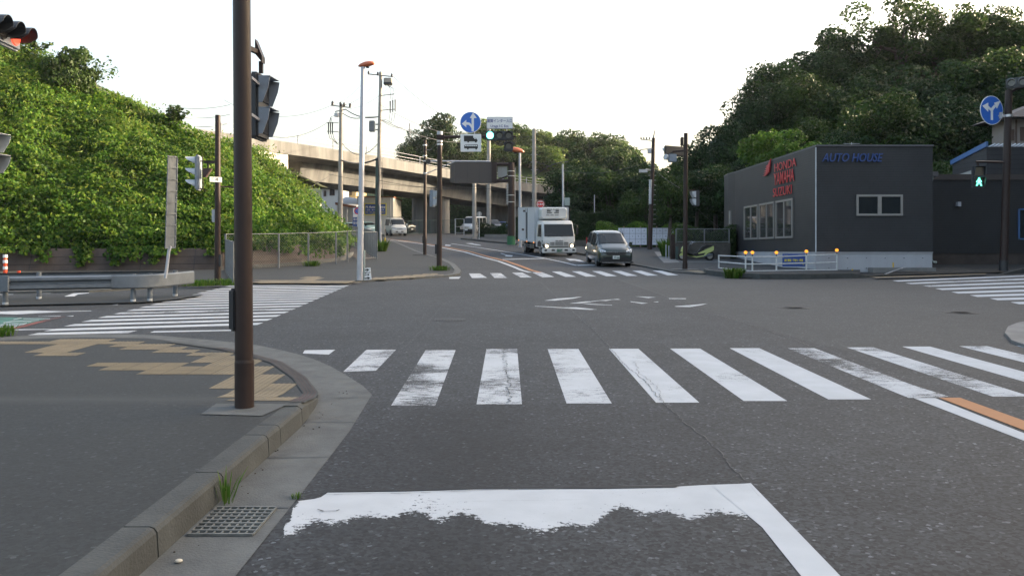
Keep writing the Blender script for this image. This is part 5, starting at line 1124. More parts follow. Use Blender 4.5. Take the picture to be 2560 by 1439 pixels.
ped_head(o, rot(loc_(xx(1084), .3, zz(495)), R(80)), visor="visor_white", s=1.08, m="visor_grey"); mb = MB(); mb.bar((0, .05, zz(474)), (xx(1084), .3, zz(472)), .04); mb.build("bracket", "pole_brown", o)
mb = MB(); mb.box(-.19, -.11, -.08, .08, zz(635), zz(610)); mb.build("button_box", "dark_metal", o, bevel=.02)
# ---- 5 slimmer brown pole behind it
b = base_of(1062, 637); Y = b.y; o = empty("signal_pole", tuple(b), label="slim brown pole behind the overhead signal pole with a long thin grey arm", cat="pole"); pole(o, (0, 0, 0), (xx(1063), 0, zz(350)), .11, .085, "pole_brown", n=12)
mb = MB(); mb.tube([(0, -.1, zz(403)), (xx(1226), -.1, zz(404))], .045, 8); mb.tube([(0, -.1, zz(436)), (xx(1137), -.1, zz(404.5))], .03, 6); mb.build("arm", "pole_grey", o)
for py in (363, 390, 403, 433): clamp(o, (0, 0, zz(py)), .13, "metal_bare", .07)
mb = MB(); mb.cyl((.22, -.2, zz(404)), (.22, .12, zz(404)), .15, n=16); mb.build("lamp", "dark_metal", o)
mb = MB(); mb.box(-.14, -.09, -.06, .06, zz(608), zz(590)); mb.build("button_box", "dark_metal", o)
mb = MB(); bb = b; mb.box(-.7, .7, -.35, .35, .0, .012); tag(mb.build("pad", "concrete", o), None)
# ---- 6 large road sign seen from behind
b = G(1278, 612, .06); Y = b.y; o = empty("road_sign", tuple(b), label="large brown road sign seen from behind on a stout post before the overpass", cat="road sign"); pole(o, (0, 0, 0), (0, 0, zz(406)), .26, .24, "pole_brown")
mb = MB(); mb.box(xx(1137), xx(1229), -.12, .1, zz(458), zz(405)); mb.prism([(xx(1124.5), .3, zz(455)), (xx(1136.8), -.12, zz(458)), (xx(1136.8), -.12, zz(405)), (xx(1124.5), .3, zz(407))], (0, .1, 0)); mat("sign_back", (.055, .046, .042), .55, var=.1); bp_ = mb.build("back_panel", "sign_back", o)
mb = MB()
for px in (1168, 1198): mb.box(xx(px), xx(px) + .025, -.126, -.121, zz(457), zz(406))
mb.build("panel_seam", "dark_metal", bp_)
mb = MB(); 
for py, r in ((411, .13), (452, .13)): mb.cyl((xx(1229), 0, zz(py)), (-.2, 0, zz(py)), r, n=10)
mb.box(xx(1229), xx(1242), -.2, .2, zz(457), zz(406)); mb.bar((xx(1243), 0, zz(450)), (xx(1270), 0, zz(440)), .12); mb.build("arm_frame", "pole_brown", o)
mb = MB(); mb.box(xx(1244), xx(1268), .1, .15, zz(443), zz(416)); mb.build("small_plate", "render_grey", o)
mb = MB(); 
for i in range(8): z = zz(510) + (zz(465) - zz(510)) * i / 7; mb.box(xx(1266), xx(1273), -.1, .05, z, z + .16)
mb.build("slatted_box", "render_grey", o); mb = MB(); mb.tube([(.3, -.05, zz(610)), (.3, -.05, zz(420))], .03, 6); mb.build("conduit", "metal_bare", o)
mat("green_sheet", (.03, .14, .06), .7, var=.3); mb = MB(); mb.cyl((0, 0, 0), (0, 0, zz(590)), .32, n=14); mb.build("green_wrap", "green_sheet", o)
for py in (428, 440, 488, 505): clamp(o, (0, 0, zz(py)), .275, "metal_bare", .06)
# ---- 7 street lamps
def lamp(px, py, pytop, r0, r1, dxp, head, lab, flip=1):
    global Y, b
    b = base_of(px, py); Y = b.y; o = empty("street_lamp", tuple(b), label=lab, cat="street lamp", group="street lamps with orange heads"); tx = xx(px + dxp); zt = zz(pytop); pole(o, (0, 0, 0), (tx, 0, zt), r0, r1, "pole_grey")
    mb = MB(); s = head; secs = []
    for t, w, h in [(-.28, .07, .07), (-.15, .15, .15), (.1, .19, .22), (.4, .19, .21), (.62, .13, .15), (.72, .05, .07)]:
        secs.append([(tx + flip * t * s, w * math.cos(a) * s * .9, zt + .10 * s + t * .16 * s + (h if math.sin(a) > 0 else h * .55) * math.sin(a) * s) for a in [k * math.pi / 6 for k in range(12)]])
    mb.smooth = True; mb.loft(secs); hd = mb.build("lamp_head", "orange_lamp", o)
    mb = MB(); mb.smooth = False; mb.T = Matrix.Translation((tx + flip * .28 * s, 0, zt + .015 * s)); mb.cyl((0, 0, -.07 * s), (0, 0, 0), .09 * s, .125 * s, n=14); mb.build("lamp_glass", "lens_off", hd); return o
lo = lamp(900, 700, 168, .115, .075, 7.5, .58, "tall pale grey lamp post with orange head at the left crossing corner"); 
mat("sticker", (.5, .38, .38), .7, var=.4, vscale=12)
rr = random.Random(3); mb = MB()
for k in range(16): z = rr.uniform(.6, 3.1); a = R(-90 + rr.uniform(20, 60)); w = rr.uniform(.02, .05); r = .1165 - z * .005 + .002; mb.add([(r * math.cos(a + s_), r * math.sin(a + s_), z + h_) for s_, h_ in ((-.2, 0), (.2, .02), (.25, rr.uniform(.06, .2)), (-.15, .08))], [(0, 1, 2, 3)])
mb.build("sticker_scraps", "sticker", lo)
mb = MB(); mb.cyl((.14, .02, 0), (.15, .02, 1.05), .03, n=8); mb.build("cable_guard", "pipe_pale", lo)
lamp(1301, 618, 382, .12, .08, -1.5, 1.1, "distant lamp post with orange head left of the truck", flip=-1)
# ---- 8 utility poles
def upole(px, py, y, pxt, pyt, r0, r1, m, lab, name="utility_pole", cat="utility pole", n=14):
    global Y, b
    Y = y; b = Vector((gx(px, y), y, e(y))) if py is None else base_of(px, py, .0); Y = b.y; o = empty(name, tuple(b), label=lab, cat=cat); pole(o, (0, 0, 0), (xx(pxt), 0, zz(pyt)), r0, r1, m, n=n); return o
def crossarm(o, x0, x1, z0, z1, y=-.12, w=.09, name="crossarm"): mb = MB(); mb.bar((x0, y, z0), (x1, y, z1), w); return mb.build(name, "pole_concrete", o)
def insul(o, pts, s=1.0):
    for p in pts: mb = MB(); mb.cyl(p, (p[0], p[1], p[2] + .12 * s), .06 * s, n=8); mb.cyl((p[0], p[1], p[2] + .12 * s), (p[0], p[1], p[2] + .24 * s), .085 * s, .03 * s, n=8); mb.build("insulator", "dark_metal", o)
def steps(o, z0, z1, x, r, n): 
    mb = MB()
    for i in range(n): z = z0 + (z1 - z0) * i / n; mb.bar((x - r - .12, 0, z), (x + r + .12, 0, z), .022)
    mb.build("climbing_pegs", "metal_bare", o)
def cage(o, pts, name="cutout"):
    for p in pts: mb = MB(); mb.cyl((p[0], p[1], p[2] + .5), (p[0], p[1], p[2] - .5), .06, .045, n=8); mb.build(name, "dark_metal", o)
u1 = upole(850, None, 70, 853, 262, .24, .15, "pole_concrete", "left of two busy concrete utility poles in front of the overpass"); U1 = (b.copy(), Y)
crossarm(u1, xx(828), xx(877), zz(264), zz(270)); crossarm(u1, xx(838), xx(866), zz(280), zz(274)); crossarm(u1, xx(817), xx(847), zz(307), zz(308), w=.06); crossarm(u1, xx(818), xx(847), zz(329), zz(330), w=.06)
insul(u1, [(xx(p), -.12, zz(264 + (p - 828) * .12)) for p in (832, 852, 861, 876)], 1.6); cage(u1, [(xx(822), -.12, zz(321)), (xx(827), -.12, zz(321)), (xx(832), -.12, zz(321))]); steps(u1, zz(360), zz(290), xx(852), .18, 10)
mb = MB(); mb.cyl((xx(843), 0, zz(292)), (xx(843), 0, zz(283)), .25, n=12); mb.build("transformer", "pole_grey", u1)
mb = MB(); 
for q in (822, 827, 832): mb.tube([(xx(845), -.1, zz(287)), (xx(q - 4 + (832 - q)), -.12, zz(293)), (xx(q), -.12, zz(312))], .02, 4); mb.tube([(xx(q), -.12, zz(330)), (xx(q + 3), -.12, zz(345)), (xx(845), -.1, zz(361))], .02, 4)
mb.build("jumper_wires", "wire", u1)
u2 = upole(944, 607, 64, 952, 180, .22, .14, "pole_concrete", "right and taller of two busy concrete utility poles, carrying a grey switch box"); U2 = (b.copy(), Y)
crossarm(u2, xx(920), xx(984), zz(186), zz(193)); crossarm(u2, xx(952), xx(987), zz(240), zz(236), w=.07); crossarm(u2, xx(950), xx(988), zz(277), zz(274), w=.07); crossarm(u2, xx(905), xx(946), zz(294), zz(293), w=.07)
insul(u2, [(xx(p), -.12, zz(187 + (p - 920) * .11)) for p in (922, 945, 980)], 1.3); mb = MB(); mb.box(xx(960), xx(980), -.3, .3, zz(213), zz(196)); mb.build("switch_box", "pole_concrete", u2, bevel=.05); mb = MB(); mb.box(xx(960), xx(980), -.31, .31, zz(212), zz(207)); mb.build("switch_base", "dark_metal", u2)
mb = MB(); mb.box(xx(924), xx(938), -.35, .1, zz(330), zz(303)); mb.box(xx(938), xx(948), -.1, -.02, zz(313), zz(310)); mb.box(xx(938), xx(948), -.1, -.02, zz(326), zz(323)); mb.build("grey_cabinet", "galvanised", u2, bevel=.04)
cage(u2, [(xx(976), -.12, zz(268)), (xx(982.5), -.12, zz(266)), (xx(988.5), -.12, zz(265))]); steps(u2, zz(395), zz(240), xx(948), .17, 16)
mb = MB()
for q in (976, 982, 988): mb.tube([(xx(970), -.1, zz(214)), (xx(q + 2), -.12, zz(225)), (xx(q), -.12, zz(250))], .02, 4); mb.tube([(xx(q), -.12, zz(283)), (xx(q - 3), -.12, zz(302)), (xx(979), -.1, zz(308)), (xx(965), -.1, zz(300)), (xx(948), -.1, zz(302))], .02, 4)
mb.build("jumper_wires", "wire", u2)
mb = MB(); mb.cyl((0, 0, .1), (xx(945), 0, zz(395)), .235, .20, n=14); mb.build("green_sleeve", "pole_green", u2)
u2b = upole(951.5, 617, 60, 949.5, 512, .085, .075, "pole_grey", "short grey steel post with conduit in front of the taller utility pole", "post", "post", 10)
mb = MB(); mb.tube([(-.2, .05, .3), (-.2, .05, zz(470)), (-.12, .05, zz(440)), (-.2, .05, zz(395))], .06, 8); mb.build("conduit", "dark_metal", u2b)
u4 = upole(1336, None, 68, 1335, 322, .19, .15, "pole_concrete", "tall plain grey concrete pole directly behind the white truck"); steps(u4, zz(500), zz(330), xx(1335.5), .17, 9)
U4 = (b.copy(), Y)
u5 = upole(1222, None, 84, 1222, 322, .24, .18, "pole_concrete", "grey concrete pole passing behind the large brown road sign"); u7 = upole(1186, 598, 78, 1185.5, 425, .20, .17, "pole_concrete", "short grey concrete pole below the left part of the large brown road sign", "post", "post")
u6 = upole(1409, None, 62, 1407, 410, .10, .07, "pole_grey", "thin steel pole with a pale grey cabinet above the truck"); mb = MB(); mb.box(xx(1411), xx(1424), -.2, .15, zz(514), zz(494.5)); mb.build("cabinet", "pipe_pale", u6, bevel=.02); mb = MB(); mb.box(xx(1411.5), xx(1422.5), -.15, .1, zz(523), zz(514.5)); mb.build("lower_box", "dark_metal", u6)
upole(1486, None, 76, 1486, 487, .05, .04, "pole_grey", "thin pale post standing above the clipped hedge", "post", "post", 8)
u3 = upole(1624, 625, 57, 1634, 345, .17, .12, "pole_brown", "dark leaning utility pole between the two numbered poster boards"); U3 = (b.copy(), Y)
mb = MB(); mb.cyl((xx(1633), 0, zz(348)), (xx(1637), 0, zz(326)), .07, .03, n=8); mb.build("pole_top", "pole_concrete", u3); crossarm(u3, xx(1601), xx(1630), zz(349), zz(352), w=.06); crossarm(u3, xx(1600), xx(1630), zz(375), zz(372), w=.06)
for k in range(4): mb = MB(); mb.cyl((xx(1602 + k * 7), -.12, zz(349)), (xx(1602 + k * 7), -.12, zz(344)), .05, n=6); mb.build("insulator", "dark_metal", u3)
mb = MB(); mb.box(xx(1619), xx(1627), -.2, .1, zz(384), zz(372)); mb.build("junction_box", "pole_grey", u3); steps(u3, zz(560), zz(390), xx(1630), .14, 14)
mb = MB(); mb.tube([(xx(1629), 0, zz(425)), (xx(1615), -.3, zz(424)), (xx(1600), -.5, zz(430))], .03, 6); mb.box(xx(1595), xx(1615), -.65, -.45, zz(433), zz(426)); mb.build("street_light_arm", "pole_grey", u3)
mb = MB(); mb.tube([(xx(1624), -.2, zz(510)), (xx(1625), -.2, zz(450))], .10, 8); mb.build("cable_cover", "pole_grey", u3)
# far pylon
o = empty("pylon", (gx(1024, 420), 420, 4), label="faint steel lattice pylon far behind the overpass railing", cat="pylon"); mb = MB()
Y = 420; b = o.location
for px, py in ((1018, 400), (1030, 400)): mb.bar((xx(px), 0, 0), (xx(1024 + (px - 1024) * .15), 0, zz(308)), .3)
for py, w in ((325, 6), (336, 8), (349, 9), (362, 9)): mb.bar((xx(1024 - w), 0, zz(py)), (xx(1024 + w), 0, zz(py)), .3)
for i in range(10): y0_, y1_ = 400 - i * 9, 391 - i * 9; w0 = 6 * (1 - i / 12); mb.bar((xx(1024 - w0), 0, zz(y0_)), (xx(1024 + w0), 0, zz(y1_)), .2)
mat("pylon_grey", (.35, .33, .32), .6); mb.build("lattice", "pylon_grey", o)
# ---- 9 brown pole by the scooter
b = base_of(1712.5, 673); Y = b.y; o = empty("signal_pole", tuple(b), label="brown pole in front of the scooter with side-on signals and top bracket", cat="signal pole"); pole(o, (0, 0, 0), (xx(1714.5), 0, zz(333)), .105, .09, "pole_brown")
mb = MB(); mb.cyl((0, 0, 0), (0, 0, .28), .12, n=14); mb.build("base_sleeve", "pole_brown", o)
vehicle_head(o, rot(loc_(xx(1692), .6, zz(374)), R(-150)), visor="visor_white", L=.22); mb = MB(); mb.bar((0, 0, zz(377)), (xx(1680), .5, zz(377)), .08); mb.build("arm", "pole_brown", o)
mb = MB(); mb.box(xx(1702), xx(1708), -.1, .15, zz(364), zz(343)); mb.build("camera_bracket", "pole_brown", o, bevel=.02)
mb = MB(); mb.box(xx(1671), xx(1690), -.2, .2, zz(405), zz(386)); mb.build("detector_box", "visor_grey", o, bevel=.02); mb = MB(); mb.cyl((xx(1671), 0, zz(394)), (xx(1662), -.1, zz(393)), .11, .14, n=10); mb.build("detector_hood", "visor_white", o)
ped_head(o, rot(loc_(xx(1741), .3, zz(495)), R(-82)), visor="visor_white"); mb = MB(); mb.bar((0, 0, zz(474)), (xx(1741), .3, zz(474)), .035); mb.build("bracket", "pole_brown", o)
mb = MB(); mb.box(-.6, .6, -.4, .3, .0, .015); mb.build("pad", "concrete", o)
# ---- 10 brown pole on the left corner
b = base_of(544, 712); Y = b.y; o = empty("signal_pole", tuple(b), label="brown pole on the far left corner with a side-on three-lens signal", cat="signal pole"); pole(o, (0, 0, 0), (xx(544.5), 0, zz(288)), .098, .082, "pole_brown")
T = rot(loc_(xx(491), .0, zz(432)), R(-87)); vehicle_head(o, T @ Matrix.Diagonal((.9, .9, .87, 1)), visor="visor_white", vertical=True, L=.38, m="visor_grey")
mb = MB(); mb.bar((xx(506), 0, zz(388)), (xx(508), 0, zz(475)), .02); mb.bar((xx(537), 0, zz(405)), (xx(511), 0, zz(405)), .06, .08); mb.bar((xx(520), 0, zz(408)), (xx(520), 0, zz(421)), .04); mb.bar((xx(498), 0, zz(403)), (xx(512), 0, zz(403)), .03); mb.bar((xx(498), 0, zz(470)), (xx(508), 0, zz(473)), .03); mb.build("bracket", "pole_brown", o)
mb = MB(); mb.prism([(xx(508), -.05, zz(443)), (xx(514), -.05, zz(443)), (xx(528), -.05, zz(421)), (xx(508), -.05, zz(421))], (0, .2, 0)); mb.build("speaker_box", "slot_brown", o)
mb = MB(); T = rot(loc_(xx(543), -.12, zz(449.5)), R(35)); mb.T = T; mb.box(-.19, .19, 0, .01, -.08, .08); pl = mb.build("small_sign", "sign_white", o); text_mesh("三浦", .12, "sign_black", pl, T @ face_mtx((-.04, -.005, 0)), sx=1.1)
mb = MB(); mb.bar((0, 0, zz(466)), (xx(590), .2, zz(467)), .05); mb.build("side_arm", "pole_brown", o); mb = MB(); mb.box(xx(526), xx(541), .1, .25, zz(555), zz(523)); mb.build("control_box", "pole_grey", o, bevel=.02); mb = MB(); mb.box(xx(549), xx(554), -.08, .05, zz(665), zz(636)); mb.build("button_box", "dark_metal", o)
# ---- 11 round signs and small signs
b = G(1351, 612, .0); Y = 60; b = Vector((gx(1351, Y), Y, e(Y))); o = empty("round_sign", tuple(b), label="round red sign with white lettering seen above the truck's box body", cat="sign"); pole(o, (0, 0, 0), (0, 0, zz(500)), .04, .04, "pole_grey", n=8)
mb = MB(); mb.cyl((0, -.05, zz(510)), (0, -.07, zz(510)), .335, n=28); pl = mb.build("backing", "roof_rust", o); mb = MB(); mb.cyl((0, -.075, zz(510.5)), (0, -.085, zz(510.5)), .265, n=28); mb.build("ring", "sign_white", pl); mb = MB(); mb.cyl((0, -.087, zz(510.5)), (0, -.095, zz(510.5)), .24, n=28); mb.build("face", "sign_red", pl)
text_mesh("止まれ", .16, "sign_white", pl, loc_(0, -.1, zz(511)) @ face_mtx((0, 0, 0)), bold=.006); text_mesh("一旦停止", .07, "sign_white", pl, loc_(0, -.1, zz(504.5)) @ face_mtx((0, 0, 0)), bold=.002)
Y = 77; b = Vector((gx(1198, Y), Y, e(Y))); o = empty("round_sign", tuple(b), label="round grey sign seen from behind on a thin white post before the silver van", cat="sign"); pole(o, (0, 0, 0), (0, 0, zz(530)), .035, .035, "visor_white", n=8); mb = MB(); mb.cyl((0, .05, zz(535)), (0, .07, zz(535)), .24, n=24); mb.build("sign_plate", "render_grey", o)
Y = 75; b = Vector((gx(894, Y), Y, e(Y))); o = empty("round_sign", tuple(b), label="round blue no parking sign with red ring, half hidden by the lamp post", cat="sign"); pole(o, (0, 0, 0), (0, 0, zz(520)), .035, .035, "pole_grey", n=8)
mb = MB(); mb.cyl((0, -.05, zz(527.5)), (0, -.07, zz(527.5)), .3, n=28); pl = mb.build("ring", "sign_red", o); mb = MB(); mb.cyl((0, -.072, zz(527.5)), (0, -.08, zz(527.5)), .21, n=28); mb.build("face", "sign_blue", pl); mb = MB(); mb.bar((-.17, -.085, zz(527.5) + .17), (.17, -.085, zz(527.5) - .17), .05, .01); mb.build("slash", "sign_red", pl)
Y = 82; b = Vector((gx(890, Y), Y, e(Y))); o = empty("price_board", tuple(b), label="upright white and blue sign board left of the workshop's wall sign", cat="sign board"); mb = MB(); mb.box(xx(882), xx(898), -.1, .1, .2, zz(519)); bd = mb.build("board", "sign_deepblue", o)
mb = MB(); mb.box(xx(883), xx(897.5), -.11, -.102, zz(543), zz(520)); mb.build("white_panel", "sign_white", bd); text_mesh("洗車", .24, "sign_blue", bd, loc_(xx(890), -.118, zz(533)) @ face_mtx((0, 0, 0))); text_mesh("車検", .26, "sign_white", bd, loc_(xx(890), -.112, zz(549)) @ face_mtx((0, 0, 0))); text_mesh("整備", .26, "sign_white", bd, loc_(xx(890), -.112, zz(558)) @ face_mtx((0, 0, 0)))
b = G(919, 700, .06); Y = b.y; o = empty("notice_board", tuple(b), label="small white board with black arrows leaning at the foot of the grey lamp post", cat="notice board"); T = Matrix.Rotation(R(-7), 4, 'Y') @ Matrix.Rotation(R(-6), 4, 'X'); mb = MB(); mb.T = T; mb.box(-.13, .14, -.01, .01, .01, .43); pl = mb.build("board", "sign_white", o)
mb = MB(); mb.T = T
for z in (.36, .07): mb.prism([(-.1, -.013, z - .02), (.01, -.013, z - .02), (.01, -.013, z - .055), (.11, -.013, z), (.01, -.013, z + .055), (.01, -.013, z + .02), (-.1, -.013, z + .02)], (0, -.003, 0))
mb.build("arrows", "sign_black", pl); text_mesh("駐車場入口", .055, "sign_black", pl, T @ loc_(0, -.014, .26) @ face_mtx((0, 0, 0)), bold=.002); text_mesh("満 車", .07, "sign_black", pl, T @ loc_(0, -.014, .18) @ face_mtx((0, 0, 0)), bold=.003)
# yellow bollard with thin top
b = G(962.5, 628, .06); Y = b.y; o = empty("bollard", tuple(b), label="yellow guy-wire sleeve standing beside the far pavement near the fence end", cat="bollard"); mat("yellow", (.55, .36, .03), .5, var=.15); mb = MB(); mb.cyl((0, 0, 0), (0, 0, zz(594)), .05, n=8); mb.build("sleeve", "yellow", o); mb = MB(); mb.tube([(0, 0, zz(594)), (-.03, 0, zz(560))], .025, 6); mb.build("wire_end", "pole_concrete", o)
# ---- overhead wires
def wire(p0, p1, sag, r=.014, n=14):
    mb = MB(); p0 = Vector(p0); p1 = Vector(p1); mb.tube([p0.lerp(p1, i / n) - Vector((0, 0, sag * 4 * (i / n) * (1 - i / n))) for i in range(n + 1)], r, 4); return mb
def W(a, ya, b_, yb, sag, lab, r=.014, group=None):
    o = wire(P(a[0], a[1], ya), P(b_[0], b_[1], yb), sag, r).build("overhead_wire", "wire"); tag(o, lab, "wire", group)
for k, (a, b_) in enumerate([((832, 264), (922, 190)), ((861, 263), (945, 200)), ((876, 272), (980, 212))]): W(a, 70, b_, 64, .35, "thin wire climbing between the tops of the two busy utility poles, " + ["uppermost", "middle", "lowest"][k])
W((866, 275), 70, (946, 292), 64, .3, "thick cable joining the two busy utility poles below the top wires", .045); W((858, 284), 70, (905, 294), 66, .2, "short thick cable from the left busy pole to the right pole's arm", .035)
W((855, 358), 70, (944, 360), 64, .9, "sagging cable between the two busy poles above the overpass rail", .03); W((852, 400), 70, (945, 396), 64, .35, "thick sagging cable bundle between the two busy poles over the overpass face", .07)
W((955, 300), 64, (1180, 352), 120, .8, "long wire from the taller busy pole towards the overhead signs", .03); W((948, 420), 64, (1335, 440), 68, .6, "wire crossing behind the brown road sign back", .02); W((945, 450), 64, (1336, 432), 68, .9, "lower wire from the taller busy pole to the plain concrete pole", .02)
W((850, 420), 70, (770, 470), 58, .1, "guy wire sloping from the left busy pole to the bank", .02); W((955, 405), 64, (957, 500), 62, .0, "thin vertical guy wire hanging beside the taller busy pole", .015)
W((1338, 440), 68, (1420, 405), 62, -.3, "black cable arching from the plain concrete pole to the cabinet pole", .035); W((1632, 420), 57, (1700, 470), 46, .1, "thin wire from the leaning pole down towards the small park tree", .012)
W((1741, 520), 39.5, (1820, 585), 46, .05, "thin guy wire slanting down to the workshop corner", .014); W((1635, 352), 57, (1560, 348), 90, .3, "thin wire leading left from the leaning utility pole", .012)
W((1063, 372), 51, (1098, 348), 39, .25, "cable looping between the two brown signal poles", .03); W((952, 300), 64, (1010, 318), 110, .3, "faint wire right of the taller busy pole", .03)
W((820, 435), 70, (1265, 470), 66, 0.5, "long thin wire drooping across the underside of the overpass", .012)
for k, py in enumerate((262, 286, 308)):
    W((420, py + 3), 150, (575, py), 150, .6, "faint power line over the bank left of the nearest brown pole, " + ["top", "middle", "bottom"][k], .04)

W((984, 192), 64, (1335, 340), 68, 1.6, "long slack wire from the taller busy pole to the plain concrete pole", .016); W((950, 262), 64, (1180, 330), 118, 1.0, "second faint wire from the taller busy pole to the right", .02)
W((828, 264), 70, (560, 250), 75, 1.2, "thin wire running left from the left busy pole over the bank", .016); W((817, 308), 70, (590, 300), 75, 1.4, "lower thin wire running left from the left busy pole", .016)
W((1335, 400), 68, (1630, 400), 57, 1.0, "slack wire between the plain concrete pole and the leaning pole", .015); W((1637, 352), 57, (1714, 345), 39, .25, "thin wire from the leaning pole to the brown pole by the scooter", .01)
# ================================================================== VEHICLES
def paint(name, col, metal=.3, coat=.8): return mat(name, col, .35, metal=metal, var=.08, vscale=2, coat=coat)
paint("paint_sage", (.017, .031, .029), .3); paint("paint_white", (.50, .51, .50), 0, .4); paint("paint_truck", (.52, .53, .52), 0, .3); paint("paint_silver", (.36, .37, .37), .5); paint("paint_dark", (.02, .022, .026), .3); paint("paint_skyblue", (.20, .33, .36), .2); paint("paint_blue", (.05, .12, .35), .3); paint("paint_lime", (.50, .56, .20), 0, .6)
mat("car_glass", (.016, .020, .021), .12, spec=.28); mat("car_trim", (.014, .014, .015), .45); mat("headlamp", (.45, .47, .48), .15, metal=.4, coat=1); mat("headlamp_lit", (.9, .85, .7), .2, emis=(1, .82, .55), estr=2.2); mat("amber", (.6, .16, .02), .3, emis=(1, .35, .05), estr=.8); mat("plate_white", (.62, .64, .63), .5); mat("plate_green", (.02, .10, .06), .5); mat("rim", (.35, .36, .37), .3, metal=.8); mat("taillamp", (.35, .01, .01), .25)
mat("truck_box", (.50, .53, .56), .45, var=.12, vscale=1.5, streak=1)
def ring(st):
    y, zb, w, wb, zl, wr, zt = st; one = [(w - .06, zb), (w, zb + .12), (w, (zb + .12 + zl) / 2), (wb, zl), (wr, zt - .10), (wr - .10, zt - .02), (wr * .45, zt)]
    return [(x, y, z) for x, z in one] + [(-x, y, z) for x, z in reversed(one)]
def rpt(ra, rb, i, t): return Vector(ra[i]).lerp(Vector(rb[i]), t)
def smooth_it(o, ang=32):
    me = o.data; me.polygons.foreach_set("use_smooth", [True] * len(me.polygons)); me.set_sharp_from_angle(angle=R(ang)); return o
def car_body(parent, sts, m):
    mb = MB(); mb.loft([ring(s) for s in sts]); return smooth_it(mb.build("body", m, parent))
def strip_glass(parent, ra, rb, idx, t0, t1, off, name="windscreen", m="car_glass", s0=0.0, s1=1.0):
    """glass laid just proud of the surface between two stations"""
    mb = MB(); n = len(idx); A = [rpt(ra, rb, i, t0) for i in idx]; B = [rpt(ra, rb, i, t1) for i in idx]
    if s0 or s1 != 1: A[0], A[-1] = A[0].lerp(A[1], s0), A[-1].lerp(A[-2], 1 - s1); B[0], B[-1] = B[0].lerp(B[1], s0), B[-1].lerp(B[-2], 1 - s1)
    mb.add([tuple(p + off) for p in A + B], [(i, i + 1, n + i + 1, n + i) for i in range(n - 1)]); return mb.build(name, m, parent)
def side_glass(parent, sts, segs, name="side_window"):
    for s in (1, -1):
        for (ia, ib, ta, tb) in segs:      # between stations ia..ib on the belt-to-roof face
            ra, rb = ring(sts[ia]), ring(sts[ib]); i3, i4 = (3, 4) if s > 0 else (10, 9)
            lo0, hi0 = rpt(ra, rb, i3, ta), rpt(ra, rb, i4, ta); lo1, hi1 = rpt(ra, rb, i3, tb), rpt(ra, rb, i4, tb); off = Vector((s * .007, 0, 0))
            mb = MB(); mb.add([tuple(lo0.lerp(hi0, .06) + off), tuple(lo1.lerp(hi1, .06) + off), tuple(lo1.lerp(hi1, .93) + off), tuple(lo0.lerp(hi0, .93) + off)], [(0, 1, 2, 3)]); mb.build(name, "car_glass", parent)
def wheels(parent, ys, w, r=.31, wd=.2, dual=False, arch=True):
    for y in ys:
        for s in (1, -1):
            x1 = s * (w + .012); x0 = s * (w - wd); mb = MB(); mb.cyl((x0, y, r), (x1, y, r), r, n=24); t = mb.build("wheel", "rubber", parent, bevel=.02)
            mb = MB(); mb.cyl((x1 - s * .02, y, r), (x1 + s * .006, y, r), r * .66, n=20)
            mb.build("rim", "rim", t); mb = MB()
            for k in range(5): a = k * 1.2566; mb.bar((x1 + s * .01, y + .12 * r * math.cos(a + .5), r + .12 * r * math.sin(a + .5)), (x1 + s * .01, y + .6 * r * math.cos(a), r + .6 * r * math.sin(a)), .02, .07)
            mb.build("spokes", "galvanised", t)
            if arch:
                mb = MB(); mb.cyl((s * (w - .1), y, r + .02), (s * (w + .004), y, r + .02), r + .055, n=24); mb.build("wheel_arch", "car_trim", parent)
def box_part(parent, name, m, x0, x1, y0, y1, z0, z1, bevel=0): mb = MB(); mb.box(x0, x1, y0, y1, z0, z1); return mb.build(name, m, parent, bevel=bevel)
def vehicle(name, px, Yf, halflen, rz, lab, cat, group=None):
    fx = gx(px, Yf); a = R(rz); cx, cy = fx - math.sin(a) * halflen, Yf + math.cos(a) * halflen
    sl = SLOPE if cy < 97 else math.atan(.02075)
    zc = e(cy) + .012; o = bpy.data.objects.new(name, None); COL.objects.link(o); o.location = (cx, cy, zc)
    o.matrix_world = Matrix.Translation((cx, cy, zc)) @ Matrix.Rotation(sl if cy > 40 else sl * .7, 4, 'X') @ Matrix.Rotation(a, 4, 'Z'); return tag(o, lab, cat, group)
# ---- compact MPV
car = vehicle("parked_car", 1540, 40.2, 2.13, 4, "sage green compact people carrier waiting just behind the far crosswalk", "car"); car.name = "compact_car"
S = [(-2.13, .30, .64, .60, .58, .52, .66), (-2.09, .21, .76, .71, .70, .62, .77), (-1.98, .20, .83, .78, .80, .68, .87), (-1.75, .2, .8475, .80, .90, .70, .955), (-1.42, .2, .8475, .80, .97, .70, 1.05), (-1.28, .2, .8475, .80, .985, .70, 1.10), (-.42, .2, .8475, .795, 1.0, .645, 1.61), (-.1, .2, .8475, .795, 1.01, .65, 1.68), (.8, .2, .8475, .795, 1.03, .655, 1.71), (1.65, .2, .8475, .79, 1.05, .65, 1.68), (1.98, .22, .84, .78, 1.05, .62, 1.60), (2.13, .3, .76, .70, 1.0, .56, 1.42)]
car_body(car, S, "paint_sage"); strip_glass(car, ring(S[5]), ring(S[6]), [4, 5, 6, 7, 8, 9], .05, .95, Vector((0, -.008, .01)))
side_glass(car, S, [(5, 6, .42, .95), (6, 8, .04, .62), (8, 9, .02, .95), (9, 10, .1, .9)])
mb = MB()
for s in (1, -1): mb.bar((s * .835, -.35, .99), (s * .67, -.3, 1.6), .05); mb.bar((s * .835, .22, .99), (s * .67, .22, 1.62), .045)
mb.build("door_pillars", "car_trim", car)
mb = MB(); mb.prism([(-.52, -2.142, .705), (.52, -2.142, .705), (.42, -2.150, .56), (-.42, -2.150, .56)], (0, .03, 0)); mb.build("grille", "car_trim", car)
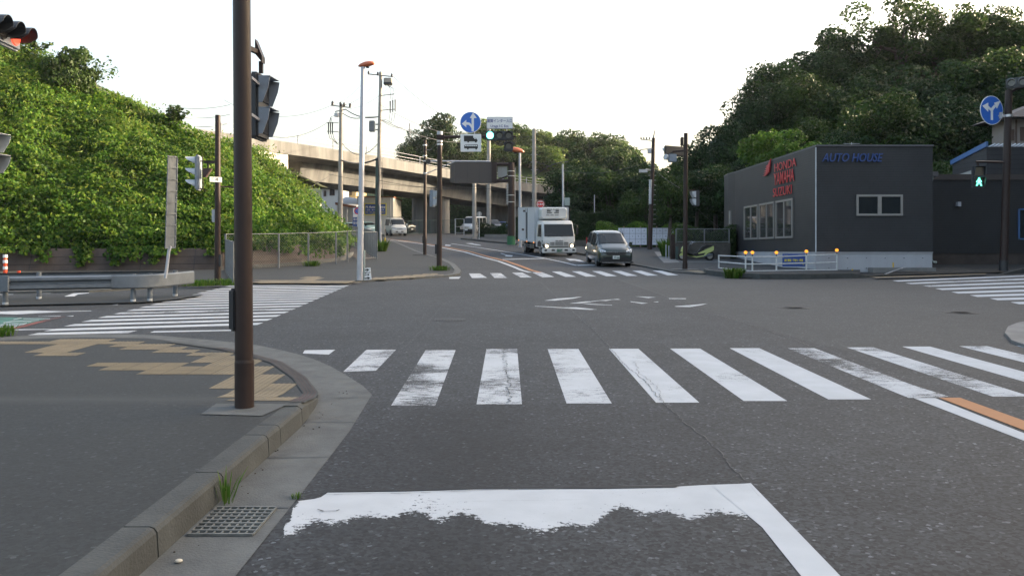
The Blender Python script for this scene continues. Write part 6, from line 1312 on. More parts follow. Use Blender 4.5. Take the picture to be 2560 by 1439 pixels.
mb = MB(); mb.prism([(-.76, -2.145, .22), (.76, -2.145, .22), (.74, -2.145, .38), (.46, -2.15, .48), (-.46, -2.15, .48), (-.74, -2.145, .38)], (0, .12, 0)); mb.build("lower_bumper", "car_trim", car)
mb = MB(); mb.bar((-.54, -2.15, .715), (.54, -2.15, .715), .02, .02); mb.bar((-.70, -2.16, .215), (.70, -2.16, .215), .02, .03); mb.build("chrome_bar", "chrome", car)
for s in (1, -1):
    mb = MB(); mb.add([(s * .50, -2.118, .72), (s * .50, -2.10, .79), (s * .79, -1.965, .875), (s * .845, -1.80, .90), (s * .84, -1.90, .79), (s * .77, -2.07, .70)], [(0, 1, 2, 3, 4, 5)]); mb.v = [(x, y - .012, z) for x, y, z in mb.v]; mb.build("headlight", "headlamp", car)
    mb = MB(); mb.cyl((s * .60, -2.115, .745), (s * .60, -2.13, .745), .03, n=8); mb.cyl((s * .70, -2.08, .76), (s * .70, -2.10, .76), .03, n=8); mb.build("headlight_bulb", "chrome", car)
    mb = MB(); mb.box(s * .86, s * 1.02, -1.12, -1.0, 1.0, 1.16) if s > 0 else mb.box(-1.02, -.86, -1.12, -1.0, 1.0, 1.16); mb.build("mirror", "paint_sage", car, bevel=.03)
    mb = MB(); mb.add([(s * .852, -.32, .3), (s * .852, -.30, .3), (s * .852, -.30, .98), (s * .852, -.32, .98)], [(0, 1, 2, 3)]); mb.add([(s * .852, .66, .3), (s * .852, .68, .3), (s * .852, .68, .98), (s * .852, .66, .98)], [(0, 1, 2, 3)]); mb.build("door_gap", "car_trim", car)
    box_part(car, "door_handle", "chrome", *( (.85, .875) if s > 0 else (-.875, -.85)), .42, .58, .86, .89)
    box_part(car, "tail_light", "taillamp", *((.74, .8) if s > 0 else (-.8, -.74)), 2.0, 2.06, .95, 1.3)
mb = MB(); mb.box(-.06, -.035, -2.18, -2.13, .67, .76); mb.box(.035, .06, -2.18, -2.13, .67, .76); mb.box(-.035, .035, -2.18, -2.13, .705, .725); mb.build("emblem", "chrome", car)
pl = box_part(car, "number_plate", "plate_white", -.165, .165, -2.175, -2.155, .385, .55); mat("plate_ink", (.02, .09, .05), .5); text_mesh("77-68", .105, "plate_ink", pl, face_mtx((.02, -2.178, .445)), sx=1.1, bold=.003); text_mesh("横浜 501", .045, "plate_ink", pl, face_mtx((0, -2.178, .52)))
wheels(car, (-1.33, 1.40), .835)
mb = MB(); mb.smooth = True; mb.cyl((.35, -.2, .95), (.35, -.12, 1.25), .2, .17, n=10); mb.cyl((.35, -.18, 1.27), (.35, -.16, 1.50), .10, .09, n=10)
# ---- refrigerated truck
tk = vehicle("box_truck", 1398, 49.3, 3.1, 12.5, "white refrigerated box truck with headlights on, driving towards the junction", "truck")
W_ = 1.02
def cab_ring(z, yf, w, r=.14): return [(-w, -1.45, z), (-w, yf + r, z), (-w + r * .35, yf + r * .3, z), (-w + r, yf, z), (w - r, yf, z), (w - r * .35, yf + r * .3, z), (w, yf + r, z), (w, -1.45, z)]
mb = MB(); mb.loft([cab_ring(.52, -3.08, W_), cab_ring(.80, -3.09, W_), cab_ring(1.12, -3.06, W_), cab_ring(1.2, -3.03, W_), cab_ring(1.95, -2.78, .955, .12), cab_ring(2.06, -2.68, .92, .12), cab_ring(2.10, -2.5, .84, .1)]); smooth_it(mb.build("cab", "paint_truck", tk), 28)
mb = MB(); mb.prism([(-.90, -3.055, 1.19), (.90, -3.055, 1.19), (.86, -2.815, 1.90), (-.86, -2.815, 1.90)], (0, -.012, .004)); mb.build("windscreen", "car_glass", tk, bevel=.004)
mb = MB(); mb.bar((-.7, -3.075, 1.19), (-.2, -3.07, 1.23), .02); mb.bar((.1, -3.075, 1.19), (.6, -3.07, 1.23), .02); mb.build("wipers", "car_trim", tk)
mb = MB(); mb.add([(-.6, -2.95, 1.24), (-.2, -2.95, 1.24), (-.22, -2.9, 1.32), (-.55, -2.9, 1.32)], [(0, 1, 2, 3)])
for s in (1, -1):
    o1 = s * .012; mb = MB(); mb.prism([(s * 1.02, -2.80, 1.15), (s * 1.02, -1.85, 1.15), (s * .965, -1.9, 1.88), (s * .965, -2.58, 1.88)], (s * .012, 0, 0)); mb.build("side_window", "car_glass", tk)
    mb = MB(); mb.add([(s * 1.026, -1.75, .6), (s * 1.026, -1.73, .6), (s * .975, -1.73, 1.95), (s * .975, -1.75, 1.95)], [(0, 1, 2, 3)]); mb.build("door_gap", "car_trim", tk)
    mb = MB(); mb.add([(s * .62, -3.10, .52), (s * .97, -3.07, .52), (s * 1.03, -2.93, .70), (s * 1.02, -2.94, .98), (s * .93, -3.06, .86), (s * .62, -3.10, .74)], [(0, 1, 2, 3, 4, 5)]); mb.v = [(x * 1.004, y - .01, z) for x, y, z in mb.v]; hl = mb.build("headlight", "car_trim", tk)
    mb = MB(); mb.cyl((s * .77, -3.10, .62), (s * .77, -3.135, .62), .085, n=14); mb.build("lamp", "headlamp_lit", hl)
    mb = MB(); mb.tube([(s * 1.0, -2.85, 1.25), (s * 1.16, -2.98, 1.3), (s * 1.16, -2.98, 1.8), (s * .98, -2.75, 1.9)], .015, 5); mb.box(*sorted((s * 1.08, s * 1.22)), -3.0, -2.94, 1.3, 1.68); mb.build("mirror", "car_trim", tk)
mb = MB()
for z in (.66, .74, .80): 
    for a, b_ in ((-.56, -.30), (-.24, .24), (.30, .56)): mb.box(a, b_, -3.105, -3.088, z, z + .03)
mb.box(-.58, .58, -3.108, -3.088, .55, .60); mb.build("grille", "car_trim", tk)
text_mesh("ISUZU", .11, "car_trim", tk, face_mtx((0, -3.095, .91)), sx=1.5, bold=.004)
box_part(tk, "bumper", "paint_truck", -1.04, 1.04, -3.2, -2.9, .20, .50, bevel=.05)
mb = MB()
for a, b_ in ((-.50, -.30), (.30, .50), (-.93, -.78), (.78, .93)): mb.box(a, b_, -3.21, -3.19, .32, .42)
mb.build("bumper_openings", "car_trim", tk); pl = box_part(tk, "number_plate", "plate_green", -.17, .17, -3.225, -3.20, .27, .44); text_mesh("・・63", .11, "plate_white", pl, face_mtx((0, -3.228, .33)), sx=1.1); text_mesh("湘南 800", .04, "plate_white", pl, face_mtx((0, -3.228, .415)))
box_part(tk, "box_body", "truck_box", -1.06, 1.06, -1.35, 3.1, .78, 2.92, bevel=.02)
bp = MB()
for x in (-1.065, 1.065): bp.bar((x, -1.35, .8), (x, 3.1, .8), .03, .08); bp.bar((x, -1.35, 2.9), (x, 3.1, 2.9), .03, .05); bp.bar((x, -1.34, .8), (x, -1.34, 2.9), .04); bp.bar((x, 3.09, .8), (x, 3.09, 2.9), .04)
bp.bar((-1.06, -1.355, 2.9), (1.06, -1.355, 2.9), .03, .04); bp.build("box_trim", "visor_white", tk)
mb = MB(); 
for y in (.55, .62, 1.0): mb.box(-1.072, -1.061, y, y + .025, .85, 2.85)
mb.box(-1.10, -1.062, .72, .76, .95, 2.6); mb.build("side_door_seams", "dark_metal", tk)
mb = MB(); mb.box(-1.07, -1.061, 1.15, 1.75, 2.62, 2.74); mb.box(-1.07, -1.061, 1.5, 2.1, 1.42, 1.55); mb.build("side_labels", "slot_brown", tk)
mb = MB(); 
def rr_(y, w, z0, z1, c=.1): return [(-w, y, z0 + c), (-w + c, y, z0), (w - c, y, z0), (w, y, z0 + c), (w, y, z1 - c), (w - c, y, z1), (-w + c, y, z1), (-w, y, z1 - c)]
mb.loft([rr_(-1.36, .86, 2.18, 2.88), rr_(-1.75, .86, 2.18, 2.88), rr_(-1.93, .78, 2.26, 2.86)]); rf = mb.build("refrigeration_unit", "paint_truck", tk)
mb = MB()
for z, h, segs in ((2.77, .035, ((-.45, -.28), (-.22, -.14), (-.06, .02), (.1, .3))), (2.65, .07, ((-.45, -.22), (.1, .3))), (2.56, .045, ((-.45, -.14), (.0, .3))), (2.42, .03, ((-.5, -.3), (-.22, -.02), (.06, .28)))):
    for a, b_ in segs: mb.box(a, b_, -1.95, -1.925, z, z + h)
mb.build("vents", "car_trim", rf)
box_part(tk, "chassis", "dark_metal", -.45, .45, -2.9, 3.0, .42, .72); box_part(tk, "chassis", "dark_metal", -.98, -.55, -.9, .3, .35, .72, bevel=.03); box_part(tk, "chassis", "dark_metal", .55, .98, -.6, .9, .35, .72, bevel=.03)
mb = MB(); mb.bar((-1.0, -.9, .42), (-1.0, 1.0, .42), .04); mb.bar((-1.0, -.9, .55), (-1.0, 1.0, .55), .04); mb.bar((-1.0, -.85, .4), (-1.0, -.85, .78), .04); mb.bar((-1.0, .95, .4), (-1.0, .95, .78), .04); mb.build("side_guard", "galvanised", tk)
for y in (-1.2, .6, 2.9): mb = MB(); mb.box(-1.10, -1.06, y, y + .07, .73, .79); mb.build("marker_lamp", "amber", tk)
wheels(tk, (-2.35, 1.55), .98, .36, .24, arch=False); wheels(tk, (1.55,), .66, .36, .22, arch=False)
mb = MB()
for s in (1, -1): mb.prism([(s * .78, -2.85, .55), (s * .78, -2.75, .82), (s * .78, -2.35, .92), (s * .78, -1.95, .82), (s * .78, -1.85, .55)], (s * .25, 0, 0))
mb.build("wheel_arch", "car_trim", tk)
# ---- generic one-box van, hatchback
def van(px, Yf, rz, L, Wd, H, m, lab, rack=False, hood_=.45, lowblack=False, cat="van", name="van", group=None, lit=False):
    hl = L / 2; w = Wd / 2; o = vehicle(name, px, Yf, hl, rz, lab, cat, group)
    S = [(-hl, .32, w - .14, w - .18, .68, w - .26, .78), (-hl + .06, .24, w - .03, w - .07, .84, w - .16, .95), (-hl + .30, .24, w, w - .03, .92, w - .12, 1.05), (-hl + hood_, .24, w, w - .03, .96, w - .12, 1.15), (-hl + hood_ + .78, .24, w, w - .03, 1.0, w - .13, H - .08), (-hl + hood_ + 1.0, .24, w, w - .03, 1.0, w - .13, H), (hl - .35, .24, w, w - .03, 1.02, w - .13, H), (hl - .1, .26, w, w - .04, 1.02, w - .14, H - .05), (hl, .32, w - .06, w - .08, 1.0, w - .2, H - .22)]
    car_body(o, S, m); strip_glass(o, ring(S[3]), ring(S[4]), [4, 5, 6, 7, 8, 9], .06, .92, Vector((0, -.01, .01)))
    side_glass(o, S, [(3, 4, .45, .95), (5, 6, -.02, .18), (5, 6, .22, .55), (5, 6, .59, .97)])
    for s in (1, -1):
        mb = MB(); mb.add([(s * (w - .5), -hl - .015, .70), (s * (w - .48), -hl + .01, .84), (s * (w - .06), -hl + .05, .92), (s * (w - .02), -hl + .08, .76), (s * (w - .16), -hl - .01, .66)], [(0, 1, 2, 3, 4)]); mb.v = [(x, y - .012, z) for x, y, z in mb.v]; mb.build("headlight", "headlamp", o)
        mb = MB(); mb.box(*sorted((s * (w + .01), s * (w + .16))), -hl + hood_ + .1, -hl + hood_ + .2, 1.05, 1.28); mb.build("mirror", m if not lowblack else "car_trim", o, bevel=.03)
    mb = MB(); mb.box(-w + .5, w - .5, -hl - .03, -hl + .02, .74, .79); mb.box(-w + .42, w - .42, -hl - .03, -hl + .02, .40, .50); mb.build("grille", "car_trim", o)
    if lowblack: mb = MB(); mb.prism([(-w + .04, -hl - .03, .24), (w - .04, -hl - .03, .24), (w - .04, -hl - .03, .55), (-w + .04, -hl - .03, .55)], (0, .1, 0)); mb.build("bumper", "car_trim", o)
    box_part(o, "number_plate", "plate_white", -.165, .165, -hl - .05, -hl - .035, .42, .58); wheels(o, (-hl + .78, hl - .85), w, .3)
    if rack:
        mb = MB()
        for y in (-.9, -.2, .5, 1.2): mb.bar((-w + .15, y, H + .09), (w - .15, y, H + .09), .03); mb.bar((-w + .15, y, H), (-w + .15, y, H + .1), .03); mb.bar((w - .15, y, H), (w - .15, y, H + .1), .03)
        for x in (-w + .2, w - .2): mb.bar((x, -.9, H + .11), (x, 1.3, H + .11), .03)
        mb.build("roof_rack", "galvanised", o)
    return o
van(999, 87.5, 20, 4.05, 1.665, 1.86, "paint_white", "small white van with a roof rack coming round the bend under the overpass", rack=True)
van(1166, 94, -19, 4.7, 1.69, 1.98, "paint_silver", "silver van parked under the overpass behind the concrete posts", hood_=.5, lowblack=True)
for px, Yf, rz, m, L, H, lab in [(1244, 103, 22, "paint_dark", 4.2, 1.75, "dark van parked under the overpass, right of the concrete posts"), (1268, 105, 30, "paint_blue", 3.9, 1.5, "dark blue car parked under the overpass behind the brown road sign post"), (1296, 106, -35, "paint_skyblue", 3.6, 1.6, "light blue car glimpsed between the far lamp post and the truck"), (1225, 112, 15, "paint_silver", 4.0, 1.6, "grey car deeper in the parking area under the overpass")]:
    van(px, Yf, rz, L, 1.6, H, m, lab, cat="car", name="parked_car", group="cars parked under the overpass")
for px, Yf, rz, m, L, H, lab in [(897, 84, 60, "paint_skyblue", 3.9, 1.45, "pale turquoise car behind the fence, left of the workshop sign pole"), (935, 86, 40, "paint_skyblue", 3.6, 1.5, "pale blue car behind the fence end next to the white van"), (1030, 100, 55, "paint_dark", 3.8, 1.6, "dark car half hidden behind the white van and pier")]:
    van(px, Yf, rz, L, 1.6, H, m, lab, cat="car", name="parked_car", group="cars parked by the workshop")
# ---- maxi scooter
Y = 44.6; b = Vector((gx(1740, Y), Y, e(Y) + .05)); sc_ = empty("motor_scooter", tuple(b), label="pale yellow large scooter parked against the concrete wall behind the brown pole", cat="scooter")
K = Y / F
def q2(pts): return [((x - 1740) * K, 0, (652.5 - y) * K) for x, y in pts]
def slab(pts, w, m, name, taper=.0, bev=.015):
    mb = MB(); p = [Vector(v) for v in q2(pts)]; mb.prism([v + Vector((0, -w, 0)) for v in p], (0, 2 * w, 0)); return mb.build(name, m, sc_, bevel=bev)
slab([(1697, 641), (1700, 635), (1706, 632), (1712, 635), (1713, 642), (1706, 640)], .10, "paint_lime", "front_fender"); slab([(1703, 631), (1704, 622), (1709, 616), (1713, 615), (1716, 622), (1714, 634), (1708, 633)], .20, "paint_lime", "front_fairing")
slab([(1711, 634), (1716, 640), (1740, 645), (1760, 641), (1768, 634), (1776, 631), (1782, 627), (1783, 620), (1782, 616), (1765, 624), (1743, 634), (1745, 636), (1762, 633), (1758, 639), (1740, 642), (1722, 641), (1714, 638)], .19, "paint_lime", "side_panels")
slab([(1713, 640), (1742, 645), (1765, 638), (1762, 628), (1752, 620), (1748, 626), (1742, 632), (1730, 636), (1718, 630), (1712, 634)], .15, "car_trim", "under_body"); slab([(1748, 624), (1755, 617), (1764, 614), (1776, 614), (1781, 616), (1765, 622), (1752, 628)], .17, "black", "seat", bev=.03)
slab([(1712, 617), (1716, 608), (1719, 610), (1716, 619)], .14, "car_glass", "windshield"); mb = MB(); mb.tube([(-.47, 0, .35), (-.30, 0, .85)], .03, 6); mb.tube([(-.28, -.32, .86), (-.30, 0, .88), (-.28, .32, .86)], .018, 6); mb.build("handlebar", "dark_metal", sc_)
for s in (-1, 1): mb = MB(); mb.tube([(-.28, s * .25, .88), (-.2, s * .3, .98)], .01, 5); mb.cyl((-.16, s * .3, .97), (-.13, s * .3, .98), .06, n=10); mb.build("mirror", "chrome", sc_)
for px, r in ((1705.5, .235), (1774, .24)):
    c = ((px - 1740) * K, 0, r); mb = MB(); mb.cyl((c[0], -.06, r), (c[0], .06, r), r, n=22); w_ = mb.build("wheel", "rubber", sc_, bevel=.02); mb = MB(); mb.cyl((c[0], -.065, r), (c[0], .065, r), r * .62, n=16); mb.build("rim", "rim", w_)
mb = MB(); mb.tube([(-.62, -.09, .3), (-.72, -.09, .24)], .02, 6); mb.cyl((.35, -.15, .22), (.85, -.17, .34), .05, n=8); mb.build("exhaust", "galvanised", sc_); slab([(1779, 622), (1784, 618), (1784, 624), (1780, 627)], .1, "taillamp", "tail_light")
# ================================================================== RAILS, FENCES, BOARDS, HEDGES, WEEDS
# ---- steel guard rail of the side road island
gr = empty("guard_rail", (-10, 20.8, e(20.8)), label="galvanised double-sided steel guard rail on the side road island at left", cat="guard rail"); T = Matrix.Translation(-gr.location)
fr0, fr1 = Vector((-26, 14.6)), Vector((-9.1, 20.35)); bk0, bk1 = Vector((-26, 16.9)), Vector((-9.0, 22.35)); 
def wbeam(path, name, par, zt=.70, hh=.33, m="galvanised"):
    mb = MB(); mb.T = T; secs = []; path = [Vector(p) for p in path]
    for i, p in enumerate(path):
        d = (path[min(i + 1, len(path) - 1)] - path[max(i - 1, 0)]).normalized(); nr = Vector((d.y, -d.x)); z = e(p.y) + zt - hh
        prof = [(0, 0), (.085, .04), (.085, .10), (.0, .145), (.0, .185), (.085, .23), (.085, .29), (0, .33), (-.006, .33), (.079, .285), (.079, .235), (-.006, .19), (-.006, .14), (.079, .095), (.079, .045), (-.006, 0)]
        secs.append([(p.x + nr.x * o, p.y + nr.y * o, z + u * hh / .33) for o, u in prof])
    mb.loft(secs); return mb.build(name, m, par)
wbeam([fr0, Vector((-12.0, 19.36)), Vector((-9.7, 20.13))], "beam", gr); wbeam([Vector((-9.35, 22.25)), Vector((-12.2, 21.35)), bk0], "beam", gr, zt=.70)
nose = [Vector((-9.72, 20.12)), Vector((-9.2, 20.26)), Vector((-8.98, 20.38)), Vector((-8.83, 20.6)), Vector((-8.76, 20.95)), Vector((-8.7, 21.4)), Vector((-8.65, 21.85)), Vector((-8.6, 22.3))]
mb = MB(); mb.T = T; secs = []
for i, p in enumerate(nose):
    d = (nose[min(i + 1, 7)] - nose[max(i - 1, 0)]).normalized(); nr = Vector((d.y, -d.x)); z = e(p.y) + .36
    secs.append([(p.x + nr.x * o, p.y + nr.y * o, z + u) for o, u in ((.03, 0), (.06, .03), (.06, .31), (.03, .34), (.015, .34), (.015, 0))])
mb.loft(secs); smooth_it(mb.build("nose", "galvanised", gr))
mb = MB(); mb.T = T; p = Vector((-11.93, 19.38)); mb.box(p.x - .2, p.x + .2, p.y - .1, p.y - .04, e(p.y) + .355, e(p.y) + .715); mb.build("splice_plate", "galvanised", gr)
for i, (x, y) in enumerate([(-11.92, 19.5), (-8.98, 20.55), (-12.1, 21.2), (-9.0, 22.15), (-9.3, 20.35), (-15, 18.45), (-18, 17.4), (-15.2, 20.2), (-18.2, 19.2)]):
    mb = MB(); mb.T = T; mb.cyl((x, y, e(y) - .05), (x, y, e(y) + .72), .06, n=14); mb.build("post", "galvanised", gr); mb = MB(); mb.T = T; mb.cyl((x, y, e(y)), (x, y, e(y) + .09), .0615, n=14); mb.build("reflective_band", "visor_white", gr)
mb = MB(); sheet(mb, [(-30, 13.2), (-12, 19.2), (-9, 20.1), (-8.5, 21), (-8.4, 22.6), (-12, 21.9), (-30, 16.4)], .04); struct("traffic_island.001", mb, "asphalt_walk")
# ---- tall obstacle board seen edge-on
b = Vector((gx(413, 20.6), 20.6, e(20.6) + .6)); o = empty("obstacle_board", tuple(b), label="tall narrow grey marker board on a bent post rising from the guard rail nose", cat="marker board"); Y = 20.6
mb = MB(); mb.tube([(0, 0, 0), (.04, 0, .25), (.09, 0, zz(628)), (.13, 0, zz(615))], .038, 10); mb.build("post", "pole_grey", o)
T9 = Matrix.Identity(4); mb = MB()
zb, zt_ = zz(620), zz(392); n_ = 9
def bx(px, py, w): return (gx(px, Y) - b.x, zz(py))
mb.prism([(xx(418.5), -.12, zb), (xx(433), .12, zb + .02), (xx(438.5), .12, zt_ - .02), (xx(425.5), -.12, zt_)], (.012, .02, 0)); mb.build("board", "galvanised", o)
mb = MB()
for i in range(9): t = i / 8; x0_, x1_ = xx(418.8 + 6.7 * t), xx(433.5 + 5.2 * t); z = zb + (zt_ - zb) * t; mb.bar((x0_ - .005, -.14, z), (x1_, .10, z + .01), .022, .03)
for s in (0, 1): mb.bar((xx(418.5 + 14.5 * s), -.13 + .24 * s, zb), (xx(425.5 + 13 * s), -.13 + .24 * s, zt_), .02)
mb.build("ribs", "galvanised", o)
# ---- cones behind the rail
mat("cone_orange", (.62, .07, .02), .5)
for px, Yc, h, lab in [(13, 25.5, .98, "tall red and white traffic post behind the guard rail at the left edge"), (47, 25.5, .5, "short red traffic cone seen under the guard rail"), (-30, 26, .8, "red traffic cone just outside the left edge beyond the rail")]:
    Y = Yc; b = Vector((gx(px, Y), Y, e(Y) + .06)); o = empty("traffic_cone", tuple(b), label=lab, cat="traffic cone"); mb = MB(); mb.cyl((0, 0, 0), (0, 0, .03), .22, n=16); mb.cyl((0, 0, .03), (0, 0, .22), .19, .07, n=16); mb.cyl((0, 0, .22), (0, 0, h), .065, .05, n=14); mb.build("cone", "cone_orange", o)
    for z in (.55, .75, .92):
        if z < h: mb = MB(); mb.cyl((0, 0, z * h), (0, 0, z * h + .09), .066, .064, n=14); mb.build("white_band", "sign_white", o)
# ---- pavement fences at left
def mesh_panel(mb, p0, p1, z0, z1, step=.10, r=.0016):
    """diamond mesh between two base points"""
    p0, p1 = Vector(p0), Vector(p1); L = (p1 - p0).length; d = (p1 - p0) / L; H = z1 - z0; n = int(L / step)
    for i in range(-int(H / step), n):
        for s in (1, -1):
            a0 = i * step; a1 = a0 + H; t0, t1 = max(0, -a0 / H), min(1, (L - a0) / H)
            if t1 <= t0: continue
            u0, u1 = a0 + H * t0, a0 + H * t1; za, zb_ = (z0 + H * t0, z0 + H * t1) if s > 0 else (z1 - H * t0, z1 - H * t1)
            A = p0 + d * u0; B_ = p0 + d * u1; mb.bar((A.x, A.y, A.z + za), (B_.x, B_.y, B_.z + zb_), r * 2)
def fence(name, pts, h, lab, spacing, m="fence_grey", mesh=True, rails=(1.0,), pw=.035, step=.1, bars=0, up=.06, mid=True):
    o = empty(name, (pts[0][0], pts[0][1], e(pts[0][1])), label=lab, cat="fence"); T = Matrix.Translation(-o.location); all_ = []
    for a, b_ in zip(pts, pts[1:]):
        a, b_ = Vector(a), Vector(b_); n = max(1, round((b_ - a).length / spacing))
        all_ += [a.lerp(b_, i / n) for i in range(n)]
    all_.append(Vector(pts[-1])); B = [Vector((p.x, p.y, e(p.y) + up)) for p in all_]
    for p in B: mb = MB(); mb.T = T; mb.box(p.x - pw, p.x + pw, p.y - pw, p.y + pw, p.z - .05, p.z + h + .02); mb.build("post", m, o)
    for r in rails: mb = MB(); mb.T = T; mb.tube([p + Vector((0, 0, h * r)) for p in B], .022, 6); mb.build("rail", m, o)
    mb = MB(); mb.T = T
    for p, q in zip(B, B[1:]):
        if mesh: mesh_panel(mb, p, q, .08, h * .97, step)
        for i in range(1, bars): c = p.lerp(q, i / bars); mb.bar(tuple(c + Vector((0, 0, .05))), tuple(c + Vector((0, 0, h))), .014)
    mb.build("mesh" if mesh else "bars", m, o); return o
A_ = Vector((gx(564, 36.2), 36.2)); fence("mesh_fence", [(gx(582, 27.9), 27.9), (gx(572, 31.5), 31.5), tuple(A_)], 1.36, "chain mesh fence coming towards the camera beside the brown left corner pole", 1.4, mesh=True, step=.10, rails=(1.0, .05))
fence("mesh_fence", [tuple(A_), (gx(697, 38.7), 38.7), (gx(771, 40.0), 40.0), (gx(840, 41.6), 41.6), (gx(895, 44.6), 44.6)], 1.6, "mesh fence along the foot of the kudzu bank behind the left pavement", 2.0, step=.13, rails=(1.0,))
fence("pavement_fence", [(gx(895, 44.6), 44.6), (gx(942, 45.6), 45.6), (gx(905, 56), 56), (gx(858, 68), 68), (gx(835, 74), 74)], 1.5, "grey barred fence curving away along the ditch beside the road", 1.25, mesh=False, bars=7, rails=(1.0, .06))
fence("green_fence", [(gx(1020, 92), 92), (gx(1075, 96), 96), (gx(1140, 97), 97)], 1.5, "low green mesh fence in front of the concrete pier", 2.0, m="pole_green", mesh=False, bars=16, rails=(1.0, .05))
fence("pipe_fence", [(gx(1138, 92), 92), (gx(1160, 91), 91)], 1.7, "white pipe frame fence between the pier and the silver van", 1.0, m="visor_white", mesh=False, rails=(1.0, .5, .1))
mb = MB(); sheet(mb, [(gx(893, 45), 45), (gx(938, 45.4), 45.4), (gx(912, 53), 53), (gx(880, 60), 60), (gx(872, 52), 52)], .065); struct("ditch", mb, "brown_concrete")
# ---- shop-side chain fence, wall, hedge
o = MB(); x0, x1, Yw = gx(1683, 46.2), gx(1826, 46.2), 46.2; o.box(x0, x1, Yw, Yw + .2, e(Yw) - .1, P(0, 607, Yw).z); o = o.build("concrete_wall", "brown_concrete"); o.data.materials.clear(); mat("old_wall", (.085, .078, .068), .9, var=.5, vscale=2.2, bump=.3); o.data.materials.append(MATS["old_wall"]); tag(o, "stained low concrete wall behind the yellow scooter", "wall")
b = Vector((x0, Yw, P(0, 607, Yw).z)); fo_ = empty("chain_fence", tuple(b), label="chain-link fence standing on the concrete wall behind the scooter", cat="fence"); Y = Yw
H_ = zz(572)
for px in (1691, 1762, 1824): mb = MB(); mb.box(xx(px) - .03, xx(px) + .03, .07, .13, 0, H_); mb.build("post", "fence_grey", fo_)
mb = MB(); mb.bar((xx(1691), .1, H_), (xx(1824), .1, H_), .04); mb.bar((xx(1691), .1, .06), (xx(1824), .1, .06), .05); mb.build("rail", "fence_grey", fo_); mb = MB(); mesh_panel(mb, (xx(1691), .1, 0), (xx(1824), .1, 0), .06, H_, .10, .002); mb.build("mesh", "fence_grey", fo_)
mb = MB(); mb.box(gx(1682, 45.8) - .12, gx(1682, 45.8) + .1, 45.7, 46.0, 1.1, P(0, 586, 45.8).z); o = mb.build("gate_post", "pole_brown"); tag(o, "square brown stone gate post at the left end of the wall by the scooter", "gate post")
mb = MB(); mb.box(gx(1688, 45.6), gx(1694, 45.6), 45.4, 45.5, 1.1, P(0, 616, 45.6).z); o = mb.build("utility_box", "pole_green"); tag(o, "narrow blue green box at the foot of the gate post by the scooter", "box")
for px in (1665, 1672, 1677): mb = MB(); mb.bar((gx(px, 47), 47, e(47)), (gx(px, 47), 47, P(0, 611 + (px - 1665) * .4, 47).z), .05); o = mb.build("short_post", "visor_white"); tag(o, "short white post beside the gate post, " + {1665: "leftmost", 1672: "middle", 1677: "rightmost"}[px] + " of three", "post", "three short white posts")
# hedges: clipped leaf-covered boxes
def hedge(pts, w, h, n, leaf, m, lab, up=0, name="hedge", wob=.12, cat="hedge"):
    rg = np.random.default_rng(len(lab)); a, b_ = Vector(pts[0]), Vector(pts[1]); L = (b_ - a).length; d = (b_ - a) / L; nr = Vector((-d.y, d.x)); C, N = [], []
    for _ in range(n):
        u = rg.uniform(0, L); f = rg.random(); hh = h * (1 + wob * math.sin(u * 2.1 + 1) * .5)
        if f < .5: s, z, nn = -w / 2, rg.uniform(0, hh), (-nr.x, -nr.y, .2)
        elif f < .8: s, z, nn = rg.uniform(-w / 2, w / 2), hh, (0, 0, 1)
        elif f < .9: s, z, nn = w / 2, rg.uniform(0, hh), (nr.x, nr.y, .2)
        else: u = 0 if rg.random() < .5 else L; s, z, nn = rg.uniform(-w / 2, w / 2), rg.uniform(0, hh), ((-d.x if u == 0 else d.x), (-d.y if u == 0 else d.y), .2)
        k = .12 * mnoise.noise(Vector((u * 1.5, z * 1.5, s))) + rg.normal(0, .03)
        z2 = z + (k if nn[2] == 1 else 0); s2 = s + (k * (-1 if s < 0 else 1)); p = a + d * u + nr * s2
        C.append((p.x, p.y, e(p.y) + up + z2)); N.append(nn)
    o = empty(name, (a.x, a.y, e(a.y) + up), label=lab, cat=cat); T = Matrix.Translation(-o.location); me = npmesh("foliage", np.array([tuple(T @ Vector(v)) for v in leaves(rg, np.array(C), np.array(N), leaf, .5)]), 4, [m]); link_mesh("foliage", me, o)
    mb = MB(); mb.T = T; q = [a + nr * (w / 2 - .12), a - nr * (w / 2 - .12), b_ - nr * (w / 2 - .12), b_ + nr * (w / 2 - .12)]; z0 = min(e(p.y) for p in q) + up - .1; mb.prism([(p.x, p.y, z0) for p in q], (0, 0, h * .93 + .1)); mb.build("branches", "forest_floor", o); return o
hedge([(gx(1428, 70), 70), (gx(1578, 70), 70)], 1.6, P(0, 531, 70).z - e(70), 9000, .13, "dark_leaf", "tall clipped dark hedge behind the truck and people carrier")
hedge([(gx(1500, 64), 64), (gx(1712, 60), 60)], 1.2, P(0, 565, 62).z - e(62), 7000, .11, "bright_leaf", "low bright yellow-green hedge behind the numbered poster boards", wob=.3)
hedge([(gx(1697, 47.2), 47.2), (gx(1835, 47.2), 47.2)], .9, P(0, 574, 47.2).z - e(47.2), 5000, .10, "mid_leaf", "green hedge behind the chain-link fence by the scooter", wob=.25)
hedge([(gx(1208, 84), 84), (gx(1276, 82), 82)], 1.6, 1.1, 3500, .13, "dark_leaf", "rounded dark shrub in the kerbed bed left of the brown road sign post", wob=.5, name="shrub", cat="shrub"); hedge([(gx(1286, 76), 76), (gx(1305, 76), 76)], 1.4, 1.9, 1800, .13, "dark_leaf", "shrub between the far lamp post and the truck box", name="shrub", cat="shrub")
mb = MB(); mb.box(gx(1212, 82), gx(1276, 82), 80.9, 81.15, e(81) , e(81) + .38); struct("planter_kerb", mb, "concrete")
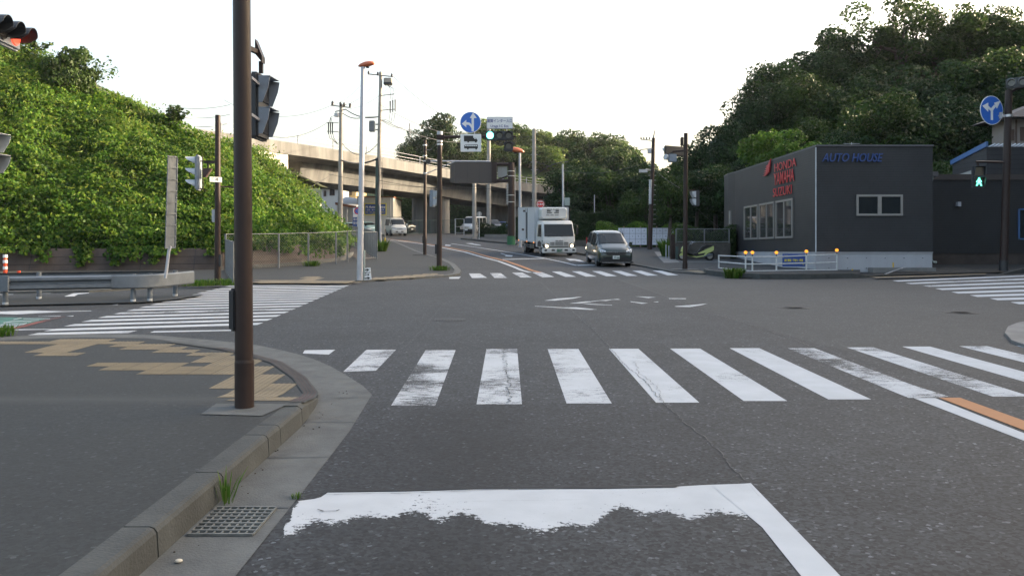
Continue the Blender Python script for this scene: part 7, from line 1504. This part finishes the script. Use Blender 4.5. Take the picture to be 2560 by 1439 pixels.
mb = MB(); mb.box(gx(1438, 62), gx(1546, 62), 62, 62.3, e(62) - .1, P(0, 600, 62).z); o = mb.build("park_wall", "old_wall"); tag(o, "low dark wall below the clipped hedge behind the vehicles", "wall")
# dark understorey behind the park
for (px, y, h, w_, lab) in [(1480, 92, 4.5, 190, "dark thicket filling the park behind the clipped hedge"), (1720, 74, 4.2, 230, "dark thicket behind the small park trees left of the workshop"), (1160, 138, 5.5, 420, "dark thicket seen under the overpass deck")]:
    hedge([(gx(px - w_ / 2, y), y), (gx(px + w_ / 2, y), y)], 4, h, 7000, .28, "dark_leaf", lab, wob=.5, name="thicket", cat="thicket")
# ---- numbered poster boards
mat("poster_board", (.72, .75, .84), .7, var=.05); mat("wood_post", (.28, .20, .15), .8, var=.2); mat("ink", (.03, .035, .08), .6)
def poster(px0, px1, Yb, first, header, ncol, lab):
    global Y, b
    Y = Yb; b = Vector((gx(px0, Y), Y, e(Y) + .05)); o = empty("poster_board", tuple(b), label=lab, cat="notice board", group="numbered poster boards"); W0 = xx(px1); z0, z1 = zz(612), zz(569.5)
    bd = box_part(o, "board", "poster_board", 0, W0, -.02, 0, z0, z1); mb = MB(); cw = W0 / ncol; ch = (z1 - z0) / 3
    for i in range(ncol + 1): mb.box(i * cw - .008, i * cw + .008, -.026, -.021, z0, z1)
    for j in range(4): mb.box(0, W0, -.0265, -.0215, z0 + j * ch - .008, z0 + j * ch + .008)
    mb.build("grid_lines", "ink", bd)
    for i in range(ncol):
        for j in range(3):
            if header and i == 0: 
                if j == 0: text_mesh("選挙\nポスター\n掲示場", .09, "ink", bd, face_mtx(((i + .5) * cw, -.03, z1 - .5 * ch)))
                continue
            n = first + (i - (1 if header else 0)) * 3 + j; text_mesh(str(n), .13, "ink", bd, face_mtx(((i + .5) * cw, -.03, z1 - (j + .5) * ch)))
    for t in ((.2, .78) if header else (.2, .72)): mb = MB(); mb.box(W0 * t - .04, W0 * t + .04, .0, .07, 0, z1 + .12); mb.build("post", "wood_post", o)
poster(1545.5, 1617, 60, 1, True, 5, "white numbered poster board left of the leaning utility pole, partly behind the green car"); poster(1627, 1701, 60, 13, False, 5, "white numbered poster board right of the leaning utility pole")
# ---- pipe guard with orange reflectors in front of the shop
mat("reflector", (.75, .25, .02), .3, emis=(1, .33, .03), estr=.35); mat("pipe_white", (.52, .53, .52), .5, var=.2, vscale=6)  # reflectors get a faint painted-in glow, no lamp inside
PG = [(1797, 37.2, 640), (1864, 34.3, 640), (1881, 34.1, 640), (1941, 34.4, 640), (2016, 34.7, 637), (2092, 34.9, 634)]
pg = empty("pipe_guard", (PG[1][0] and gx(1881, 34), 34, e(34)), label="white three-bar pipe guard with orange reflectors in front of the shop foundation", cat="guard fence"); T = Matrix.Translation(-pg.location)
tops = []
for i, (px, y, pyt) in enumerate(PG):
    x = gx(px, y); zb = e(y) + .1; zt2 = P(0, pyt if i else 637, y).z; tops.append((x, y, zb, zt2)); mb = MB(); mb.T = T; mb.cyl((x, y, zb), (x, y, zt2), .035, n=10); mb.build("post", "pipe_white", pg)
    mb = MB(); mb.T = T; mb.cyl((x, y, zt2), (x, y, zt2 + (.1 if i else .14)), .022, n=8); hd = mb.build("reflector_stem", "dark_metal", pg)
    if i: mb = MB(); mb.T = T; mb.cyl((x, y - .03, zt2 + .15), (x, y + .03, zt2 + .15), .065, n=16); mb.build("reflector", "reflector", pg)
for k, f in enumerate((1.0, .55, .12)):
    mb = MB(); mb.T = T
    mb.tube([(a[0], a[1], a[2] + (a[3] - a[2]) * f - .03) for a in tops], .026, 8)
    mb.build("rail", "pipe_white", pg)
Y = 35.15; b = Vector((gx(1985, Y), Y, e(Y))); o = empty("banner", tuple(b), label="blue banner with yellow lettering tied to the shop foundation behind the pipe guard", cat="banner"); box_part(o, "cloth", "sign_deepblue", xx(1956), xx(2013), -.01, .01, zz(666), zz(634)); text_mesh("高価買取・下取り・販売", .115, "sign_yellow", o, loc_(xx(1984), -.015, zz(651)) @ face_mtx((0, 0, 0)), sx=.62, bold=.004); text_mesh("バイク", .07, "sign_yellow", o, loc_(xx(1964), -.015, zz(639)) @ face_mtx((0, 0, 0)), sx=.8); text_mesh("TEL", .07, "sign_yellow", o, loc_(xx(2008), -.015, zz(661)) @ face_mtx((0, 0, 0)), sx=.8)
for px in (2131, 2233): mb = MB(); mb.cyl((gx(px, 34.7), 34.7, P(0, 682 if px < 2200 else 668, 34.7).z), (gx(px, 34.7), 34.7, P(0, 672 if px < 2200 else 656, 34.7).z), .03, n=8); o = mb.build("marker_stub", "yellow"); tag(o, "short yellow stub post " + ("in front of the shop foundation" if px < 2200 else "at the top of the small driveway rail"), "post")
# ---- weeds and tufts
def tuft(loc, r, h, n, m, lab, name="weed", blade=.012):
    rg = np.random.default_rng(int(abs(loc[0] * 100) + n)); V = []
    for _ in range(n):
        a = rg.uniform(0, 6.28); rr_ = r * rg.random() ** .7 * .6; l = h * rg.uniform(.5, 1); lean = rg.uniform(.1, .7) * l; a2 = a + rg.normal(0, .5); p = np.array([math.cos(a) * rr_, math.sin(a) * rr_, 0]); t = np.array([math.cos(a2) * lean, math.sin(a2) * lean, l]); s = np.array([-math.sin(a2), math.cos(a2), 0]) * blade * rg.uniform(.6, 1.4)
        m1 = p + t * .55 + np.array([0, 0, .12 * l]); V += [p - s * .5, p + s * .5, m1 + s, m1 - s, m1 - s, m1 + s, p + t + s * .15, p + t - s * .15]
    o = link_mesh(name, npmesh(name, np.array(V), 4, [m])); o.location = loc; return tag(o, lab, "weed")
tuft(G(566, 1258) + Vector((-.0, 0, .005)), .10, .21, 20, "grass_leaf", "small grass tuft growing between kerb and gutter just above the drain grating", blade=.006); tuft(G(744, 1245), .06, .04, 30, "grass_leaf", "tiny moss and grass patch at the gutter edge by the stop line", blade=.004)
tuft(G(1836, 695) , .6, .42, 260, "grass_leaf", "bushy green weed on the kerb at the left end of the island", blade=.03); tuft(G(1100, 676, .06), .8, .25, 200, "grass_leaf", "low dry grass round the foot of the overhead signal pole", blade=.015)
tuft(G(500, 714, .06), .9, .22, 260, "grass_leaf", "grass strip at the kerb left of the left corner brown pole", blade=.015); tuft(G(565, 713, .06), .6, .25, 160, "grass_leaf", "grass tuft at the right foot of the left corner brown pole", blade=.015)
tuft(G(953, 628, .06), .6, .8, 220, "grass_leaf", "bright weed clump at the foot of the grey post by the fence end", blade=.03); tuft(G(1673, 641, .06), .7, 1.1, 300, "grass_leaf", "tall weed clump in front of the stone gate post", blade=.035)
tuft(G(2, 840), .4, .22, 120, "grass_leaf", "weed at the left edge of the photo beside the pavement kerb", blade=.012); tuft(G(780, 665, .06), .7, .3, 160, "grass_leaf", "low weeds at the foot of the mesh fence", blade=.02)
# litter and pebbles along the gutter
rg = random.Random(5); mb = MB()
for _ in range(45):
    y = rg.uniform(2.5, 9); x = KX + .01 + abs(rg.gauss(0, .09)); s = rg.uniform(.002, .006); z = e(y) + .005; mb.prism([(x - s, y - s, z), (x + s * 1.3, y - s * .6, z), (x + s, y + s, z), (x - s * .7, y + s * 1.2, z)], (0, 0, s))
tag(mb.build("grit", "soil"), "loose grit and leaf crumbs along the kerb foot", "grit", kind="stuff")
# ================================================================== AIR
hm = bpy.data.materials.new("haze_air"); hm.use_nodes = True; hn = hm.node_tree.nodes; hn.clear()
pv = hn.new("ShaderNodeVolumePrincipled"); pv.inputs["Color"].default_value = (.92, .95, 1, 1); pv.inputs["Density"].default_value = .00012; pv.inputs["Anisotropy"].default_value = .2
ho = hn.new("ShaderNodeOutputMaterial"); hm.node_tree.links.new(pv.outputs[0], ho.inputs["Volume"]); MATS["haze_air"] = hm
mb = MB(); mb.box(-720, 720, -70, 1510, -4, 90); hz = mb.build("haze", "haze_air"); hz["kind"] = "stuff"; hz["label"] = "thin pale evening haze filling the air over the junction and hills"
